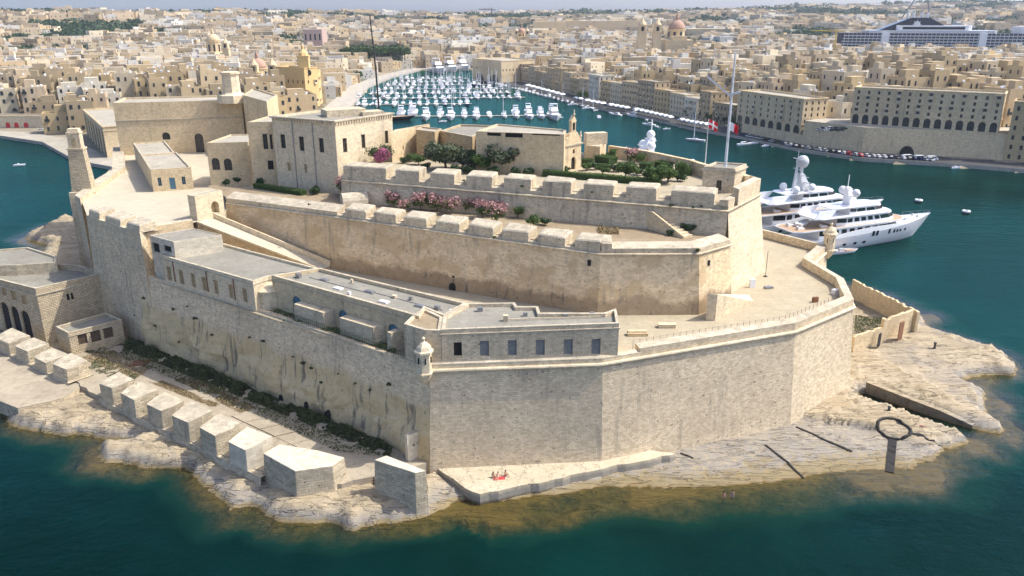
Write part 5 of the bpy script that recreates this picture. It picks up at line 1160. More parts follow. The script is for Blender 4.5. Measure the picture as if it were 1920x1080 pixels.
def hedge(label, a, b, w, h, seed):
    d = (b - a); L = d.length; root = thing('hedge', label, 'hedge', (*((a + b) / 2), ZG), rz=math.atan2(d.y, d.x)); r = np.random.default_rng(seed); n = int(L * 210)
    mb = MB(True); mb.box((0, 0, 0), (L - .2, w - .25, h - .12)); mb.build('core', 'leaf_dark', root)
    face = r.integers(0, 5, n); c = np.empty((n, 3)); c[:, 0] = (r.random(n) - .5) * L; c[:, 1] = (r.random(n) - .5) * w; c[:, 2] = r.random(n) * h
    c[face <= 1, 2] = h; c[face == 2, 1] = -w / 2; c[face == 3, 1] = w / 2; k = face == 4; c[k, 0] = np.where(r.random(k.sum()) < .5, -L / 2, L / 2)
    c += r.normal(size=c.shape) * .05; nn = r.normal(size=(n, 3)); a_ = np.cross(nn, r.normal(size=(n, 3))); a_ /= np.linalg.norm(a_, axis=1)[:, None]; b_ = np.cross(nn, a_); b_ /= np.linalg.norm(b_, axis=1)[:, None]; s = .11
    V = np.stack([c - a_ * s, c - b_ * s * .6, c + a_ * s, c + b_ * s * .6], 1).reshape(-1, 3); mesh_np('foliage', V, np.arange(len(V)).reshape(-1, 4), 'leaf_hedge', root)
hedge('long clipped green hedge behind the upper merlons', Q(1020, 330, ZG), Q(1238, 348, ZG), 1.5, 1.25, 1)
hedge('short clipped hedge before the chapel pier', Q(1092, 307, ZG), Q(1112, 309, ZG), 1.5, 1.2, 2); hedge('clipped block hedge in the back of the garden', Q(1122, 303, ZG), Q(1150, 308, ZG), 3.0, 1.6, 3)
hedge('clipped square hedge in the garden centre', Q(1200, 315, ZG), Q(1224, 317, ZG), 2.0, 1.3, 4); hedge('clipped hedge beside the garden wall', Q(1232, 313, ZG), Q(1256, 318, ZG), 2.0, 1.4, 5); hedge('dark clipped hedge near the guard house', Q(1262, 322, ZG), Q(1290, 330, ZG), 2.2, 1.4, 6)
hedge('low dark hedge at the foot of the palace', Q(480, 352, ZT), Q(570, 366, ZT), 1.5, 1.0, 7)
for o in bpy.data.objects:
    if o.name.startswith('hedge') and o.get('label', '').startswith('low dark hedge at'): o.location.z = ZT
# lamp statue on a plinth in the garden
p = P(1262, 331, ZG); mb = MB(); mb.box((p.x, p.y, ZG - .02), (.9, .9, .9)); mb.lathe([(.3, 0), (.22, .2), (.26, .9), (.12, 1.2), (.17, 1.4), (.03, 1.7)], (p.x, p.y, ZG + .88), 8); o = mb.build('garden_urn', 'plaster_pale', None, loc=(p.x, p.y, ZG)); tag(o, 'small stone urn on a plinth in the garden', 'urn')
# undergrowth along the foot of the curtain wall, weeds behind the battery
def scatter(name, label, quads, n, size, mat, seed, z, hmax, cat='undergrowth'):
    r = np.random.default_rng(seed); C_ = []
    for (a, b, c, d), k in quads:
        u = r.random(k); v = r.random(k); a, b, c, d = [np.array((*q, 0)) for q in (a, b, c, d)]
        p = (a[None] * (1 - u)[:, None] + b[None] * u[:, None]) * (1 - v)[:, None] + (d[None] * (1 - u)[:, None] + c[None] * u[:, None]) * v[:, None]
        nz_ = fbm(p[:, 0] * .5, p[:, 1] * .5, 3, seed); h = hmax * np.clip((nz_ - .3) * 2.2, .08, 1) * np.sin(np.pi * np.clip(v, .04, .96)) ** .5
        p[:, 2] = z + r.random(k) * h; C_.append(p[nz_ > .34])
    c = np.concatenate(C_); n = len(c); nn = r.normal(size=(n, 3)); nn[:, 2] += .6; a_ = np.cross(nn, r.normal(size=(n, 3))); a_ /= np.linalg.norm(a_, axis=1)[:, None]; b_ = np.cross(nn, a_); b_ /= np.linalg.norm(b_, axis=1)[:, None]; s = size * (.6 + .8 * r.random(n))[:, None]
    V = np.stack([c - a_ * s, c - b_ * s * .5, c + a_ * s, c + b_ * s * .5], 1).reshape(-1, 3); o = mesh_np(name, V, np.arange(len(V)).reshape(-1, 4), mat); return tag(o, label, cat, kind='stuff')
zq = ZQ - .25
scatter('undergrowth', 'dark scrubby undergrowth in the shade along the curtain wall foot', [((Q(232, 655, zq), Q(732, 858, zq), Q(735, 838, zq), Q(240, 632, zq)), 40000), ((Q(232, 655, zq), Q(732, 858, zq), Q(640, 850, zq), Q(222, 668, zq)), 3000)], 0, .19, 'weed', 4, zq, 1.9)
scatter('dry_weeds', 'brown dry weeds on the stony ground behind the battery', [((Q(330, 712, zq), Q(450, 775, zq), Q(480, 765, zq), Q(360, 700, zq)), 5000), ((Q(150, 672, zq), Q(250, 712, zq), Q(290, 690, zq), Q(200, 655, zq)), 4000), ((Q(275, 715, zq), Q(400, 765, zq), Q(412, 758, zq), Q(300, 712, zq)), 2500)], 0, .13, 'leaf_dry', 5, zq, .45)
scatter('green_weeds', 'patchy green weeds on the ground by the low hut', [((Q(165, 690, zq), Q(240, 725, zq), Q(262, 705, zq), Q(190, 665, zq)), 3000), ((Q(150, 660, zq), Q(225, 668, zq), Q(225, 650, zq), Q(150, 652, zq)), 1500)], 0, .13, 'weed', 6, zq, .5)
scatter('terrace_weeds', 'green creeping weeds along the barracks terrace', [((Q(505, 592, ZC), Q(740, 668, ZC), Q(745, 652, ZC), Q(520, 580, ZC)), 6000)], 0, .14, 'leaf_green', 7, ZC, .7)
scatter('slab_weeds', 'green weed patches where the bastion meets the rock', [((Q(905, 853, 1.8), Q(985, 854, 1.8), Q(985, 847, 1.8), Q(905, 846, 1.8)), 500), ((Q(960, 854, 1.8), Q(1018, 854, 1.8), Q(1018, 846, 1.8), Q(960, 846, 1.8)), 900), ((Q(805, 862, 1.8), Q(830, 863, 1.8), Q(830, 854, 1.8), Q(805, 854, 1.8)), 400)], 0, .13, 'leaf_green', 8, 1.75, .6)
scatter('yard_scrub', 'dry scrub and rubble inside the roofless yard', [((Q(1600, 640, 2.4), Q(1668, 622, 2.4), Q(1700, 600, 2.4), Q(1603, 590, 2.4)), 5000)], 0, .16, 'weed', 9, 2.2, 1.2)
p = P(1140, 432, ZT); scatter('dead_branches', 'heap of dry cut branches on the middle terrace', [((Q(1122, 438, ZT), Q(1160, 440, ZT), Q(1160, 424, ZT), Q(1122, 424, ZT)), 1200)], 0, .2, 'leaf_dry', 10, ZT, 1.2)
# weeds rooted in the walls
ORD = ['first', 'second', 'third', 'fourth', 'fifth', 'sixth', 'seventh', 'eighth', 'ninth', 'tenth', 'eleventh', 'twelfth', 'thirteenth', 'fourteenth', 'fifteenth', 'sixteenth', 'seventeenth', 'eighteenth', 'nineteenth', 'twentieth'] + ['twenty ' + w for w in ('first', 'second', 'third', 'fourth', 'fifth', 'sixth', 'seventh', 'eighth', 'ninth')] + ['thirtieth'] + ['thirty ' + w for w in ('first', 'second', 'third', 'fourth', 'fifth', 'sixth', 'seventh', 'eighth', 'ninth')] + ['fortieth'] + ['forty ' + w for w in ('first', 'second', 'third', 'fourth', 'fifth')]
def on_face(p0, p1, x, y, out): 
    s, z, t_, L = on_wall(p0, p1, x, y); e = (p1 - p0).normalized(); n = Vector((e.y, -e.x)); q = p0 + e * s; return (q.x + n.x * out, q.y + n.y * out, z)
k_ = 0
for (p0, p1, L, lb) in ((wB, bA, [(332, 605), (352, 600), (400, 593), (555, 668), (575, 682), (590, 690), (672, 718), (735, 722), (612, 716), (700, 730), (640, 700), (500, 640), (475, 632)], 'dark weed tuft rooted high in the yellow curtain wall rock'),
                        (wA, wB, [(260, 590), (275, 560), (330, 580), (355, 575), (372, 598), (300, 610), (345, 640), (400, 690), (405, 628)], 'dark weed tuft rooted in the curtain wall near the hut'),
                        (mW[0], mW[1], [(580, 385), (488, 385)], 'dark weed tuft on the long blank parapet'), (mW[2], mW[3], [(1308, 472)], 'dark weed clump on the corner of the middle bastion'), (mW[1], mW[2], [(928, 447)], 'small weed on the cordon under the merlons'),
                        (uw0, uw1, [(1315, 388), (1258, 388), (1300, 392), (1110, 362), (1180, 366), (980, 352), (870, 340)], 'weed tuft growing on the upper wall cordon')):
    for x, y in L:
        f = 0.0
        if p0 in (wA, wB):
            z_ = on_wall(p0, p1, x, y)[1]; f = max(0, (17 - z_) / 17) * 1.5
        put('tuft', lb + (', %s from left' % ORD[sorted(L).index((x, y))] if len(L) > 1 else ''), 0, 0, 0, (.55 + .9 * ((k_ * 37) % 10) / 10), k_, 'weed', lb + 's', loc=on_face(p0, p1, x, y, f + .15)); k_ += 1
# ------------------------------------------------------------------ yachts and boats
def hull_mb(mb, L, B, fs, fb, draft=.6, n=18, m=0, mdeck=1, deck_drop=.25, full=.55, rake=.09, transom=.85):
    """lofted hull, bow at +x; fs and fb are freeboard at stern and bow"""
    rings = []; D = []
    for i in range(n + 1):
        t = i / n; x = -L / 2 + L * t
        bd = B / 2 * (transom + (1 - transom) * min(1, t / .3)) * (1 - max(0, (t - full) / (1 - full)) ** 2.3); bw = B / 2 * transom * (1 - max(0, (t - full * .8) / (1 - full * .8)) ** 1.7); bd = max(bd, .02); bw = max(bw * .93, .02)
        s = fs + (fb - fs) * t ** 1.8; xr = x - L * rake * max(0, (t - .75) / .25) ** 1.5
        rings.append([(x, -bd, s), (lerp(xr, x, .55), -lerp(bw, bd, .7), s * .5), (xr, -bw, 0), (xr, -bw * .5, -draft), (xr, bw * .5, -draft), (xr, bw, 0), (lerp(xr, x, .55), lerp(bw, bd, .7), s * .5), (x, bd, s)])
        D.append(((x, -bd * .97, s - deck_drop), (x, bd * .97, s - deck_drop)))
    mb.loft(rings, close=False, caps=False, m=m); mb.face(rings[0], m)
    mb.quadstrip([d[0] for d in D], [d[1] for d in D], m=mdeck)
    mb.quadstrip([r[0] for r in rings], [d[0] for d in D], m=m); mb.quadstrip([r[7] for r in rings], [d[1] for d in D], m=m)
def deckpoly(x0, x1, w, front=.35, back=.12, n=6):
    """plan outline of a deckhouse, rounded ends"""
    L = x1 - x0; f = L * front; b = L * back; pts = []
    for k in range(n + 1): a = -math.pi / 2 + math.pi * k / n; pts.append(Vector((x1 - f + f * math.cos(a), w / 2 * (abs(math.sin(a)) ** .7) * (1 if a > 0 else -1))))
    pts.append(Vector((x0 + b, w / 2))); pts.append(Vector((x0, w / 2 * .8))); pts.append(Vector((x0, -w / 2 * .8))); pts.append(Vector((x0 + b, -w / 2)))
    return ccw(pts)
def house_tier(root, name, x0, x1, w, z0, z1, slant=.5, win=True, mats='gelcoat', front=.3):
    poly = deckpoly(x0, x1, w, front); top = [Vector((p.x - (slant if p.x > (x0 + x1) / 2 else -slant * .3), p.y * .94)) for p in poly]; mb = MB()
    mb.loft([[(p.x, p.y, z0) for p in poly], [(p.x, p.y, z1) for p in top]]); o = mb.build(name, mats, root, loc=(0, 0, z0) if False else None)
    if win:
        g = MB(); a0, a1 = .38, .82
        A = [Vector((lerp(p.x, q.x, a0), lerp(p.y, q.y, a0))) for p, q in zip(poly, top)]; Bp = [Vector((lerp(p.x, q.x, a1), lerp(p.y, q.y, a1))) for p, q in zip(poly, top)]
        A = offset(A, .03); Bp = offset(Bp, .03); k = len(poly)
        segs = [(i, (i + 1) % k) for i in range(k) if not (poly[i].x < x0 + .2 and poly[(i + 1) % k].x < x0 + .2)]
        for i, j in segs:
            L = (A[j] - A[i]).length; m_ = max(1, int(L / 2.6)); gap = .06 if m_ > 1 else .0
            for q in range(m_):
                u0, u1 = q / m_ + gap / 2, (q + 1) / m_ - gap / 2
                a, b, c, d = lerp(A[i], A[j], u0), lerp(A[i], A[j], u1), lerp(Bp[i], Bp[j], u1), lerp(Bp[i], Bp[j], u0)
                g.face([(*a, lerp(z0, z1, a0)), (*b, lerp(z0, z1, a0)), (*c, lerp(z0, z1, a1)), (*d, lerp(z0, z1, a1))])
        g.build('window_band', 'yacht_glass', o)
    return o
def slab_part(root, name, x0, x1, w, z, th, mats=('gelcoat', 'teak'), front=.2, back=.06, teak=True):
    poly = deckpoly(x0, x1, w, front, back); mb = MB(); mb.prism(poly, z, z + th); i = offset(poly, -.25)
    o = mb.build(name, mats[0], root)
    if teak and name == 'upper_deck': mb = MB(); mb.face([(p.x, p.y, z + th + .01) for p in i]); mb.build('deck_planking', mats[1], o)
    return o
def dome(mb, x, y, z, r, m=0): mb.lathe([(r * .55, 0), (r * .8, r * .25), (r, r * .8), (r * .97, r * 1.1), (r * .75, r * 1.55), (r * .4, r * 1.8), (.03, r * 1.88)], (x, y, z), 14, m)
def superyacht(name, label, loc, rz, s, style):
    root = thing(name, label, 'yacht'); G = 'gelcoat'
    mb = MB(); hull_mb(mb, 60, 10.4, 3.6, 6.6, 1.2, 24, rake=.10); mb.build('hull', [G, 'gelcoat'], root, smooth=True)
    mb = MB(); hull_mb(mb, 52, 8.6, .28, .3, 1.25, 20, deck_drop=.0, rake=.0); b_ = mb.build('boot_stripe', 'hull_navy', root); b_.location = (-3.6, 0, 0)
    # bulwark amidships raises the side
    mb = MB(); n = 16
    for sg in (-1, 1):
        A = []; Bq = []
        for i in range(n + 1):
            t = .22 + .62 * i / n; x = -30 + 60 * t; bd = 5.2 * (1 - max(0, (t - .55) / .45) ** 2.3); f = 3.6 + 3.0 * t ** 1.8; hh = 1.5 * math.sin(math.pi * min(1, i / n * 1.15)) ** .6 if i / n < .87 else .2
            A.append((x, sg * bd * 1.0, f - .05)); Bq.append((x, sg * bd * .985, f + max(.1, hh)))
        mb.quadstrip(A, Bq); mb.quadstrip(Bq, [(x, y - sg * .15, z) for x, y, z in Bq]); mb.quadstrip([(x, y - sg * .15, z) for x, y, z in Bq], [(x, y - sg * .15, z) for x, y, z in A])
    mb.build('bulwark', G, root)
    mb = MB()
    def side_win(x, z, w, h, sg, k=None):
        t = (x + 30) / 60; bd = 5.2 * (1 - max(0, (t - .55) / .45) ** 2.3); f = 3.6 + 3.0 * t ** 1.8; bw = 5.2 * .85 * (1 - max(0, (t - .44) / .56) ** 1.7) * .93; y = lerp(bw, bd, min(1, (z / f) * 1.1)) + .10
        t2 = (x + w + 30) / 60; bd2 = 5.2 * (1 - max(0, (t2 - .55) / .45) ** 2.3); f2 = 3.6 + 3.0 * t2 ** 1.8; bw2 = 5.2 * .85 * (1 - max(0, (t2 - .44) / .56) ** 1.7) * .93; y2 = lerp(bw2, bd2, min(1, (z / f2) * 1.1)) + .10
        wb = MB(); wb.loft([[(x, sg * (y - .25), z), (x + w, sg * (y2 - .25), z), (x + w, sg * (y2 - .1), z + h), (x, sg * (y - .1), z + h)], [(x, sg * (y + .12), z), (x + w, sg * (y2 + .12), z), (x + w, sg * (y2 + .3), z + h), (x, sg * (y + .3), z + h)]]); wb.build('porthole', 'yacht_glass', root)
    for x in (-19, -15.5, -9, -5, -1.5): side_win(x, 1.3, 1.2, .75, -1); side_win(x, 1.3, 1.2, .75, 1)
    for x in (1.5, 3.0, 8, 10.2, 11.6, 13.0, 15.3): side_win(x, 3.3, .8, 1.5, -1)
    mdeck = house_tier(root, 'main_deckhouse', -17, 15, 8.6, 3.5, 6.7, .8)
    slab_part(root, 'upper_deck', -27, 17, 9.6, 6.7, .35)
    house_tier(root, 'upper_deckhouse', -11, 13, 8.0, 7.0, 9.6, 1.4); slab_part(root, 'bridge_deck', -19, 11, 8.6, 9.6, .3)
    house_tier(root, 'bridge_deckhouse', -6, 8.5, 6.6, 9.9, 12.0, 1.6); slab_part(root, 'sun_deck', -13, 6.5, 7.0, 12.0, .28)
    mb = MB(); mb.loft([[(-20, -3.9, 9.9), (-14, -3.9, 9.9), (-14, -3.6, 9.9), (-20, -3.6, 9.9)], [(-18, -3.6, 12.0), (-12, -3.6, 12.0), (-12, -3.3, 12.0), (-18, -3.3, 12.0)]]); mb.loft([[(-20, 3.6, 9.9), (-14, 3.6, 9.9), (-14, 3.9, 9.9), (-20, 3.9, 9.9)], [(-18, 3.3, 12.0), (-12, 3.3, 12.0), (-12, 3.6, 12.0), (-18, 3.6, 12.0)]]); mb.build('wing_fairing', G, root)['kind'] = 'stuff'
    mast = MB(); mast.loft([[(-5, -1.6, 12.2), (-1.5, -1.6, 12.2), (-1.5, 1.6, 12.2), (-5, 1.6, 12.2)], [(-6, -.5, 17.5), (-4.6, -.5, 17.5), (-4.6, .5, 17.5), (-6, .5, 17.5)]]); mast.bar((-4.5, -3.0, 15), (-4.5, 3.0, 15), .7, .25); mast.bar((-5.2, -1.8, 17.2), (-5.2, 1.8, 17.2), .4, .15); mast.bar((-5.3, 0, 17), (-5.3, 0, 21), .16); mast.bar((-3, -.9, 16.2), (-3, .9, 16.2), .2, .12)
    if style == 2: mast.bar((-7, -1.5, 19), (-7, 1.5, 19), .3, .12); mast.bar((-7, -2.0, 22), (-7, 2.0, 22), .3, .12); mast.loft([[(-8.0, -.4, 12), (-6.4, -.4, 12), (-6.4, .4, 12), (-8.0, .4, 12)], [(-7.3, -.15, 21), (-6.9, -.15, 21), (-6.9, .15, 21), (-7.3, .15, 21)]]); mast.bar((-7.1, 0, 20), (-7.1, 0, 24.5), .12); mast.bar((-5.2, 0, 17), (-5.2, 0, 19.8), .7)
    mo = mast.build('radar_mast', 'gelcoat_grey' if style == 2 else G, root)
    for x, y, z, r in ([(-4.5, -2.6, 15.1, 1.15), (-4.5, 2.6, 15.1, 1.15)] if style == 1 else [(-9, -2.8, 12.3, 1.15), (-3, -2.8, 12.6, 1.15), (-9, 2.8, 12.3, 1.15)] if style == 2 else [(-4.5, -1.5, 15.4, .85), (-4.5, 1.5, 15.4, .85), (-5.2, 0, 17.4, .85)]):
        d = MB(); dome(d, x, y, z, r); d.build('satellite_dome', 'gelcoat', mo, smooth=True)
    if style == 2: d = MB(); dome(d, -5.2, 0, 19.4, 1.9); d.build('radar_dome', 'dome_grey', mo, smooth=True)
    # aft deck furniture, tender under a cover, rails
    mb = MB(); hull_mb(mb, 6.5, 2.4, .9, 1.2, .1, 10, mdeck=0); tb = mb.build('covered_tender', 'white_canvas', root); tb.location = (-19, 1.4, 7.2); tb.rotation_euler = (0, 0, .4)
    for x, y in ((-23, -2), (-23, 2.2), (-15, -2.4)): mb = MB(); mb.box((x, y, 7.05), (2.2, 1.0, .45)); mb.box((x - .9, y, 7.5), (.35, 1.0, .45)); mb.build('sofa', 'white_canvas', root)
    mb = MB()
    for sg in (-1, 1):
        pts = [(30 - 60 * (1 - t), sg * 5.1 * (1 - max(0, (t - .55) / .45) ** 2.3), 3.6 + 3.0 * t ** 1.8) for t in (.86, .9, .94, .97, .99)]
        for a, b in zip(pts[:-1], pts[1:]): mb.bar((a[0], a[1], a[2] + .9), (b[0], b[1], b[2] + .9), .06); mb.bar(a, (a[0], a[1], a[2] + .9), .06)
    mb.build('bow_rail', 'metal_grey', root)
    mb = MB(); mb.box((20, 0, 5.6), (2.4, 1.4, .5)); mb.lathe([(.4, 0), (.5, .3), (.3, .7)], (23.5, .9, 6.0), 8); mb.lathe([(.4, 0), (.5, .3), (.3, .7)], (23.5, -.9, 6.0), 8); mb.build('windlass', 'gelcoat_grey', root)
    root.location = loc; root.rotation_euler = (0, 0, rz); root.scale = (s,) * 3
    return root
a1 = R(22.5); d1 = Vector((math.cos(a1), math.sin(a1), 0)); n1_ = Vector((-math.sin(a1), math.cos(a1), 0))
bow1 = Vector((130, 239, 0)); superyacht('motor_yacht', 'large white motor yacht with teak aft deck beside the bastion', bow1 - d1 * 30, a1, 1.0, 1)
bow2 = Vector((123.5, 257, 0)); superyacht('motor_yacht', 'white motor yacht with one huge grey radar dome behind the other', bow2 - d1 * 31, a1, 1.03, 2)
m3 = P(1214, 285, 24); superyacht('motor_yacht', 'white yacht hidden behind the garden, only its three domed mast showing', Vector((m3.x - 7, m3.y - 3, 0)), a1 + math.pi, 1.62, 3)
# tender at the yacht's side, mooring buoys
def tender(name, label, loc, rz):
    root = thing(name, label, 'boat'); mb = MB(); hull_mb(mb, 9, 2.8, .8, 1.1, .3, 12, deck_drop=.35); mb.build('hull', ['gelcoat', 'teak'], root, smooth=True); mb = MB(); mb.box((-1, 0, .5), (1.6, 1.0, .9), taper=.2); mb.box((-2.8, 0, .5), (.8, 1.8, .5)); mb.build('console', 'gelcoat_grey', root); mb = MB(); mb.box((1.2, 0, .5), (1.5, 1.4, .3)); mb.build('sunbed', 'teak', root); mb = MB(); mb.box((-4.6, 0, -.1), (.6, .7, 1.3)); mb.build('outboard', 'metal_dark', root)
    root.location = loc; root.rotation_euler = (0, 0, rz); return root
tender('tender', 'small white tender lying beside the yacht hull', P(1582, 474, 0), .25)
for i, (x, y) in enumerate(((1722, 379), (1811, 400))):
    p = P(x, y, 0); root = thing('mooring_buoy', ['cream and black round mooring buoy nearer the yachts', 'cream and black round mooring buoy farther out to the right'][i], 'buoy', p); mb = MB(); mb.lathe([(1.2, -.4), (1.35, 0), (1.35, .5)], p, 16); mb.build('skirt', 'rubber', root, loc=p); mb = MB(); mb.lathe([(1.3, .5), (1.38, .7), (1.25, 1.05), (.8, 1.1), (.75, .8)], p, 16); mb.build('drum', 'white_canvas', root, loc=p); mb = MB(); mb.tube([(p.x + .3 * math.cos(a), p.y, p.z + .95 + .3 * math.sin(a)) for a in [math.pi * k / 6 for k in range(7)]], .07, 6); mb.build('ring', 'metal_dark', root, loc=p)
# ---- marina prototypes
def cruiser(name, L, hullm, fly):
    root = thing(name, 'boat', 'boat'); B = L * .31; k = L / 12
    mb = MB(); hull_mb(mb, L, B, 1.1 * k, 1.75 * k, .4, 10, deck_drop=.15 * k); mb.build('hull', [hullm, 'gelcoat'], root, smooth=False)
    mb = MB(); mb.loft([[(-.28 * L, -.36 * B, k), (.22 * L, -.30 * B, 1.2 * k), (.22 * L, .30 * B, 1.2 * k), (-.28 * L, .36 * B, k)], [(-.26 * L, -.30 * B, 2.5 * k), (.04 * L, -.27 * B, 2.5 * k), (.04 * L, .27 * B, 2.5 * k), (-.26 * L, .30 * B, 2.5 * k)]]); c = mb.build('cabin', 'gelcoat', root)
    g = MB(); g.loft([[(-.20 * L, -.352 * B, 1.6 * k), (.145 * L, -.303 * B, 1.7 * k), (.145 * L, .303 * B, 1.7 * k), (-.20 * L, .352 * B, 1.6 * k)], [(-.20 * L, -.325 * B, 2.25 * k), (.085 * L, -.288 * B, 2.25 * k), (.085 * L, .288 * B, 2.25 * k), (-.20 * L, .325 * B, 2.25 * k)]]); g.build('windscreen', 'yacht_glass', c)
    if fly:
        mb = MB(); mb.loft([[(-.34 * L, -.33 * B, 2.52 * k), (.03 * L, -.28 * B, 2.52 * k), (.03 * L, .28 * B, 2.52 * k), (-.34 * L, .33 * B, 2.52 * k)], [(-.34 * L, -.33 * B, 3.05 * k), (-.01 * L, -.26 * B, 3.15 * k), (-.01 * L, .26 * B, 3.15 * k), (-.34 * L, .33 * B, 3.05 * k)]]); mb.bar((-.16 * L, -.3 * B, 3 * k), (-.2 * L, -.3 * B, 4.1 * k), .15 * k); mb.bar((-.16 * L, .3 * B, 3 * k), (-.2 * L, .3 * B, 4.1 * k), .15 * k); mb.box((-.2 * L, 0, 4.05 * k), (.16 * L, .64 * B, .12 * k)); mb.build('flybridge', 'gelcoat', root)
    return root
def sloop(name, L, hullm):
    root = thing(name, 'boat', 'sailing boat'); B = L * .27; k = L / 12
    mb = MB(); hull_mb(mb, L, B, .95 * k, 1.25 * k, .4, 10, deck_drop=.08, full=.42, transom=.7); mb.build('hull', [hullm, 'gelcoat'], root)
    mb = MB(); mb.loft([[(-.12 * L, -.26 * B, 1.0 * k), (.22 * L, -.16 * B, 1.1 * k), (.22 * L, .16 * B, 1.1 * k), (-.12 * L, .26 * B, 1.0 * k)], [(-.1 * L, -.2 * B, 1.55 * k), (.16 * L, -.12 * B, 1.45 * k), (.16 * L, .12 * B, 1.45 * k), (-.1 * L, .2 * B, 1.55 * k)]]); mb.build('cabin', 'gelcoat', root)
    mb = MB(); mb.tube([(.06 * L, 0, 1 * k), (.06 * L, 0, 16 * k)], [.27, .2], 6); mb.bar((.06 * L, -1.1 * k, 9 * k), (.06 * L, 1.1 * k, 9 * k), .06); mb.build('mast', 'pole_white', root)
    mb = MB(); mb.tube([(.05 * L, 0, 2.2 * k), (-.34 * L, 0, 2.3 * k)], [.22, .16], 6); mb.build('boom', 'hull_navy' if hullm != 'hull_navy' else 'white_canvas', root)
    return root
def dinghy(name, hullm):
    root = thing(name, 'boat', 'boat'); mb = MB(); hull_mb(mb, 5.5, 2.0, .7, 1.0, .2, 8, deck_drop=.3); mb.build('hull', [hullm, 'gelcoat_grey'], root); mb = MB(); mb.box((-.5, 0, .4), (.9, .8, .9), taper=.2); mb.build('console', 'gelcoat', root); mb = MB(); mb.box((-2.8, 0, .1), (.4, .5, .9)); mb.build('outboard', 'metal_dark', root); return root
BP = [cruiser('motor_cruiser', 13, 'gelcoat', True), cruiser('motor_cruiser', 11, 'gelcoat', False), cruiser('motor_cruiser', 18, 'gelcoat', True), sloop('sailing_boat', 12, 'gelcoat'), sloop('sailing_boat', 13.5, 'hull_navy'), sloop('sailing_boat', 15, 'gelcoat'), cruiser('motor_cruiser', 14, 'hull_red', True), cruiser('motor_cruiser', 16, 'hull_navy', True), dinghy('open_boat', 'gelcoat'), cruiser('motor_cruiser', 24, 'gelcoat', True)]
for b in BP: note_kids(b)
KINDL = ['white flybridge cruiser moored in the crowded marina', 'white open cruiser moored in the crowded marina', 'larger white flybridge cruiser moored in the marina rows', 'white sailing boat with furled blue sail cover in the marina', 'navy hulled sailing boat among the white ones in the marina', 'long white sailing boat with a tall mast in the marina', 'red hulled cruiser at the end of the marina pontoon', 'navy hulled cruiser in the marina rows', 'small white open boat', 'big white motor yacht moored stern to in the marina']
KINDS_ = ['white flybridge cruiser', 'white open cruiser', 'larger white cruiser', 'white sailing boat', 'navy sailing boat', 'long white sailing boat', 'red cruiser', 'navy cruiser', 'small boat', 'big white yacht']
used_p = set(); boat_n = 0
def moor(k, loc, rz, label=None, group='boats in the marina', s=1.0):
    global boat_n
    if k in used_p: o = copy_tree(BP[k])
    else: o = BP[k]; used_p.add(k)
    o.location = loc; o.rotation_euler = (0, 0, rz); o.scale = (s,) * 3; o['label'] = label or KINDL[k]; o['group'] = group; boat_n += 1
    return o
rb2 = random.Random(21)
ROWS = [(219, 742, 1046), (197, 664, 885), (185, 664, 985), (176, 690, 960), (168, 704, 950), (161, 722, 915), (155, 736, 890), (149, 748, 880)]
for ri, (y, xa, xb) in enumerate(ROWS):
    a = P(xa, y, 0); b = P(xb, y - 2, 0); d = (b - a); L = d.length; d.normalize(); n = Vector((-d.y, d.x, 0)); ang = math.atan2(n.y, n.x)
    mb = MB(); mb.box((0, 0, -.2), (L, 2.4, .65), 0); po = mb.build('pontoon', 'quay_stone', None); po.location = (a + b) / 2; po.rotation_euler = (0, 0, math.atan2(d.y, d.x)); tag(po, 'floating marina pontoon, number %s out from the fortress' % ['first', 'second', 'third', 'fourth', 'fifth', 'sixth', 'seventh', 'eighth'][ri] if False else '%s marina pontoon counted from the fortress' % ['first', 'second', 'third', 'fourth', 'fifth', 'sixth', 'seventh', 'last'][ri], 'pontoon')
    u = 3.0; cnt = -1
    while u < L - 3:
        big = ri < 1
        cnt += 1
        for side in (-1, 1):
            if rb2.random() < (.2 if ri else .15): continue
            k = rb2.choice([0, 0, 1, 2, 9, 3, 5] if big else [0, 0, 1, 2, 3, 3, 3, 4, 5, 5, 5, 7]); Lb = [13, 11, 18, 12, 13.5, 15, 14, 16, 5.5, 24][k]
            s = rb2.uniform(.85, 1.1) if big else rb2.uniform(.6, .95); moor(k, a + d * (u + rb2.uniform(-.5, .5)) + n * side * (1.8 + Lb * s / 2), ang + (0 if side > 0 else math.pi) + rb2.uniform(-.05, .05), KINDS_[k] + ', %s out on the %s side of the %s pontoon' % (ORD[cnt], 'near' if side < 0 else 'far', ORD[ri]), s=s)
        u += rb2.uniform(7.5, 9.5) if big else rb2.uniform(4.6, 7.4)
for x, y, k, r_, lb in ((990, 212, 2, -1.6, 'white motor yacht left of the red hulled boat at the pontoon end'), (1013, 214, 6, -1.5, 'red hulled boat near the pontoon end'), (1033, 214, 7, -1.6, 'dark hulled boat last on the near pontoon'), (1048, 222, 8, .2, 'small pale dinghy off the pontoon end'), (830, 229, 8, .3, 'small white dinghy before the first pontoon')):
    moor(k, P(x, y, 0), r_, lb, 'boats at the near pontoon end')
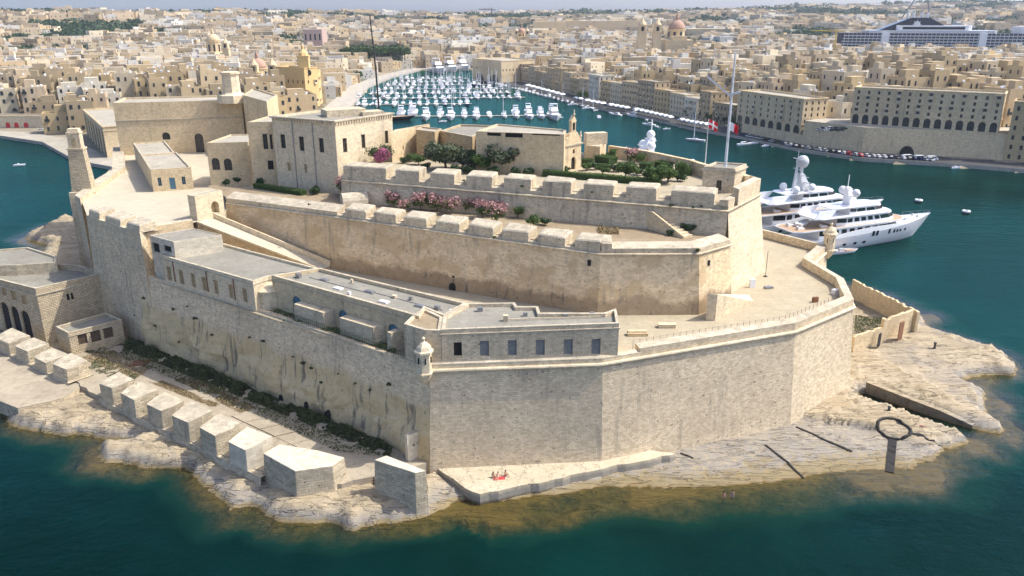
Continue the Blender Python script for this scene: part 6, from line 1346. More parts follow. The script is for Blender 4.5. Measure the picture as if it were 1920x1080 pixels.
# single boats lying in the creek
CR = [(1123, 221, 1, 1.5, 'white boat under way leaving a small wake in the creek'), (1155, 216, 1, 2.4, 'white cruiser moored in the creek left of the pair'), (1186, 218, 0, 2.2, 'white cruiser moored in the middle of the creek'), (1145, 213, 8, 2, 'small boat just beyond the moored cruisers'), (1117, 208, 8, .6, 'small boat close to the town quay beyond the wake'), (1102, 204, 1, .4, 'white boat moored near the town quay'), (1075, 197, 1, .3, 'white boat by the quay left of the umbrellas'), (1189, 211, 8, .4, 'small white boat behind the middle cruiser'), (1213, 226, 8, 1.2, 'small open boat off the awnings'), (1216, 235, 1, 2.6, 'white cuddy boat right of the wake'), (1232, 239, 8, 2.0, 'dark small boat next to the cuddy boat'), (1241, 230, 8, 1.4, 'small boat moored off the umbrellas'), (1250, 243, 8, .2, 'small low boat drifting toward the quay'), (1280, 239, 8, .3, 'small boat moored near the parked cars end'), (1303, 264, 3, 2.7, 'small sailing boat moored right of the flags'), (1397, 272, 1, .3, 'white speedboat moored below the quay cars'), (1414, 270, 8, .2, 'small boat beside the speedboat'), (1757, 305, 8, .1, 'little white boat tied at the far right quay'), (1792, 316, 8, .2, 'long low boat near the right edge'), (1345, 248, 8, .6, 'small boat tied at the quay below the flags'), (1322, 246, 1, .5, 'boat tied at the quay under the arcade'), (1435, 275, 8, .3, 'tiny boat moored under the parked cars'), (1510, 284, 8, .3, 'yellowish tiny boat under the parked cars'), (1052, 186, 8, .4, 'tiny boat at the umbrella quay'), (37, 311, 8, .3, 'small white boat alone in the left creek')]
for x, y, k, r_, lb in CR: moor(k, P(x, y, 0), r_, lb, 'boats lying in the creek', .8 if k == 1 else .9)
# line of moored boats along the far quay
for i in range(30):
    t_ = i / 29; q = lerp(P(905, 150, 0), P(1110, 203, 0), t_) + Vector((0, -7, 0)); moor(rb2.choice([0, 1, 1, 3, 8]), q, rb2.uniform(1.2, 1.9) + math.pi, '%s small craft along the town quay counted from the old bastion' % ORD[i], 'boats along the town quay', .85)
# three big yachts under the sheds at the head of the creek
for i, (x, y) in enumerate(((822, 136), (845, 133), (868, 131))): moor(9, P(x, y, 0), -1.2, ['large white yacht at the head of the creek, nearest the palm', 'large white yacht in the middle at the head of the creek', 'large white yacht at the head of the creek near the old bastion'][i], 'big yachts at the creek head', 1.9)
# the black masted sailing yacht: hull behind the palace, mast over everything
mp = P(712, 226, 0); root = thing('sailing_yacht', 'very tall black carbon mast of a dark sailing yacht behind the palace', 'sailing yacht', mp)
mb = MB(True); hull_mb(mb, 46, 9, 2.2, 2.8, .8, 16, full=.4, transom=.6, deck_drop=.1); h_ = mb.build('hull', ['hull_black', 'teak'], root); h_.rotation_euler = (0, 0, .15)
mb = MB(True); mb.box((-4, 0, 2.0), (14, 4.5, 1.6), taper=.15); h2 = mb.build('deckhouse', 'gelcoat_grey', root); h2.rotation_euler = (0, 0, .15)
zt3 = zat(28, mp); mb = MB(True); mb.tube([(0, 0, 2), (-.8, 0, zt3 * .5), (-2.6, 0, zt3)], [.62, .55, .35], 8); mb.bar((-4.0, 0, zt3 - .3), (-1.5, 0, zt3 - .3), .3)
for f in (.3, .5, .7, .85): mb.bar((-2.6 * f - 2.4 * (1 - f * .6), 0, zt3 * f), (-2.6 * f + 2.4 * (1 - f * .6), 0, zt3 * f), .2)
mb.build('mast', 'hull_black', root)
# ------------------------------------------------------------------ towns, hills, ship
SENG = [(893, 143), (930, 153), (960, 161), (1060, 189), (1110, 201), (1200, 218), (1300, 242), (1386, 257), (1502, 282), (1619, 299), (1800, 310), (1930, 321)]
SENGP = [Q(x, y, 1.0) for x, y in SENG]
LANDP = [Vector((-60, 328)), Vector((-66, 440)), Q(735, 237, 1), Q(652, 208, 1), Q(668, 190, 1), Q(692, 163, 1), Q(735, 145, 1), Q(790, 131, 1), Q(884, 130, 1)] + SENGP + [Vector((330, 340)), Vector((900, 300)), Vector((9500, 300)), Vector((9500, 12000)), Vector((-9500, 12000)), Vector((-9500, 700)), Vector((-900, 520)), Q(-160, 248, 1), Q(0, 256, 1), Q(80, 268, 1), Vector((-200, 360)), Vector((-152, 328))]
BASIN = [Vector((325, 960)), Vector((330, 845)), Vector((560, 800)), Vector((900, 740)), Vector((900, 960))]
def smooth(x, a, b): t = np.clip((x - a) / (b - a), 0, 1); return t * t * (3 - 2 * t)
def elev(X, Y):
    d, _ = sdist(X, Y, LANDP); th = np.clip(X / np.maximum(Y, 1), -.8, .8); r = np.hypot(X, Y)
    he = np.interp(th, [-.8, -.6, -.35, -.1, .1, .3, .65], [56, 60, 54, 46, 49, 66, 85]); re = np.interp(th, [-.8, -.4, 0, .4, .8], [2300, 2400, 3400, 4300, 4600])
    right = smooth(X, 90, 220)
    base = 1.3 + smooth(d, 14, 75) * (9 + 5 * smooth(th, .15, .4)) + smooth(d, 60, 160) * 4
    base = np.where(X < -60, 1.3 + smooth(d, 16, 90) * 12, base)
    h = base + smooth(r, 850, 1.0) * 0 + (he - 16) * smooth(np.clip((r - 900) / (re - 900), 0, 1), 0, 1) + (fbm(X * .0022, Y * .0022, 3, 31) - .5) * 16 * smooth(r, 900, 1700)
    h = np.where(r > re, h - (r - re) * .03, h)
    b, _ = sdist(X, Y, BASIN)
    h = np.where(d < 0, -4, h); return np.where(b > 0, -4, h), d
t = NT('town_ground'); pos = t.pos(); n1 = t.noise(pos, .01, 5, .6); n2 = t.noise(pos, .08, 4, .6)
c = t.mix(t.ramp(n1, .4, .62), (.33, .27, .19), (.10, .11, .06)); c = t.mix(t.math('MULTIPLY', t.ramp(n2, .5, .7), .5), c, (.42, .37, .28)); t.out(t.bsdf(c, .95))
ys = np.concatenate([np.arange(300, 1000, 10.0), np.geomspace(1000, 11500, 90)]); us = np.linspace(-1.25, 1.35, 260)
TU, TY = np.meshgrid(us, ys); TX = TU * (TY + 120)
TZ, TD = elev(TX, TY); hills, _ = grid_mesh('hills', TX, TY, TZ, 'town_ground', keep=(TZ > -3.9)); tag(hills, 'town hills rising behind the harbour', 'hills', kind='structure')
def ez(x, y): return float(elev(np.array([float(x)]), np.array([float(y)]))[0][0])
# quays
def quay(name, label, line, w, z, mat='quay_stone'):
    mb = MB(); b = offline(line, -w); mb.quadstrip([(p.x, p.y, -1) for p in line], [(p.x, p.y, z) for p in line]); mb.quadstrip([(p.x, p.y, z) for p in line], [(p.x, p.y, z) for p in b], m=1); o = mb.build(name, ['quay_stone', mat], None, loc=(*line[0], 0)); return tag(o, label, 'quay', kind='structure')
quay('quay', 'stone quay along the far town waterfront', SENGP, 20, 1.6, 'asphalt')
quay('quay', 'stone quay road along the marina', [Vector((-60, 328)), Vector((-66, 440)), Q(735, 237, 1), Q(652, 208, 1), Q(668, 190, 1), Q(692, 163, 1), Q(735, 145, 1), Q(790, 131, 1), Q(884, 130, 1)], 18, 1.7, 'quay_stone')
quay('quay', 'pale quay of the left creek', [Q(-160, 248, 1), Q(0, 256, 1), Q(80, 268, 1), Vector((-200, 360)), Vector((-152, 328))][::1], 14, 1.6, 'roof_pale')
# ---- house materials: tint changes from house to house
t = NT('town_wall'); ramp = t.n('ObjectInfo').outputs['Color']; pos = t.pos()
cols = [(0.505, 0.386, 0.226), (0.576, 0.452, 0.277), (0.421, 0.323, 0.186), (0.635, 0.535, 0.362), (0.527, 0.422, 0.271), (0.363, 0.288, 0.175), (0.588, 0.491, 0.338), (0.706, 0.645, 0.503), (0.481, 0.374, 0.221), (0.552, 0.417, 0.226), (0.611, 0.480, 0.311), (0.446, 0.352, 0.226)]
TOWN_C = cols
tones = ['tan', 'sandy', 'brown', 'cream', 'beige', 'dark', 'pale', 'white', 'ochre', 'golden', 'yellowish', 'greyish']
nn = t.noise(pos, .3, 5, .6); c = t.mix(t.math('MULTIPLY', t.ramp(nn, .45, .7), .35), ramp, (.30, .24, .16)); st_ = t.noise(pos, .8, 3, .6, sc=(1, 1, .1)); c = t.mix(t.math('MULTIPLY', t.ramp(st_, .55, .7), .3), c, (.22, .19, .15)); nzz = t.n('SeparateXYZ', Vector=t.n('NewGeometry').outputs['Normal']).outputs[2]; bs = t.bsdf(c, .95); bs.inputs['Specular IOR Level'].default_value = .1; t.out(bs)
t = NT('town_mass'); at_ = t.n('Attribute', _attribute_name='Col'); nn = t.noise(t.pos(), .15, 4, .6); c = t.mix(t.math('MULTIPLY', t.ramp(nn, .45, .7), .3), at_.outputs['Color'], (.32, .26, .18)); nzz = t.n('SeparateXYZ', Vector=t.n('NewGeometry').outputs['Normal']).outputs[2]; c = t.mix(t.math('MULTIPLY', t.ramp(nzz, .6, .9), .7), c, (.32, .29, .235)); bs = t.bsdf(c, .95); bs.inputs['Specular IOR Level'].default_value = .1; t.out(bs)
# ---- house prototypes
def house_proto(w, d, h, seed):
    r = random.Random(seed); mb = MB(); poly = ccw([Vector((-w / 2, -d / 2)), Vector((w / 2, -d / 2)), Vector((w / 2, d / 2)), Vector((-w / 2, d / 2))]); inner = offset(poly, -.35)
    mb.quadstrip([(p.x, p.y, -6) for p in poly], [(p.x, p.y, h) for p in poly], True); mb.quadstrip([(p.x, p.y, h) for p in poly], [(p.x, p.y, h) for p in inner], True); mb.quadstrip([(p.x, p.y, h) for p in inner], [(p.x, p.y, h - .8) for p in inner], True); mb.face([(p.x, p.y, h - .8) for p in inner], 1)
    o = mb.build('town_house', ['town_wall', 'roof_pale'], None)
    if r.random() < .8:
        rm = MB(); rw, rd = r.uniform(2.5, w * .6), r.uniform(2.5, d * .5); rm.box((r.uniform(-1, 1) * (w - rw) * .4, r.uniform(-.2, 1) * (d - rd) * .4, h - .8), (rw, rd, r.uniform(2.4, 3.4)))
        rm.build('roof_room', 'town_wall', o)
    tk = MB(); nt = r.randint(1, 3)
    for i in range(nt): tk.lathe([(.55, 0), (.55, 1.1), (.2, 1.25)], (r.uniform(-.35, .35) * w, r.uniform(-.35, .35) * d, h - .8), 7)
    q = tk.build('roof_tank', 'white_paint', o)
    if nt > 1: q['kind'] = 'stuff'
    wn_ = MB(); fl = max(2, int(h / 3.3))
    for (ax, L, off_) in ((0, w, -d / 2), (1, d, w / 2), (2, d, -w / 2)):
        nc = max(2, int(L / 2.9))
        for f in range(fl):
            for c_ in range(nc):
                if r.random() < .18: continue
                u = (c_ + .5) / nc * L - L / 2 + r.uniform(-.2, .2); z = f * h / fl + .9; ww_, hh_ = r.uniform(.7, 1.1), r.uniform(1.3, 1.9)
                pr = .04
                if ax == 0: wn_.box((u, off_ - pr, z), (ww_, .1, hh_))
                elif ax == 1: wn_.box((off_ + pr, u, z), (.1, ww_, hh_))
                else: wn_.box((off_ - pr, u, z), (.1, ww_, hh_))
                if ax == 0 and r.random() < .2: wn_.box((u, off_ - .45, z - .15), (1.9, .8, .18)); wn_.box((u, off_ - .8, z), (1.9, .06, .8))
    q = wn_.build('windows', 'window_dark', o); q['kind'] = 'stuff'
    note_kids(o); return o
HP = [house_proto(*a, i) for i, a in enumerate([(8, 10, 8.5), (10, 11, 10), (7, 9, 11), (12, 10, 9.5), (9, 12, 12), (11, 9, 7.5), (14, 11, 11), (8, 8, 13), (10, 10, 8), (13, 12, 13), (9, 9, 10.5), (7, 12, 9)])]
# reserved ground: named buildings, trees, ship
KEEP_OUT = []
def reserve(x0, y0, x1, y1): KEEP_OUT.append((min(x0, x1), min(y0, y1), max(x0, x1), max(y0, y1)))
def pixof(X, Y, Z): dz = Z - CAM_H; d = Y * CP - dz * SP; return 960 + FPX * X / d, 540 - FPX * (Y * SP + dz * CP) / d

# ---- landmark buildings: front p0->p1 with the street side on the right hand
WT = None; BT = [None]; BG = [None]
def hash_i(p): return int(abs(p.x * 7.3 + p.y * 3.1)) % 12
def town_block(name, label, p0, p1, depth, z0, z1, floors, cols, wall='harbour_wall', roof='roof_pale', arches=0, cat='building', ground=0.0, sides=True, win='window_dark', group=None):
    global WT
    e = (p1 - p0).normalized(); n = Vector((e.y, -e.x)); poly = [p0, p1, p1 - n * depth, p0 - n * depth]; L = (p1 - p0).length
    root = thing(name, label, cat, (*((p0 + p1) / 2), z0), group); mb = MB(); ops = {0: [], 1: [], 3: []}; za = z0 + ground
    if arches:
        for i in range(arches): u = (i + .5) / arches * L; w = L / arches * .32; ops[0].append((u - w, u + w, z0 + .3, za - .5, True, 'a'))
    fh = (z1 - 1.0 - za) / floors
    for k, LL, nc in ((0, L, cols), (1, depth, max(2, int(depth / 4))), (3, depth, max(2, int(depth / 4)))):
        if k and not sides: continue
        for f in range(floors):
            for c_ in range(nc):
                u = (c_ + .5) / nc * LL; h = min(2.0, fh * .55); ops[k].append((u - .55, u + .55, za + f * fh + fh * .25, za + f * fh + fh * .25 + h, False, 'w'))
    for i in range(4):
        W = wall_face(mb, poly[i], poly[(i + 1) % 4], z0, z1, ops.get(i, []), 0, 0, .4)
        for o_ in ops.get(i, []):
            w, h = o_[1] - o_[0], o_[3] - o_[2]
            if WT is None:
                tb = MB(); tb.face([(-.5, 0, 0), (.5, 0, 0), (.5, 0, 1), (-.5, 0, 1)]); tb.bar((0, -.05, 0), (0, -.05, 1), .06); tb.bar((-.5, -.05, .55), (.5, -.05, .55), .06); wo_ = tb.build('window', 'window_dark', root, uv=False); WT = wo_
            else: wo_ = WT.copy(); COL.objects.link(wo_); wo_.parent = root; wo_.name = 'archway' if o_[5] == 'a' else 'window'
            c_ = Vector(W((o_[0] + o_[1]) / 2, o_[2], .38)); wo_.location = c_ - Vector(root.location); a0, a1 = poly[i], poly[(i + 1) % 4]; wo_.rotation_euler = (0, 0, math.atan2(a1.y - a0.y, a1.x - a0.x)); wo_.scale = (w, 1, h)
            if o_[5] == 'w' and i == 0 and (int(c_.x * 13 + c_.z * 29) % 4) == 0:
                if BT[0] is None: bb_ = MB(True); bb_.box((0, -.4, -.4), (2.0, .8, 2.6)); bb_.box((0, -.42, 2.2), (2.2, .95, .15)); bb_.box((0, -.42, -.55), (2.2, .95, .15)); bo = bb_.build('balcony', 'plaster_pale', root); BT[0] = bo
                else: bo = BT[0].copy(); COL.objects.link(bo); bo.parent = root
                q_ = Vector(W((o_[0] + o_[1]) / 2, o_[2], -.02)); bo.location = q_ - Vector(root.location); bo.rotation_euler = wo_.rotation_euler
                if BG[0] is None: gb_ = MB(True); gb_.box((0, -.83, .6), (1.6, .06, 1.3)); go = gb_.build('pane', 'window_dark', bo); BG[0] = go
                else: go = BG[0].copy(); COL.objects.link(go); go.parent = bo; go.location = (0, 0, 0)
    inner = offset(ccw(poly), -.5); pc = ccw(poly); mb.quadstrip([(p.x, p.y, z1) for p in pc], [(p.x, p.y, z1) for p in inner], True); mb.quadstrip([(p.x, p.y, z1) for p in inner], [(p.x, p.y, z1 - .9) for p in inner], True)
    wo2 = mb.build('wall', wall, root, loc=(*p0, z0)); wo2.color = (*TOWN_C[hash_i(p0)], 1); rb = MB(); rb.face([(p.x, p.y, z1 - .9) for p in inner]); rb.build('roof', roof, root, loc=(*p0, z1 - .9))
    for zc_, pr in ((z1 - .5, .3),) + (((za - .3, .2),) if ground else ()):
        cb = MB(); A = offset(pc, pr); cb.quadstrip([(p.x, p.y, zc_) for p in pc], [(p.x, p.y, zc_) for p in A], True); cb.quadstrip([(p.x, p.y, zc_) for p in A], [(p.x, p.y, zc_ + .3) for p in A], True); cb.quadstrip([(p.x, p.y, zc_ + .3) for p in A], [(p.x, p.y, zc_ + .3) for p in pc], True); co = cb.build('cornice', wall, root, loc=(*p0, zc_)); co.color = wo2.color
    xs = [p.x for p in poly]; ysn = [p.y for p in poly]; reserve(min(xs) - 2, min(ysn) - 2, max(xs) + 2, max(ysn) + 2)
    return root
# retaining wall carrying the long waterfront blocks
zr_ = 13.5
q0, q1 = Q(1378, 259, 1.6), Q(1545, 292, 1.6); q2 = Q(1590, 297, 1.6); q3 = Q(1872, 300, 1.6)
back_n = Vector((.35, .94))
rwl = [lerp(SENGP[7], SENGP[8], 0.0) + back_n * 17, SENGP[8] + back_n * 17, SENGP[9] + back_n * 18, SENGP[10] + back_n * 20, SENGP[11] + back_n * 22]
rw = thing('retaining_wall', 'high patchy stone retaining wall behind the quay cars', 'wall', (*rwl[2], 1.5)); scarp(rwl[1:], 0, zr_, 1.0, 'harbour_wall', rw, back=3.0); scarp(rwl[:2], 0, 6.0, 1.0, 'harbour_wall', rw, back=3.0, name='low_wall')
hole_p = on_wall(rwl[2], rwl[3], 1700, 283); e = (rwl[3] - rwl[2]).normalized(); n = Vector((e.y, -e.x)); p = rwl[2] + e * hole_p[0]; mb = MB(); prof = [(3.2 * math.cos(math.pi * k / 12), 4.2 * math.sin(math.pi * k / 12)) for k in range(13)]; mb.loft([[(p.x + e.x * u - n.x * .5, p.y + e.y * u - n.y * .5, 1.5 + v) for u, v in prof], [(p.x + e.x * u + n.x * 1.25, p.y + e.y * u + n.y * 1.25, 1.5 + v) for u, v in prof]]); mb.build('tunnel_mouth', 'dark_void', rw, loc=(p.x, p.y, 1.5))
sheet('lower_street', offline(rwl[:2], -.5) + offline(rwl[:2], -40)[::-1], 6.02, 'quay_stone', 'street ground on the low part of the retaining wall', 'street')
sheet('upper_street', offline(rwl[1:], -.5) + offline(rwl[1:], -40)[::-1], zr_ + .02, 'quay_stone', 'street ground on top of the retaining wall', 'street')
def onl(line_a, line_b, x, y): return along(line_a, line_b, x, y)
la, lb_ = rwl[2] + back_n * 1.2, rwl[4] + back_n * 1.2
A0, A1 = onl(rwl[1] + back_n * .8, rwl[3] + back_n * .8, 1592, 240), onl(rwl[1] + back_n * .8, rwl[3] + back_n * .8, 1872, 246)
zt4 = on_wall(A0, A1, 1700, 167)[1]
town_block('arcaded_block', 'long tan waterfront block with an arcade of fourteen arches', A0, A1, 16, zr_, zt4, 4, 14, 'harbour_wall', 'roof_pale', 14, ground=5.2)
B0, B1 = onl(rwl[0] + back_n * .8, rwl[1] + back_n * .8, 1380, 225), onl(rwl[0] + back_n * .8, rwl[1] + back_n * .8, 1502, 236); zt5 = on_wall(B0, B1, 1440, 176)[1]
town_block('arcaded_block', 'shorter tan waterfront block with arches left of the long one', B0, B1, 16, 6.0, zt5, 4, 9, 'harbour_wall', 'roof_pale', 8, ground=5.0)
C0 = A1 + (A1 - A0).normalized() * 4; town_block('apartment_block', 'apartment block with stacked balconies at the right edge', C0, C0 + (A1 - A0).normalized() * 24, 14, 1.6, zt4 - 3, 6, 6, 'town_wall', 'roof_pale')
# five storey quayside houses between the awnings and the arcade
hr = random.Random(3); segs = []
wl_pts = offline(SENGP, -21); names = ['narrow', 'broad', 'tall', 'grey', 'cream', 'plain', 'weathered', 'sandy', 'pale', 'brown', 'ochre', 'worn', 'bright', 'dull', 'slim', 'wide', 'old', 'high', 'warm', 'stone', 'light', 'dark']
def walk(line, s):
    for a, b in zip(line[:-1], line[1:]):
        L = (b - a).length
        if s <= L: return lerp(a, b, s / L)
        s -= L
    return line[-1]
s = 4.0; i = 0; tot = sum((b - a).length for a, b in zip(wl_pts[:8], wl_pts[1:8]))
while s < tot - 14 and i < 26:
    w = hr.uniform(11, 21); a = walk(wl_pts, s); b = walk(wl_pts, s + w); h = hr.uniform(13, 20)
    px_ = pixof(a.x, a.y, 10)[0]
    town_block('quayside_house', 'quayside town house of %d storeys, %s from the old bastion along the waterfront' % (max(3, int(h / 3.6)), ['first', 'second', 'third', 'fourth', 'fifth', 'sixth', 'seventh', 'eighth', 'ninth', 'tenth', 'eleventh', 'twelfth', 'thirteenth', 'fourteenth', 'fifteenth', 'sixteenth', 'seventeenth', 'eighteenth', 'nineteenth', 'twentieth', 'twenty first', 'twenty second', 'twenty third', 'twenty fourth', 'twenty fifth', 'twenty sixth'][i]), a, b, 13, 1.5, 1.5 + h, max(3, int(h / 3.6)), max(3, int(w / 3.2)), 'town_wall', 'roof_pale', sides=True, group='quayside houses')
    s += w + (hr.choice([.05, .05, .05, 3]))
    i += 1
# old bastion at the creek mouth
ob0, ob1 = Q(886, 149, 1.6), Q(940, 156, 1.6); town_block('old_bastion', 'blunt old bastion with a gateway at the creek head', ob0 + Vector((0, 6)), ob1 + Vector((0, 8)), 40, 1.0, 22, 1, 3, 'harbour_wall', 'roof_pale', 2, ground=8)
# ochre clock tower building by the marina
zo = 12.0; c0, c1 = Q(575, 190, zo), Q(600, 187, zo); e = (c1 - c0).normalized(); nb_ = Vector((-e.y, e.x))
oc = town_block('clock_house', 'ochre public building with round clock facing the marina', c0, c1, 26, zo - 4, zat(127, c0), 2, 2, 'ochre_paint', 'roof_pale')
zt6 = zat(127, c0); q = c0 + e * 4 + nb_ * 4; mb = MB(); mb.box((q.x, q.y, zt6 - .5), (7, 7, 7), .1); mb.box((q.x, q.y, zt6 + 6.5), (7.6, 7.6, .6), .1); mb.lathe([(3.4, 7.1), (3.0, 8.6), (1.6, 10.2), (.9, 11), (.9, 13), (.1, 14.5)], (q.x, q.y, zt6), 8); mb.build('belfry', 'ochre_paint', oc, loc=(q.x, q.y, zt6))
f = c0 + e * (c1 - c0).length * .3; mb = MB(); mb.tube([(f.x, f.y + .2, zt6 - 3.2), (f.x - .05, f.y - .25, zt6 - 3.2)], 2.0, 18); mb.build('clock_face', 'metal_dark', oc, loc=(f.x, f.y, zt6))
town_block('creek_mansion', 'long ochre mansion with pilasters beside the clock house', c1 + e * .3 + nb_ * 2, c1 + e * 16 + nb_ * 14, 14, zo - 4, zt6 - 3, 3, 7, 'ochre_paint', 'roof_pale')
# churches
def church(name, label, x, y, z0, dome_r, dome_mat, towers, wall='plaster_stone', s=1.0, Y=None, drum=7):
    p = P(x, y, z0) if Y is None else Vector(((x - 960) / FPX * (Y * CP + (CAM_H - z0) * SP), Y, z0)); root = thing(name, label, 'church', p); w = dome_r * 3.2
    mb = MB(); mb.box((p.x, p.y, z0 - 8), (w, w * 1.6, 8 + 9 * s)); mb.box((p.x, p.y, z0 + 9 * s), (w * .55, w * 1.5, 3 * s)); mb.build('nave', wall, root, loc=p)
    mb = MB(); mb.lathe([(dome_r * 1.05, 9 * s), (dome_r * 1.05, 9 * s + drum), (dome_r * 1.15, 9 * s + drum), (dome_r * 1.15, 9 * s + drum + .8)], p, 12); d = mb.build('drum', wall, root, loc=p)
    for k in range(8): a = math.pi * 2 * (k + .5) / 8; wbm = MB(); wbm.box((p.x + math.cos(a) * dome_r * 1.03, p.y + math.sin(a) * dome_r * 1.03, z0 + 9 * s + drum * .25), (.5, dome_r * .3, drum * .55), a); wbm.build('drum_window', 'window_dark', d, loc=p)
    mb = MB(); zb = 9 * s + drum + .8; prof = [(dome_r * math.cos(a), zb + dome_r * 1.05 * math.sin(a)) for a in [math.pi / 2 * k / 8 for k in range(8)]]; mb.lathe(prof + [(dome_r * .2, zb + dome_r * 1.04), (dome_r * .2, zb + dome_r * 1.5), (dome_r * .06, zb + dome_r * 1.8), (.04, zb + dome_r * 2.05)], p, 16); mb.build('dome', dome_mat, root, loc=p, smooth=True)
    for sx in towers:
        q = Vector((p.x + sx * w * .55, p.y - w * .85, z0)); mb = MB(); mb.box((q.x, q.y, z0 - 6), (dome_r * .95, dome_r * .95, 6 + 15 * s)); mb.box((q.x, q.y, z0 + 15 * s), (dome_r * 1.08, dome_r * 1.08, .6)); mb.box((q.x, q.y, z0 + 15 * s + .6), (dome_r * .8, dome_r * .8, 5 * s)); mb.lathe([(dome_r * .5, 20 * s + .6), (dome_r * .42, 21.5 * s), (dome_r * .2, 23.5 * s), (.05, 26 * s)], q, 8); tw_ = mb.build('bell_tower', wall, root, loc=q)
        wbm = MB(); wbm.box((q.x, q.y - dome_r * .42, z0 + 15 * s + 1.2), (dome_r * .32, .3, 3.2 * s)); wbm.build('belfry_opening', 'dark_void', tw_, loc=q)
    reserve(p.x - w * .6 - 3, p.y - w - 4, p.x + w * .6 + 3, p.y + w + 3); return root
church('church', 'church with rose red dome and twin bell towers near the clock house', 488, 130, 14, 6.0, 'terracotta', (.25, 1.4), s=.9, Y=560)
church('church', 'old church with tall pale ribbed dome above the left town', 405, 80, 18, 6.2, 'plaster_stone', (1.6,), s=1.0, Y=800, drum=12)
church('basilica', 'hilltop basilica with pinkish dome and two dark bell towers', 1266, 80, 26, 9.0, 'terracotta', (-2.6, -1.6), s=1.35, Y=900, drum=10)
church('church', 'distant church with small red dome beyond the creek head', 978, 85, 24, 6.0, 'terracotta', (-.7, .7), s=.9, Y=1150)
church('chapel', 'little chapel with a low orange dome in the left town', 78, 122, 14, 5.2, 'terracotta', (), s=.35, Y=640, drum=1.5)
# left waterfront: wall, boathouse with red doors, terrace road
lwA, lwB, lwC = Q(-80, 228, 1.6) , Q(115, 226, 1.6), Q(170, 232, 1.6)
lww = thing('town_wall', 'curving old retaining wall above the left creek', 'wall', (*lwB, 1.5)); scarp([lwA + Vector((0, 16)), lwB + Vector((0, 16)), lwC + Vector((6, 4))], 0, 14.0, 1.0, 'harbour_wall', lww, back=2.5)
b0, b1 = Q(-20, 240, 1.6), Q(84, 241, 1.6); zbh = zat(216, b0)
bh = town_block('boathouse', 'low cream boathouse with three red arched doors', b0, b1, 8, 1.5, zbh, 1, 0, 'plaster_pale', 'roof_pale', 0, sides=False)
for x in (15, 31, 49):
    p = along(b0, b1, x, 235); mb = MB(); e = (b1 - b0).normalized(); n = Vector((e.y, -e.x)); prof = [(1.3 * math.cos(math.pi * k / 8), 2.2 + 1.3 * math.sin(math.pi * k / 8)) for k in range(9)] + [(-1.3, 0), (1.3, 0)]; mb.loft([[(p.x + e.x * u, p.y + e.y * u, 1.5 + v) for u, v in prof], [(p.x + e.x * u + n.x * .12, p.y + e.y * u + n.y * .12, 1.5 + v) for u, v in prof]]); mb.build('door', 'door_red', bh, loc=(p.x, p.y, 1.5))
# long shed with dark piers at the foot of the fortress
s0_, s1_ = Q(122, 252, 6), Q(146, 300, 6); mb = MB()
shed = town_block('creek_shed', 'long shaded shed with dark tall bays beside the left creek', Vector((-233, 436)), Vector((-188, 366)), 16, 1.0, 16, 1, 0, 'harbour_wall', 'roof_pale', 7, ground=13, sides=False)
# ---- generic houses
r = np.random.default_rng(12); cand = []
rr_ = 330.0
while rr_ < 4600:
    sp_r = max(14.5, rr_ * .0155); nth = int(1.95 * rr_ / sp_r)
    for k in range(nth):
        th = -.93 + 1.95 * (k + r.random() * .7) / nth; cand.append((th * rr_, rr_ + r.uniform(-.3, .3) * sp_r, sp_r))
    rr_ += sp_r * 1.05
cand = np.array(cand); ce_, cdist = elev(cand[:, 0], cand[:, 1])
ok = (ce_ > 0) & (cdist > np.where(cand[:, 0] > 60, 38, 24)) & (np.hypot(cand[:, 0], cand[:, 1]) < np.interp(np.clip(cand[:, 0] / cand[:, 1], -.8, .8), [-.8, -.4, 0, .4, .8], [2350, 2450, 3450, 4350, 4600]))
g_noise = fbm(cand[:, 0] * .004, cand[:, 1] * .004, 3, 77); rad = np.hypot(cand[:, 0], cand[:, 1])
PXY = np.array([pixof(a, b, c + 6) for (a, b, _), c in zip(cand, ce_)])
def in_box(x0, y0, x1, y1): return (PXY[:, 0] > x0) & (PXY[:, 0] < x1) & (PXY[:, 1] > y0) & (PXY[:, 1] < y1)
gn2 = fbm(cand[:, 0] * .006 + 5, cand[:, 1] * .006, 3, 91)
green = in_box(0, 50, 165, 78) | in_box(100, 44, 160, 60) | in_box(150, 45, 440, 68) | in_box(0, 22, 560, 34) | in_box(640, 88, 760, 116) | in_box(500, 72, 600, 92) | in_box(1440, 58, 1570, 86) | in_box(1290, 38, 1420, 54)
green &= gn2 > .44
ok &= ~(green & (rad > 520)); ok &= ~((g_noise > .60) & (rad > 1100))
ok &= (PXY[:, 0] > -420) & (PXY[:, 0] < 2420)
for (x0, y0, x1, y1) in KEEP_OUT: ok &= ~((cand[:, 0] > x0 - 4) & (cand[:, 0] < x1 + 4) & (cand[:, 1] > y0 - 4) & (cand[:, 1] < y1 + 4))
rwd, _ = sdist(cand[:, 0], cand[:, 1], [*rwl, *[q + back_n * 19 for q in rwl[::-1]]]); ok &= rwd < 2
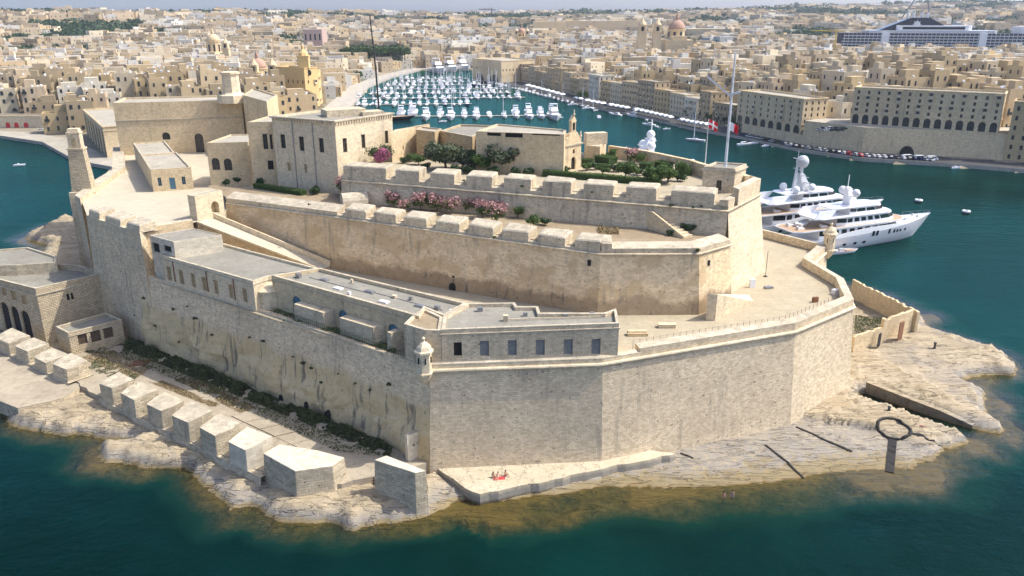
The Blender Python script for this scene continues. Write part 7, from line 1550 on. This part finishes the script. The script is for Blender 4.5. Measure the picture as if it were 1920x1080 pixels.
# ground hidden behind the fortress shows nothing
hid = (PXY[:, 1] > np.interp(PXY[:, 0], [0, 210, 211, 450, 500, 640, 735, 736, 2000], [235, 235, 188, 186, 205, 205, 205, 330, 330])); ok &= ~hid
sel = np.where(ok)[0]; order = sel[np.argsort(rad[sel] + 1e5 * ((PXY[sel, 0] < -10) | (PXY[sel, 0] > 1930)))]; near_n = 262
LMK = [('the red domed church', 488, 105), ('the clock house', 590, 150), ('the pale dome', 405, 85), ('the red door boathouse', 40, 225), ('the little orange dome', 78, 118), ('the hilltop basilica', 1240, 60), ('the long arcaded block', 1730, 190), ('the shorter arcaded block', 1440, 195), ('the old bastion', 905, 130), ('the cruise ship', 1750, 90), ('the marina avenue', 700, 105), ('the fortress pillar', 152, 240), ('the great block', 330, 190), ('the flag mast', 1362, 150), ('the dockyard crane', 1569, 75), ('the awnings', 1200, 200)]
seen_l = {}
def house_label(x, y, z, tone, k, sz):
    px, py = pixof(x, y, z + 5); nm, lx, ly = min(LMK, key=lambda q: (q[1] - px) ** 2 + 4 * (q[2] - py) ** 2); st_ = max(2, int([8.5, 10, 11, 9.5, 12, 7.5, 11, 13, 8, 13, 10.5, 9][k] * sz / 3.3)); hz = 'left of' if px < lx else 'right of'; far = int(math.hypot(px - lx, py - ly) / 40)
    lb = '%s %s storey house %s%s %s' % (tone, {2: 'two', 3: 'three', 4: 'four'}.get(st_, 'five'), ['just ', '', 'well ', 'far '][min(far, 3)], hz, nm); seen_l[lb] = seen_l.get(lb, 0) + 1
    if seen_l[lb] > 1: lb += ', %s one back' % ORD[seen_l[lb] - 1]
    return lb
def fixcol(o, c):
    for ch in KIDS.get(o.name, ()): ch.color = (*c, 1)
    for ch in o.children: ch.color = (*c, 1)
used_h = set(); HL = {0: 'flat roofed limestone house in the crowded left town', 1: 'flat roofed limestone house stacked on the right hillside town', 2: 'flat roofed house behind the head of the marina creek'}
ang_loc = lambda x, y: (.35 if x > 60 else .45)
for j, i in enumerate(order[:near_n]):
    x, y, s_ = cand[i]; k = int(r.integers(0, len(HP))); o = copy_tree(HP[k]) if k in used_h else HP[k]; used_h.add(k)
    z = ce_[i] if rwd[i] < -2 else 13
    o.location = (x, y, z); o.rotation_euler = (0, 0, ang_loc(x, y) + r.uniform(-.12, .12) + math.pi / 2 * int(r.integers(0, 2)) * 0); sc_ = r.uniform(1.1, 1.5); o.scale = (sc_, sc_, r.uniform(1.0, 1.6)); g = 0 if x < -100 else (1 if x > 40 else 2); ci = int(r.integers(0, 12)); o.color = (*cols[ci], 1); fixcol(o, cols[ci]); o['label'] = house_label(x, y, z, tones[ci], k, o.scale[2]); o['category'] = 'house'; o['group'] = ['houses of the left town', 'houses of the right hillside town', 'houses at the creek head'][g]
for k, h_ in enumerate(HP):
    if k not in used_h: bpy.data.objects.remove(h_)
rest = order[near_n:]; n = len(rest)
def boxes(cx, cy, cz, sx, sy, sz, rz, col):
    k = len(cx); c_, s_ = np.cos(rz), np.sin(rz); V = np.empty((k, 8, 3)); q = np.array([[-.5, -.5], [.5, -.5], [.5, .5], [-.5, .5]])
    for i in range(8):
        lx, ly = q[i % 4, 0] * sx, q[i % 4, 1] * sy; V[:, i, 0] = cx + lx * c_ - ly * s_; V[:, i, 1] = cy + lx * s_ + ly * c_; V[:, i, 2] = cz + (sz if i >= 4 else 0)
    f = np.array([[0, 1, 5, 4], [1, 2, 6, 5], [2, 3, 7, 6], [3, 0, 4, 7], [4, 5, 6, 7]]); F = (np.arange(k)[:, None, None] * 8 + f[None]).reshape(-1, 4); C_ = np.repeat(col[:, None, :], 8, 1).reshape(-1, 3)
    return V.reshape(-1, 3), F, C_
def plates(cx, cy, cz, w, h, rz, col):
    k = len(cx); c_, s_ = np.cos(rz), np.sin(rz); V = np.empty((k, 4, 3))
    for i, (a, b) in enumerate(((-.5, 0), (.5, 0), (.5, 1), (-.5, 1))): V[:, i, 0] = cx + a * w * c_; V[:, i, 1] = cy + a * w * s_; V[:, i, 2] = cz + b * h
    return V.reshape(-1, 3), np.arange(k * 4).reshape(-1, 4), np.repeat(col[:, None, :], 4, 1).reshape(-1, 3)
def mass(name, label, L, cat):
    off_ = 0; VV, FF, CC = [], [], []
    for V, F, C_ in L: VV.append(V); FF.append(F + off_); CC.append(C_); off_ += len(V)
    V = np.concatenate(VV); o = mesh_np(name, V, np.concatenate(FF), 'town_mass'); C_ = np.concatenate(CC); ca = o.data.color_attributes.new('Col', 'FLOAT_COLOR', 'POINT'); ca.data.foreach_set('color', np.concatenate([C_, np.ones((len(C_), 1))], 1).astype(np.float32).ravel()); return tag(o, label, cat, kind='stuff')
cols_a = np.array(cols) * np.array([1.0, 1.0, 1.02])
def far_town(ids, name, label, seed):
    r = np.random.default_rng(seed); k = len(ids); x, y, s_ = cand[ids].T; z = ce_[ids]; base_c = cols_a[r.integers(0, len(cols_a), k)] * (.85 + .4 * r.random((k, 1)))
    pale = r.random(k) < .13; base_c[pale] = np.array([.60, .575, .51]); sx = s_ * (.9 + .7 * r.random(k)); sy = s_ * (.6 + .45 * r.random(k)); h = (7 + 10 * r.random(k) ** 1.3) * np.clip(s_ / 17, 1, 1.6); rz = np.where(x > 60, .35, .42) + r.normal(size=k) * .2
    L = [boxes(x, y, z - 8, sx, sy, h + 8, rz, base_c)]
    m = r.random(k) < .7; ox = np.where(r.random(k) < .5, -.3, .3) * sx; oy = np.where(r.random(k) < .35, -.3, .3) * sy; cz, sz_ = np.cos(rz), np.sin(rz); L.append(boxes((x + ox * cz - oy * sz_)[m], (y + ox * sz_ + oy * cz)[m], (z + h)[m] - .1, sx[m] * (.25 + .15 * r.random(m.sum())), sy[m] * .36, 2.2 + 1.6 * r.random(m.sum()), rz[m], base_c[m] * 1.05))
    m = r.random(k) < .35; L.append(boxes((x + ox * cz - oy * sz_)[m] * 1.0, (y + sy * .9)[m], z[m] - 6, sx[m] * .8, sy[m] * .6, (h * .75)[m] + 6, rz[m], base_c[m] * .9))
    m = r.random(k) < .5; L.append(boxes(x[m] - 2, y[m] - 1, (z + h)[m] - .1, 1.6 + 0 * x[m], 1.6 + 0 * x[m], 1.6 + 0 * x[m], rz[m], np.tile(np.array([[.55, .55, .53]]), (m.sum(), 1))))
    c_, s2 = np.cos(rz), np.sin(rz)
    for u in (-.36, -.12, .12, .36):
        for f in (.16, .44, .72):
            m = r.random(k) < .72; lx, ly = (u + .05 * r.normal(size=k)) * sx, -sy / 2 - .06; wx = np.clip(s_ * .065, .9, 1.9); L.append(plates((x + lx * c_ - ly * s2)[m], (y + lx * s2 + ly * c_)[m], (z + h * f)[m], wx[m], (wx * 1.6)[m], rz[m], np.tile(np.array([[.055, .047, .04]]), (m.sum(), 1))))
    sd = np.where(x > 0, -1, 1)
    for u in (-.3, 0, .3):
        for f in (.2, .6):
            m = r.random(k) < .55; lx, ly = sd * (sx / 2 + .06), u * sy; wx = np.clip(s_ * .065, .9, 1.9); L.append(plates((x + lx * c_ - ly * s2)[m], (y + lx * s2 + ly * c_)[m], (z + h * f)[m], wx[m], (wx * 1.6)[m], rz[m] + math.pi / 2, np.tile(np.array([[.055, .047, .04]]), (m.sum(), 1))))
    mass(name, label, L, 'town')
xr = cand[rest, 0]
far_town(rest[xr < -80], 'distant_town', 'mass of limestone houses covering the left slopes', 1); far_town(rest[(xr >= -80) & (xr < 350)], 'distant_town', 'mass of limestone houses beyond the marina creek', 2); far_town(rest[xr >= 350], 'distant_town', 'mass of limestone houses spreading to the right skyline', 3)
# ---- long fortification lines and big institutional blocks on the slopes
def slope_block(name, label, x0, x1, ybase, ytop, Y, cols_, wall, cat='building', depth=30):
    zb = zat(ybase, (0, Y)); zt_ = zat(ytop, (0, Y)); sc_ = (Y * CP + (CAM_H - zb) * SP) / FPX; a = Vector(((x0 - 960) * sc_, Y)); b = Vector(((x1 - 960) * sc_, Y)); mb = MB()
    root = thing(name, label, cat, (*((a + b) / 2), zb)); mb.prism([a, b, b + Vector((0, depth)), a + Vector((0, depth))], zb - 12, zt_); mb.build('wall', wall, root, loc=(*a, zb))
    for i in range(cols_):
        u = (i + .5) / cols_; p = lerp(a, b, u); mb = MB(); mb.box((p.x, p.y, lerp(zb, zt_, .3)), ((b - a).length / cols_ * .35, .3, (zt_ - zb) * .4)); mb.build('window', 'window_dark', root, loc=(p.x, p.y, zb))
slope_block('fortress_wall', 'long straight fortification wall on the middle skyline', 500, 760, 38, 28, 2300, 0, 'harbour_wall', 'wall'); slope_block('hospital', 'long pale institutional block on the left skyline', -10, 145, 34, 22.5, 1900, 14, 'plaster_stone'); slope_block('villa', 'small domed looking villa alone on the left ridge', 167, 190, 27, 14, 1900, 3, 'plaster_pale'); slope_block('barrack_block', 'wide stone barrack block on the left slope', 40, 130, 52, 40, 1500, 10, 'plaster_stone'); slope_block('barrack_block', 'plain pale block among the left hillside trees', 220, 262, 48, 33, 1700, 0, 'plaster_pale')
slope_block('curtain_line', 'long brown fortification behind the right hillside town', 1000, 1062, 56, 40, 1500, 0, 'harbour_wall', 'wall'); slope_block('curtain_line', 'pale fortification wall left of the hilltop basilica', 1064, 1200, 50, 39, 1550, 0, 'plaster_stone', 'wall'); slope_block('curtain_line', 'long wall right of the basilica dome', 1290, 1440, 68, 54, 1400, 0, 'plaster_stone', 'wall'); slope_block('pink_house', 'tall pink house above the tree avenue', 570, 605, 84, 55, 1050, 4, 'pink_plaster')
slope_block('sports_dome', 'flat blue arched roof hall on the left horizon', 342, 400, 31, 27, 2350, 0, 'flag_blue')
# ---- trees of the towns
def tree_proto(seed, h, rr2, mat):
    root = thing('broad_tree', 'tree', 'tree'); V, F = leaves(blob_clumps(rr2, h * .7, 10, 45, seed, h * .65), .7, seed, .7); mesh_np('crown', V, F, mat, root); trunk(h * .45, .35, 4, seed, root, rr2 * .5); note_kids(root); return root
TP = [tree_proto(1, 8, 4.2, 'leaf_dark'), tree_proto(2, 9, 4.6, 'leaf_green'), tree_proto(3, 7, 3.6, 'leaf_olive')]
tu = set()
def town_tree(x, y, z, k, lb, g, s=1.0):
    o = copy_tree(TP[k]) if k in tu else TP[k]; tu.add(k); o.location = P(x, y, z) if not isinstance(x, Vector) else x; o.scale = (s,) * 3; o['label'] = lb; o['category'] = 'tree'; o['group'] = g
tr2 = random.Random(9)
for i in range(16):
    x = 648 + i * 7.4; p = P(x, 112 + .5 * math.sin(i), 14); town_tree(p, 0, 0, i % 2, '%s dark tree from the left in the avenue above the marina' % ORD[i], 'avenue trees above the marina', 1.7)
for i in range(14):
    p = P(505 + i * 7, 88 + i * .7, 16); town_tree(p, 0, 0, i % 2, '%s tree from the left behind the red domed church' % ORD[i], 'trees behind the red domed church', 1.6)
for i in range(16):
    p = lerp(P(1190, 199, 1.6), P(1378, 243, 1.6), i / 15) + Vector((1, 6, 0)); town_tree(p, 0, 0, (i + 1) % 3, '%s small quayside tree behind the white awnings' % ORD[i], 'quayside trees', .75)
town_tree(P(1093, 190, 1.6), 0, 0, 1, 'single round tree at the quay between awnings', 'quayside trees by the awnings', .9); town_tree(P(673, 150, 2), 0, 0, 1, 'green tree hanging over the marina quay arches', 'trees by the marina arches', 1.0); town_tree(P(642, 150, 2), 0, 0, 1, 'lighter tree at the corner of the marina quay road', 'trees by the marina quay road', .9); town_tree(P(880, 117, 3), 0, 0, 0, 'dark tree left of the old bastion', 'trees by the old bastion', 1.3)
# woods far off read as one mass
gsel = np.where((green & (rad > 520)) | ((g_noise > .60) & (rad > 1100) & (ce_ > 0)))[0]; gsel = gsel[(PXY[gsel, 0] > -20) & (PXY[gsel, 0] < 1940) & (PXY[gsel, 1] > 0) & (PXY[gsel, 1] < 130)]
cl = []
for i in gsel:
    for k in range(2): s_ = cand[i, 2] * r.uniform(.35, .6); cl.append((cand[i, 0] + r.normal() * cand[i, 2] * .4, cand[i, 1] + r.normal() * cand[i, 2] * .4, ce_[i] + s_ * .55, s_, s_, s_ * .6, 34))
V, F = leaves(cl, 1.0, 5, .8, .6); 
fs_ = np.repeat(np.array([c_[3] for c_ in cl]), 34 * 4)[:, None]; cen = V.reshape(-1, 4, 3).mean(1, keepdims=True); V = (cen + (V.reshape(-1, 4, 3) - cen) * np.repeat(np.array([c_[3] for c_ in cl]) * .22, 34)[:, None, None]).reshape(-1, 3)
o = mesh_np('far_woods', V, F, 'leaf_dark'); tag(o, 'dark woods on the far slopes above the towns', 'woods', kind='stuff')
# ---- cruise ship
sa = math.atan2(-62, 300); S0 = Vector((352, 905, 0)); root = thing('cruise_ship', 'huge white cruise ship with rows of balconies and dark funnel', 'ship', S0, rz=sa)
def sp_box(nm, x0, x1, w, z0, z1, m, par=None): mb = MB(); mb.prism(deckpoly(x0, x1, w, .08, .02), z0, z1); o = mb.build(nm, m, None); o.parent = par or root; return o
mb = MB(); hull_mb(mb, 330, 38, 16, 22, 4, 20, rake=.05, full=.8); h_ = mb.build('hull', ['gelcoat', 'gelcoat'], root); h_.location = (165, 0, 0)
for i in range(10): sp_box('deck', 2 + i * .6, 300 - i * 3, 37, 15.8 + i * 2.9, 16.95 + i * 2.9, 'gelcoat_grey')
sp_box('cabin_core', 6, 290, 34.5, 15.5, 45, 'cloth_dark')
for i in range(10):
    o_ = MB()
    for k in range(70): o_.box((8 + k * 4.1, -17.9, 16.9 + i * 2.9), (.25, 1.0, 1.8))
    q = o_.build('balcony_divider', 'gelcoat', None); q.parent = root; q['kind'] = 'stuff'
for x in (45, 140, 235): sp_box('pillar', x, x + 8, 37.8, 15, 45.5, 'gelcoat')
sp_box('lido_deck', 30, 160, 34, 45, 48, 'gelcoat_grey'); sp_box('upper_lounge', 60, 135, 30, 48, 53, 'gelcoat'); sp_box('lounge_glass', 64, 131, 30.4, 49, 51.5, 'yacht_glass'); sp_box('forward_house', 180, 290, 34, 45, 52, 'gelcoat'); sp_box('forward_glass', 184, 286, 34.4, 47.5, 49.5, 'yacht_glass'); sp_box('bridge_top', 205, 270, 28, 52, 56, 'gelcoat')
mb = MB(); mb.loft([[(42, -10, 47.5), (118, -10, 47.5), (118, 10, 47.5), (42, 10, 47.5)], [(74, -7, 60.5), (93, -7, 60.5), (93, 7, 60.5), (74, 7, 60.5)]]); fu = mb.build('funnel', 'hull_black', None); fu.parent = root
mb = MB(); mb.tube([(80, -9.6, 54), (80, -10.3, 54)], 3.2, 12); [mb.bar((80, -10.2, 54), (80 + 4.4 * math.cos(a), -10.3, 54 + 4.4 * math.sin(a)), .9, .5) for a in [math.pi / 4 * k for k in range(8)]]; q = mb.build('emblem', 'gelcoat_grey', None); q.parent = fu
for x in (72, 78, 86, 92): mb = MB(); mb.tube([(x, 0, 58), (x, 0, 66)], 1.3, 8); q = mb.build('exhaust', 'gelcoat', None); q.parent = fu
mb = MB(); mb.bar((66, 0, 60), (84, 0, 92), 1.2); mb.bar((94, 0, 60), (86, 0, 92), 1.2); mb.bar((72, 0, 70), (92, 0, 70), .8); mb.bar((78, 0, 81), (89, 0, 81), .8); q = mb.build('lattice_mast', 'metal_grey', None); q.parent = root
mb = MB(); dome(mb, 190, 0, 53, 4.2); q = mb.build('radar_dome', 'gelcoat', None); q.parent = root
mb = MB(); mb.loft([[(228, -4, 56), (244, -4, 56), (244, 4, 56), (228, 4, 56)], [(232, -1.5, 69), (238, -1.5, 69), (238, 1.5, 69), (232, 1.5, 69)]]); mb.bar((235, -6, 65), (235, 6, 65), .8); mb.bar((235, -7, 61), (235, 7, 61), .8); q = mb.build('radar_mast', 'gelcoat', None); q.parent = root
# cranes
def crane(x, ytop, ybase, Y, lb, mat, jib, dirx):
    zb, zt_ = zat(ybase, (0, Y)), zat(ytop, (0, Y)); X = (x - 960) / FPX * (Y * CP + (CAM_H - zt_) * SP); root = thing('tower_crane', lb, 'crane', (X, Y, zb)); w = Y * .0011
    mb = MB(); mb.bar((X, Y, zb - 8), (X, Y, zt_), w); mb.build('tower', mat, root, loc=(X, Y, zb)); mb = MB(); mb.bar((X - jib * .3 * dirx, Y, zt_ - w * 2), (X + jib * dirx, Y, zt_ - w * 1.2), w * .8); mb.bar((X, Y, zt_), (X + jib * .7 * dirx, Y, zt_ - w), w * .3); mb.build('jib', mat, root, loc=(X, Y, zt_))
crane(1569, 55, 90, 700, 'yellow dockyard crane left of the cruise ship', 'crane_yellow', 22, -1); crane(922, 15, 30, 2500, 'tower crane on the skyline beyond the marina', 'rust', 40, -1); crane(1672, 4, 40, 1600, 'thin tower crane on the right skyline', 'metal_grey', 20, 1) if False else None
# ---- awnings and cars on the town quay
aw = 0
def awning(p, rz, L, w, lb, g):
    root = thing('awning', lb, 'awning', p, g, rz=rz); mb = MB(True); mb.loft([[(-L / 2, -w / 2, 2.5), (L / 2, -w / 2, 2.5), (L / 2, w / 2, 2.5), (-L / 2, w / 2, 2.5)], [(-L / 2 + .6, -.1, 3.6), (L / 2 - .6, -.1, 3.6), (L / 2 - .6, .1, 3.6), (-L / 2 + .6, .1, 3.6)]]); mb.build('canopy', 'white_canvas', root)
    for sx in (-1, 1):
        for sy in (-1, 1): mb = MB(True); mb.box((sx * (L / 2 - .2), sy * (w / 2 - .2), 0), (.1, .1, 2.6)); mb.build('pole', 'metal_grey', root)
    note_kids(root); return root
aw0 = None
q_line = offline(SENGP, -6.5)
for (xa, xb, lb, g) in ((985, 1058, 'white cafe awning in the long row nearest the marina', 'awnings nearest the marina'), (1078, 1092, 'white cafe awning by the single quay tree', 'awnings by the quay tree'), (1097, 1135, 'white cafe awning below the tall quayside house', 'awnings below the tall house'), (1142, 1180, 'cream cafe awning in the middle row of the quay', 'awnings in the middle row'), (1190, 1262, 'large white cafe awning beside the trees', 'awnings beside the trees'), (1276, 1330, 'white parasol awning near the arcaded block', 'awnings near the arcaded block')):
    n = max(2, int((xb - xa) / 9))
    for i in range(n):
        x = lerp(xa, xb, (i + .5) / n); yb = np.interp(x, [s_[0] for s_ in SENG], [s_[1] for s_ in SENG]) - 3; p = P(x, yb, 1.6) + Vector((0, 4.5, 0)); w1 = P(x + (xb - xa) / n, yb, 1.6); rz = .45 if x > 1100 else .62
        L = (xb - xa) / n * p.y / FPX * 1.25
        if aw0 is None: aw0 = awning(p, rz, 5.6, 5.2, lb, g)
        else: copy_tree(aw0, p, rz, (L / 5.6, 1, 1), lb, g)['label'] = lb + ', %s from the left' % ORD[i]
def car_proto(m, van=False):
    root = thing('parked_van' if van else 'parked_car', 'car', 'van' if van else 'car'); L, W_, = (5.0, 1.9) if van else (4.2, 1.75); mb = MB()
    prof = [(-L / 2, .35), (-L / 2, .95), (-L / 2 * .95, 1.95), (L * .28, 1.95), (L * .40, 1.15), (L / 2, 1.0), (L / 2, .35)] if van else [(-L / 2, .35), (-L / 2, .85), (-L * .30, .92), (L * .22, .92), (L / 2, .75), (L / 2, .35)]
    mb.loft([[(x, -W_ / 2, z) for x, z in prof], [(x, W_ / 2, z) for x, z in prof]]); mb.build('body', m, root)
    g = MB(); pr = [(-L * .40, 1.2), (-L * .38, 1.75), (L * .26, 1.75), (L * .35, 1.2)] if van else [(-L * .40, .9), (-L * .26, 1.42), (L * .08, 1.42), (L * .24, .9)]
    wg_ = W_ / 2 + .02 if van else W_ / 2 * .92; g.loft([[(x, -wg_, z) for x, z in pr], [(x, wg_, z) for x, z in pr]]); cb = g.build('glasshouse', 'yacht_glass', root)
    if not van: rf = MB(); rf.prism([(-L * .25, -W_ * .43), (L * .07, -W_ * .43), (L * .07, W_ * .43), (-L * .25, W_ * .43)], 1.41, 1.46); rf.build('roof', m, root)
    for sx in (-1, 1):
        for sy in (-1, 1): w_ = MB(); w_.tube([(sx * L * .3, sy * (W_ / 2 - .2), .32), (sx * L * .3, sy * (W_ / 2 + .02), .32)], .32, 10); w_.build('wheel', 'rubber', root)
    note_kids(root); return root
CARS = [('gelcoat', 'white'), ('metal_grey', 'grey'), ('hull_black', 'black'), ('flag_red', 'red'), ('hull_navy', 'dark blue'), ('dome_grey', 'silver')]
CPR = [car_proto(m) for m, _ in CARS] + [car_proto('gelcoat', True)]; cu = set()
def park(k, p, rz, where, g):
    o = copy_tree(CPR[k]) if k in cu else CPR[k]; cu.add(k); o.location = p; o.rotation_euler = (0, 0, rz); o['label'] = '%s %s' % ((CARS[k][1] + ' car') if k < 6 else 'white van', where); o['group'] = g
cr_ = random.Random(8)
for i in range(34):
    x = 1395 + i * 11.3 + cr_.uniform(-2, 2)
    if x > 1755: break
    yb = np.interp(x, [s_[0] for s_ in SENG], [s_[1] for s_ in SENG]); p = P(x, yb, 1.62) + Vector((1.5, 8.5, 0)); park(cr_.choice([0, 0, 1, 2, 2, 3, 4, 5, 5]), p, math.pi / 2 + .35 + cr_.uniform(-.1, .1), 'parked on the quay under the retaining wall, %s from the left' % ORD[i], 'cars parked along the quay')
for i, x in enumerate((1715, 1738, 1762)): park(6, P(x, np.interp(x, [s_[0] for s_ in SENG], [s_[1] for s_ in SENG]), 1.62) + Vector((1.5, 10, 0)), .1, ['parked first right of the tunnel mouth', 'parked second right of the tunnel mouth', 'parked third right of the tunnel mouth'][i], 'vans by the tunnel')
for i, x in enumerate((80, 92, 103, 88, 99)): park([0, 5, 0, 0, 1][i], P(x, 243 if i < 3 else 234, 1.65), .4, 'parked %s on the pale quay of the left creek' % ORD[i], 'cars on the left quay')
for i in range(9): park(cr_.choice([0, 1, 2, 5]), P(160 + i * 3.5, 214 - i * 2.6 - 4, 12.5), 1.2, 'parked %s up the sloping street above the left creek' % ORD[i], 'cars on the left street')
for i in range(8): park(cr_.choice([0, 1, 2, 5]), P(1538 + i * 6, 246 + (i % 2) * -3, zr_ + .1), .3, 'parked %s in the gap between the arcaded blocks' % ORD[i], 'cars between the arcaded blocks')
# ------------------------------------------------------------------ people on the rocks
POSES = {
 'stand': dict(pelvis=(0, 0, .95), chest=(0, .01, 1.28), neck=(0, 0, 1.47), head=(0, -.03, 1.63), sh=(.18, 0, 1.42), el=(.25, .03, 1.14), wr=(.24, -.08, .90), hip=(.10, 0, .90), kn=(.11, -.03, .49), an=(.11, .02, .08), toe=(.12, -.15, .04)),
 'sit': dict(pelvis=(0, 0, .12), chest=(0, .10, .44), neck=(0, .06, .63), head=(0, .0, .79), sh=(.18, .09, .58), el=(.26, .0, .36), wr=(.17, -.22, .36), hip=(.11, -.04, .12), kn=(.14, -.40, .42), an=(.13, -.55, .07), toe=(.14, -.72, .04)),
 'lean': dict(pelvis=(0, 0, .12), chest=(0, .22, .38), neck=(0, .33, .54), head=(0, .30, .71), sh=(.18, .28, .50), el=(.25, .45, .26), wr=(.25, .50, .05), hip=(.11, -.05, .12), kn=(.13, -.48, .14), an=(.13, -.88, .08), toe=(.14, -.95, .18)),
 'lie': dict(pelvis=(0, 0, .12), chest=(0, .34, .13), neck=(0, .52, .14), head=(0, .68, .15), sh=(.18, .47, .12), el=(.32, .30, .08), wr=(.30, .06, .07), hip=(.10, -.04, .11), kn=(.12, -.46, .12), an=(.12, -.86, .08), toe=(.14, -.92, .18))}
def skin_mesh(name, pts, edges, rad, mat, parent, sub=1):
    me = bpy.data.meshes.new(name); me.from_pydata([tuple(p) for p in pts], edges, []); me.materials.append(M[mat]); o = bpy.data.objects.new(name, me); COL.objects.link(o); o.parent = parent
    md = o.modifiers.new('skin', 'SKIN'); md.use_smooth_shade = True
    for i, v in enumerate(me.skin_vertices[0].data): v.radius = (rad[i], rad[i]); v.use_root = (i == 0)
    if sub: s_ = o.modifiers.new('sub', 'SUBSURF'); s_.levels = sub; s_.render_levels = sub
    return o
def person(label, loc, rz, pose, skin='skin', cloth='swim_red', top=None, hair='hair_dark'):
    q = POSES[pose]; root = thing('person', label, 'person', loc, rz=rz); pts = []; ed = []; rd = []
    def add(p, r, par=None):
        pts.append(p); rd.append(r)
        if par is not None: ed.append((par, len(pts) - 1))
        return len(pts) - 1
    mid = tuple((a + b) / 2 for a, b in zip(q['pelvis'], q['chest'])); pv = add(q['pelvis'], .135); ws = add(mid, .115, pv); ch = add(q['chest'], .15, ws); nk = add(q['neck'], .06, ch); hd = add(q['head'], .105, nk); up = tuple(h + (h - n) * .45 for h, n in zip(q['head'], q['neck'])); add(up, .085, hd)
    for s in (-1, 1):
        m = lambda p: (p[0] * s, p[1], p[2])
        a = add(m(q['sh']), .065, ch); b = add(m(q['el']), .043, a); c = add(m(q['wr']), .032, b)
        d = Vector(m(q['wr'])) - Vector(m(q['el'])); d.normalize(); side = d.cross(Vector((0, 1, .3))).normalized(); pm = Vector(m(q['wr'])) + d * .08; pc = add(tuple(pm), .036, c)
        for k, L in enumerate((.055, .07, .075, .068)): f1 = add(tuple(pm + d * .035 + side * (k - 1.5) * .024), .011, pc); add(tuple(pm + d * (.035 + L) + side * (k - 1.5) * .026 + Vector((0, -.012, -.008))), .009, f1)
        add(tuple(pm + side * .06 + d * .01), .011, pc)
        h = add(m(q['hip']), .092, pv); k_ = add(m(q['kn']), .058, h); n_ = add(m(q['an']), .038, k_); add(m(q['toe']), .03, n_)
    skin_mesh('body', pts, ed, rd, skin, root)
    w = lerp(Vector(q['hip']), Vector(q['kn']), .45); P_ = [q['pelvis'], tuple(lerp(Vector(q['pelvis']), Vector(mid), .5)), (q['hip'][0], q['hip'][1], q['hip'][2]), tuple(w), (-q['hip'][0], q['hip'][1], q['hip'][2]), (-w.x, w.y, w.z)]
    skin_mesh('shorts', P_, [(0, 1), (0, 2), (2, 3), (0, 4), (4, 5)], [.15, .13, .108, .095, .108, .095], cloth, root, 1)
    if top: skin_mesh('shirt', [mid, q['chest'], (q['sh'][0], q['sh'][1], q['sh'][2]), (-q['sh'][0], q['sh'][1], q['sh'][2])], [(0, 1), (1, 2), (1, 3)], [.13, .168, .085, .085], top, root, 1)
    hp = Vector(q['head']); ax = (hp - Vector(q['neck'])).normalized(); mb = MB(True); mb.lathe([(.112, -.02), (.118, .05), (.095, .11), (.05, .145), (.01, .15)], (hp.x, hp.y + .02, hp.z + .01), 10); mb.build('hair', hair, root, smooth=True)
    return root
zs_ = 1.75
person('bather in dark swimwear sitting on the bright ledge, left of the trio', P(925, 895, zs_), .3, 'sit', 'skin_tan', 'cloth_dark'); person('bather in red swimwear sitting in the middle of the trio on the ledge', P(933, 896, zs_), -.2, 'lean', 'skin', 'swim_red'); person('bather in red reclining at the right of the trio on the ledge', P(948, 892, zs_), .9, 'sit', 'skin_tan', 'swim_red')
person('bather with blue shorts sitting against the bastion wall', P(926, 852, zs_), .2, 'sit', 'skin', 'swim_blue'); person('bather in pink top sitting by the wall beside the weeds', P(935, 850, zs_), -.3, 'sit', 'skin', 'swim_red', 'petal_pink'); person('bather lying on a violet towel against the bastion wall', P(946, 852, zs_), 1.4, 'lie', 'skin', 'cloth_violet')
for i, (x, y, m, lb) in enumerate(((936, 897, 'swim_red', 'red beach towel under the sitting trio'), (944, 853, 'cloth_violet', 'violet beach towel at the bastion foot'), (928, 855, 'swim_blue', 'blue beach towel at the bastion foot'))):
    p = P(x, y, zs_); mb = MB(); mb.box((p.x, p.y, zs_ - .005), (1.7 if i == 0 else .9, .8, .04), .15); mb.box((p.x + .2, p.y + .1, zs_ + .034), (.5, .3, .06), .5); o = mb.build('beach_towel', m, None, loc=p); tag(o, lb, 'towel')
p = P(702, 921, 1.4); person('person in dark clothes standing on the rocks by the end wall', (p.x, p.y, ground_z(p.x, p.y) + .02), .5, 'stand', 'skin_tan', 'cloth_dark', 'cloth_dark')
p = P(1357, 934, 0); person('bather wading in the shallows, left of the pair', (p.x, p.y, -.62), .4, 'stand', 'skin_tan', 'cloth_dark'); p = P(1373, 932, 0); person('bather wading in the shallows, right of the pair', (p.x, p.y, -.62), -.5, 'stand', 'skin', 'swim_blue')
p = P(1725, 805, 1.0); person('sunbather in red lying on the rock beside the ring channel', (p.x, p.y, ground_z(p.x, p.y) + .08), 1.1, 'lie', 'skin_tan', 'swim_red'); p = P(85, 428, 1.5); person('lone figure sitting on the rock of the left creek', (p.x, p.y, ground_z(p.x, p.y) + .05), .2, 'sit', 'skin_tan', 'cloth_dark', 'cloth_dark')
# ------------------------------------------------------------------ summer haze over the towns
mb = MB(); mb.loft([[(-6500, -200, -9), (7000, -200, -9), (7000, 6500, -9), (-6500, 6500, -9)], [(-6500, -200, 130), (7000, -200, 130), (7000, 6500, 130), (-6500, 6500, 130)]]); hz = mb.build('haze', [], None, uv=False)
t = NT('haze_air'); v = t.n('VolumePrincipled', Density=.00007); v.inputs['Color'].default_value = (.80, .88, 1.0, 1); v.inputs['Anisotropy'].default_value = .2; o_ = t.t.nodes.new('ShaderNodeOutputMaterial'); t.t.links.new(v.outputs[0], o_.inputs['Volume']); hz.data.materials.append(M['haze_air']); tag(hz, 'thin pale summer haze over the harbour towns', 'haze', kind='stuff')
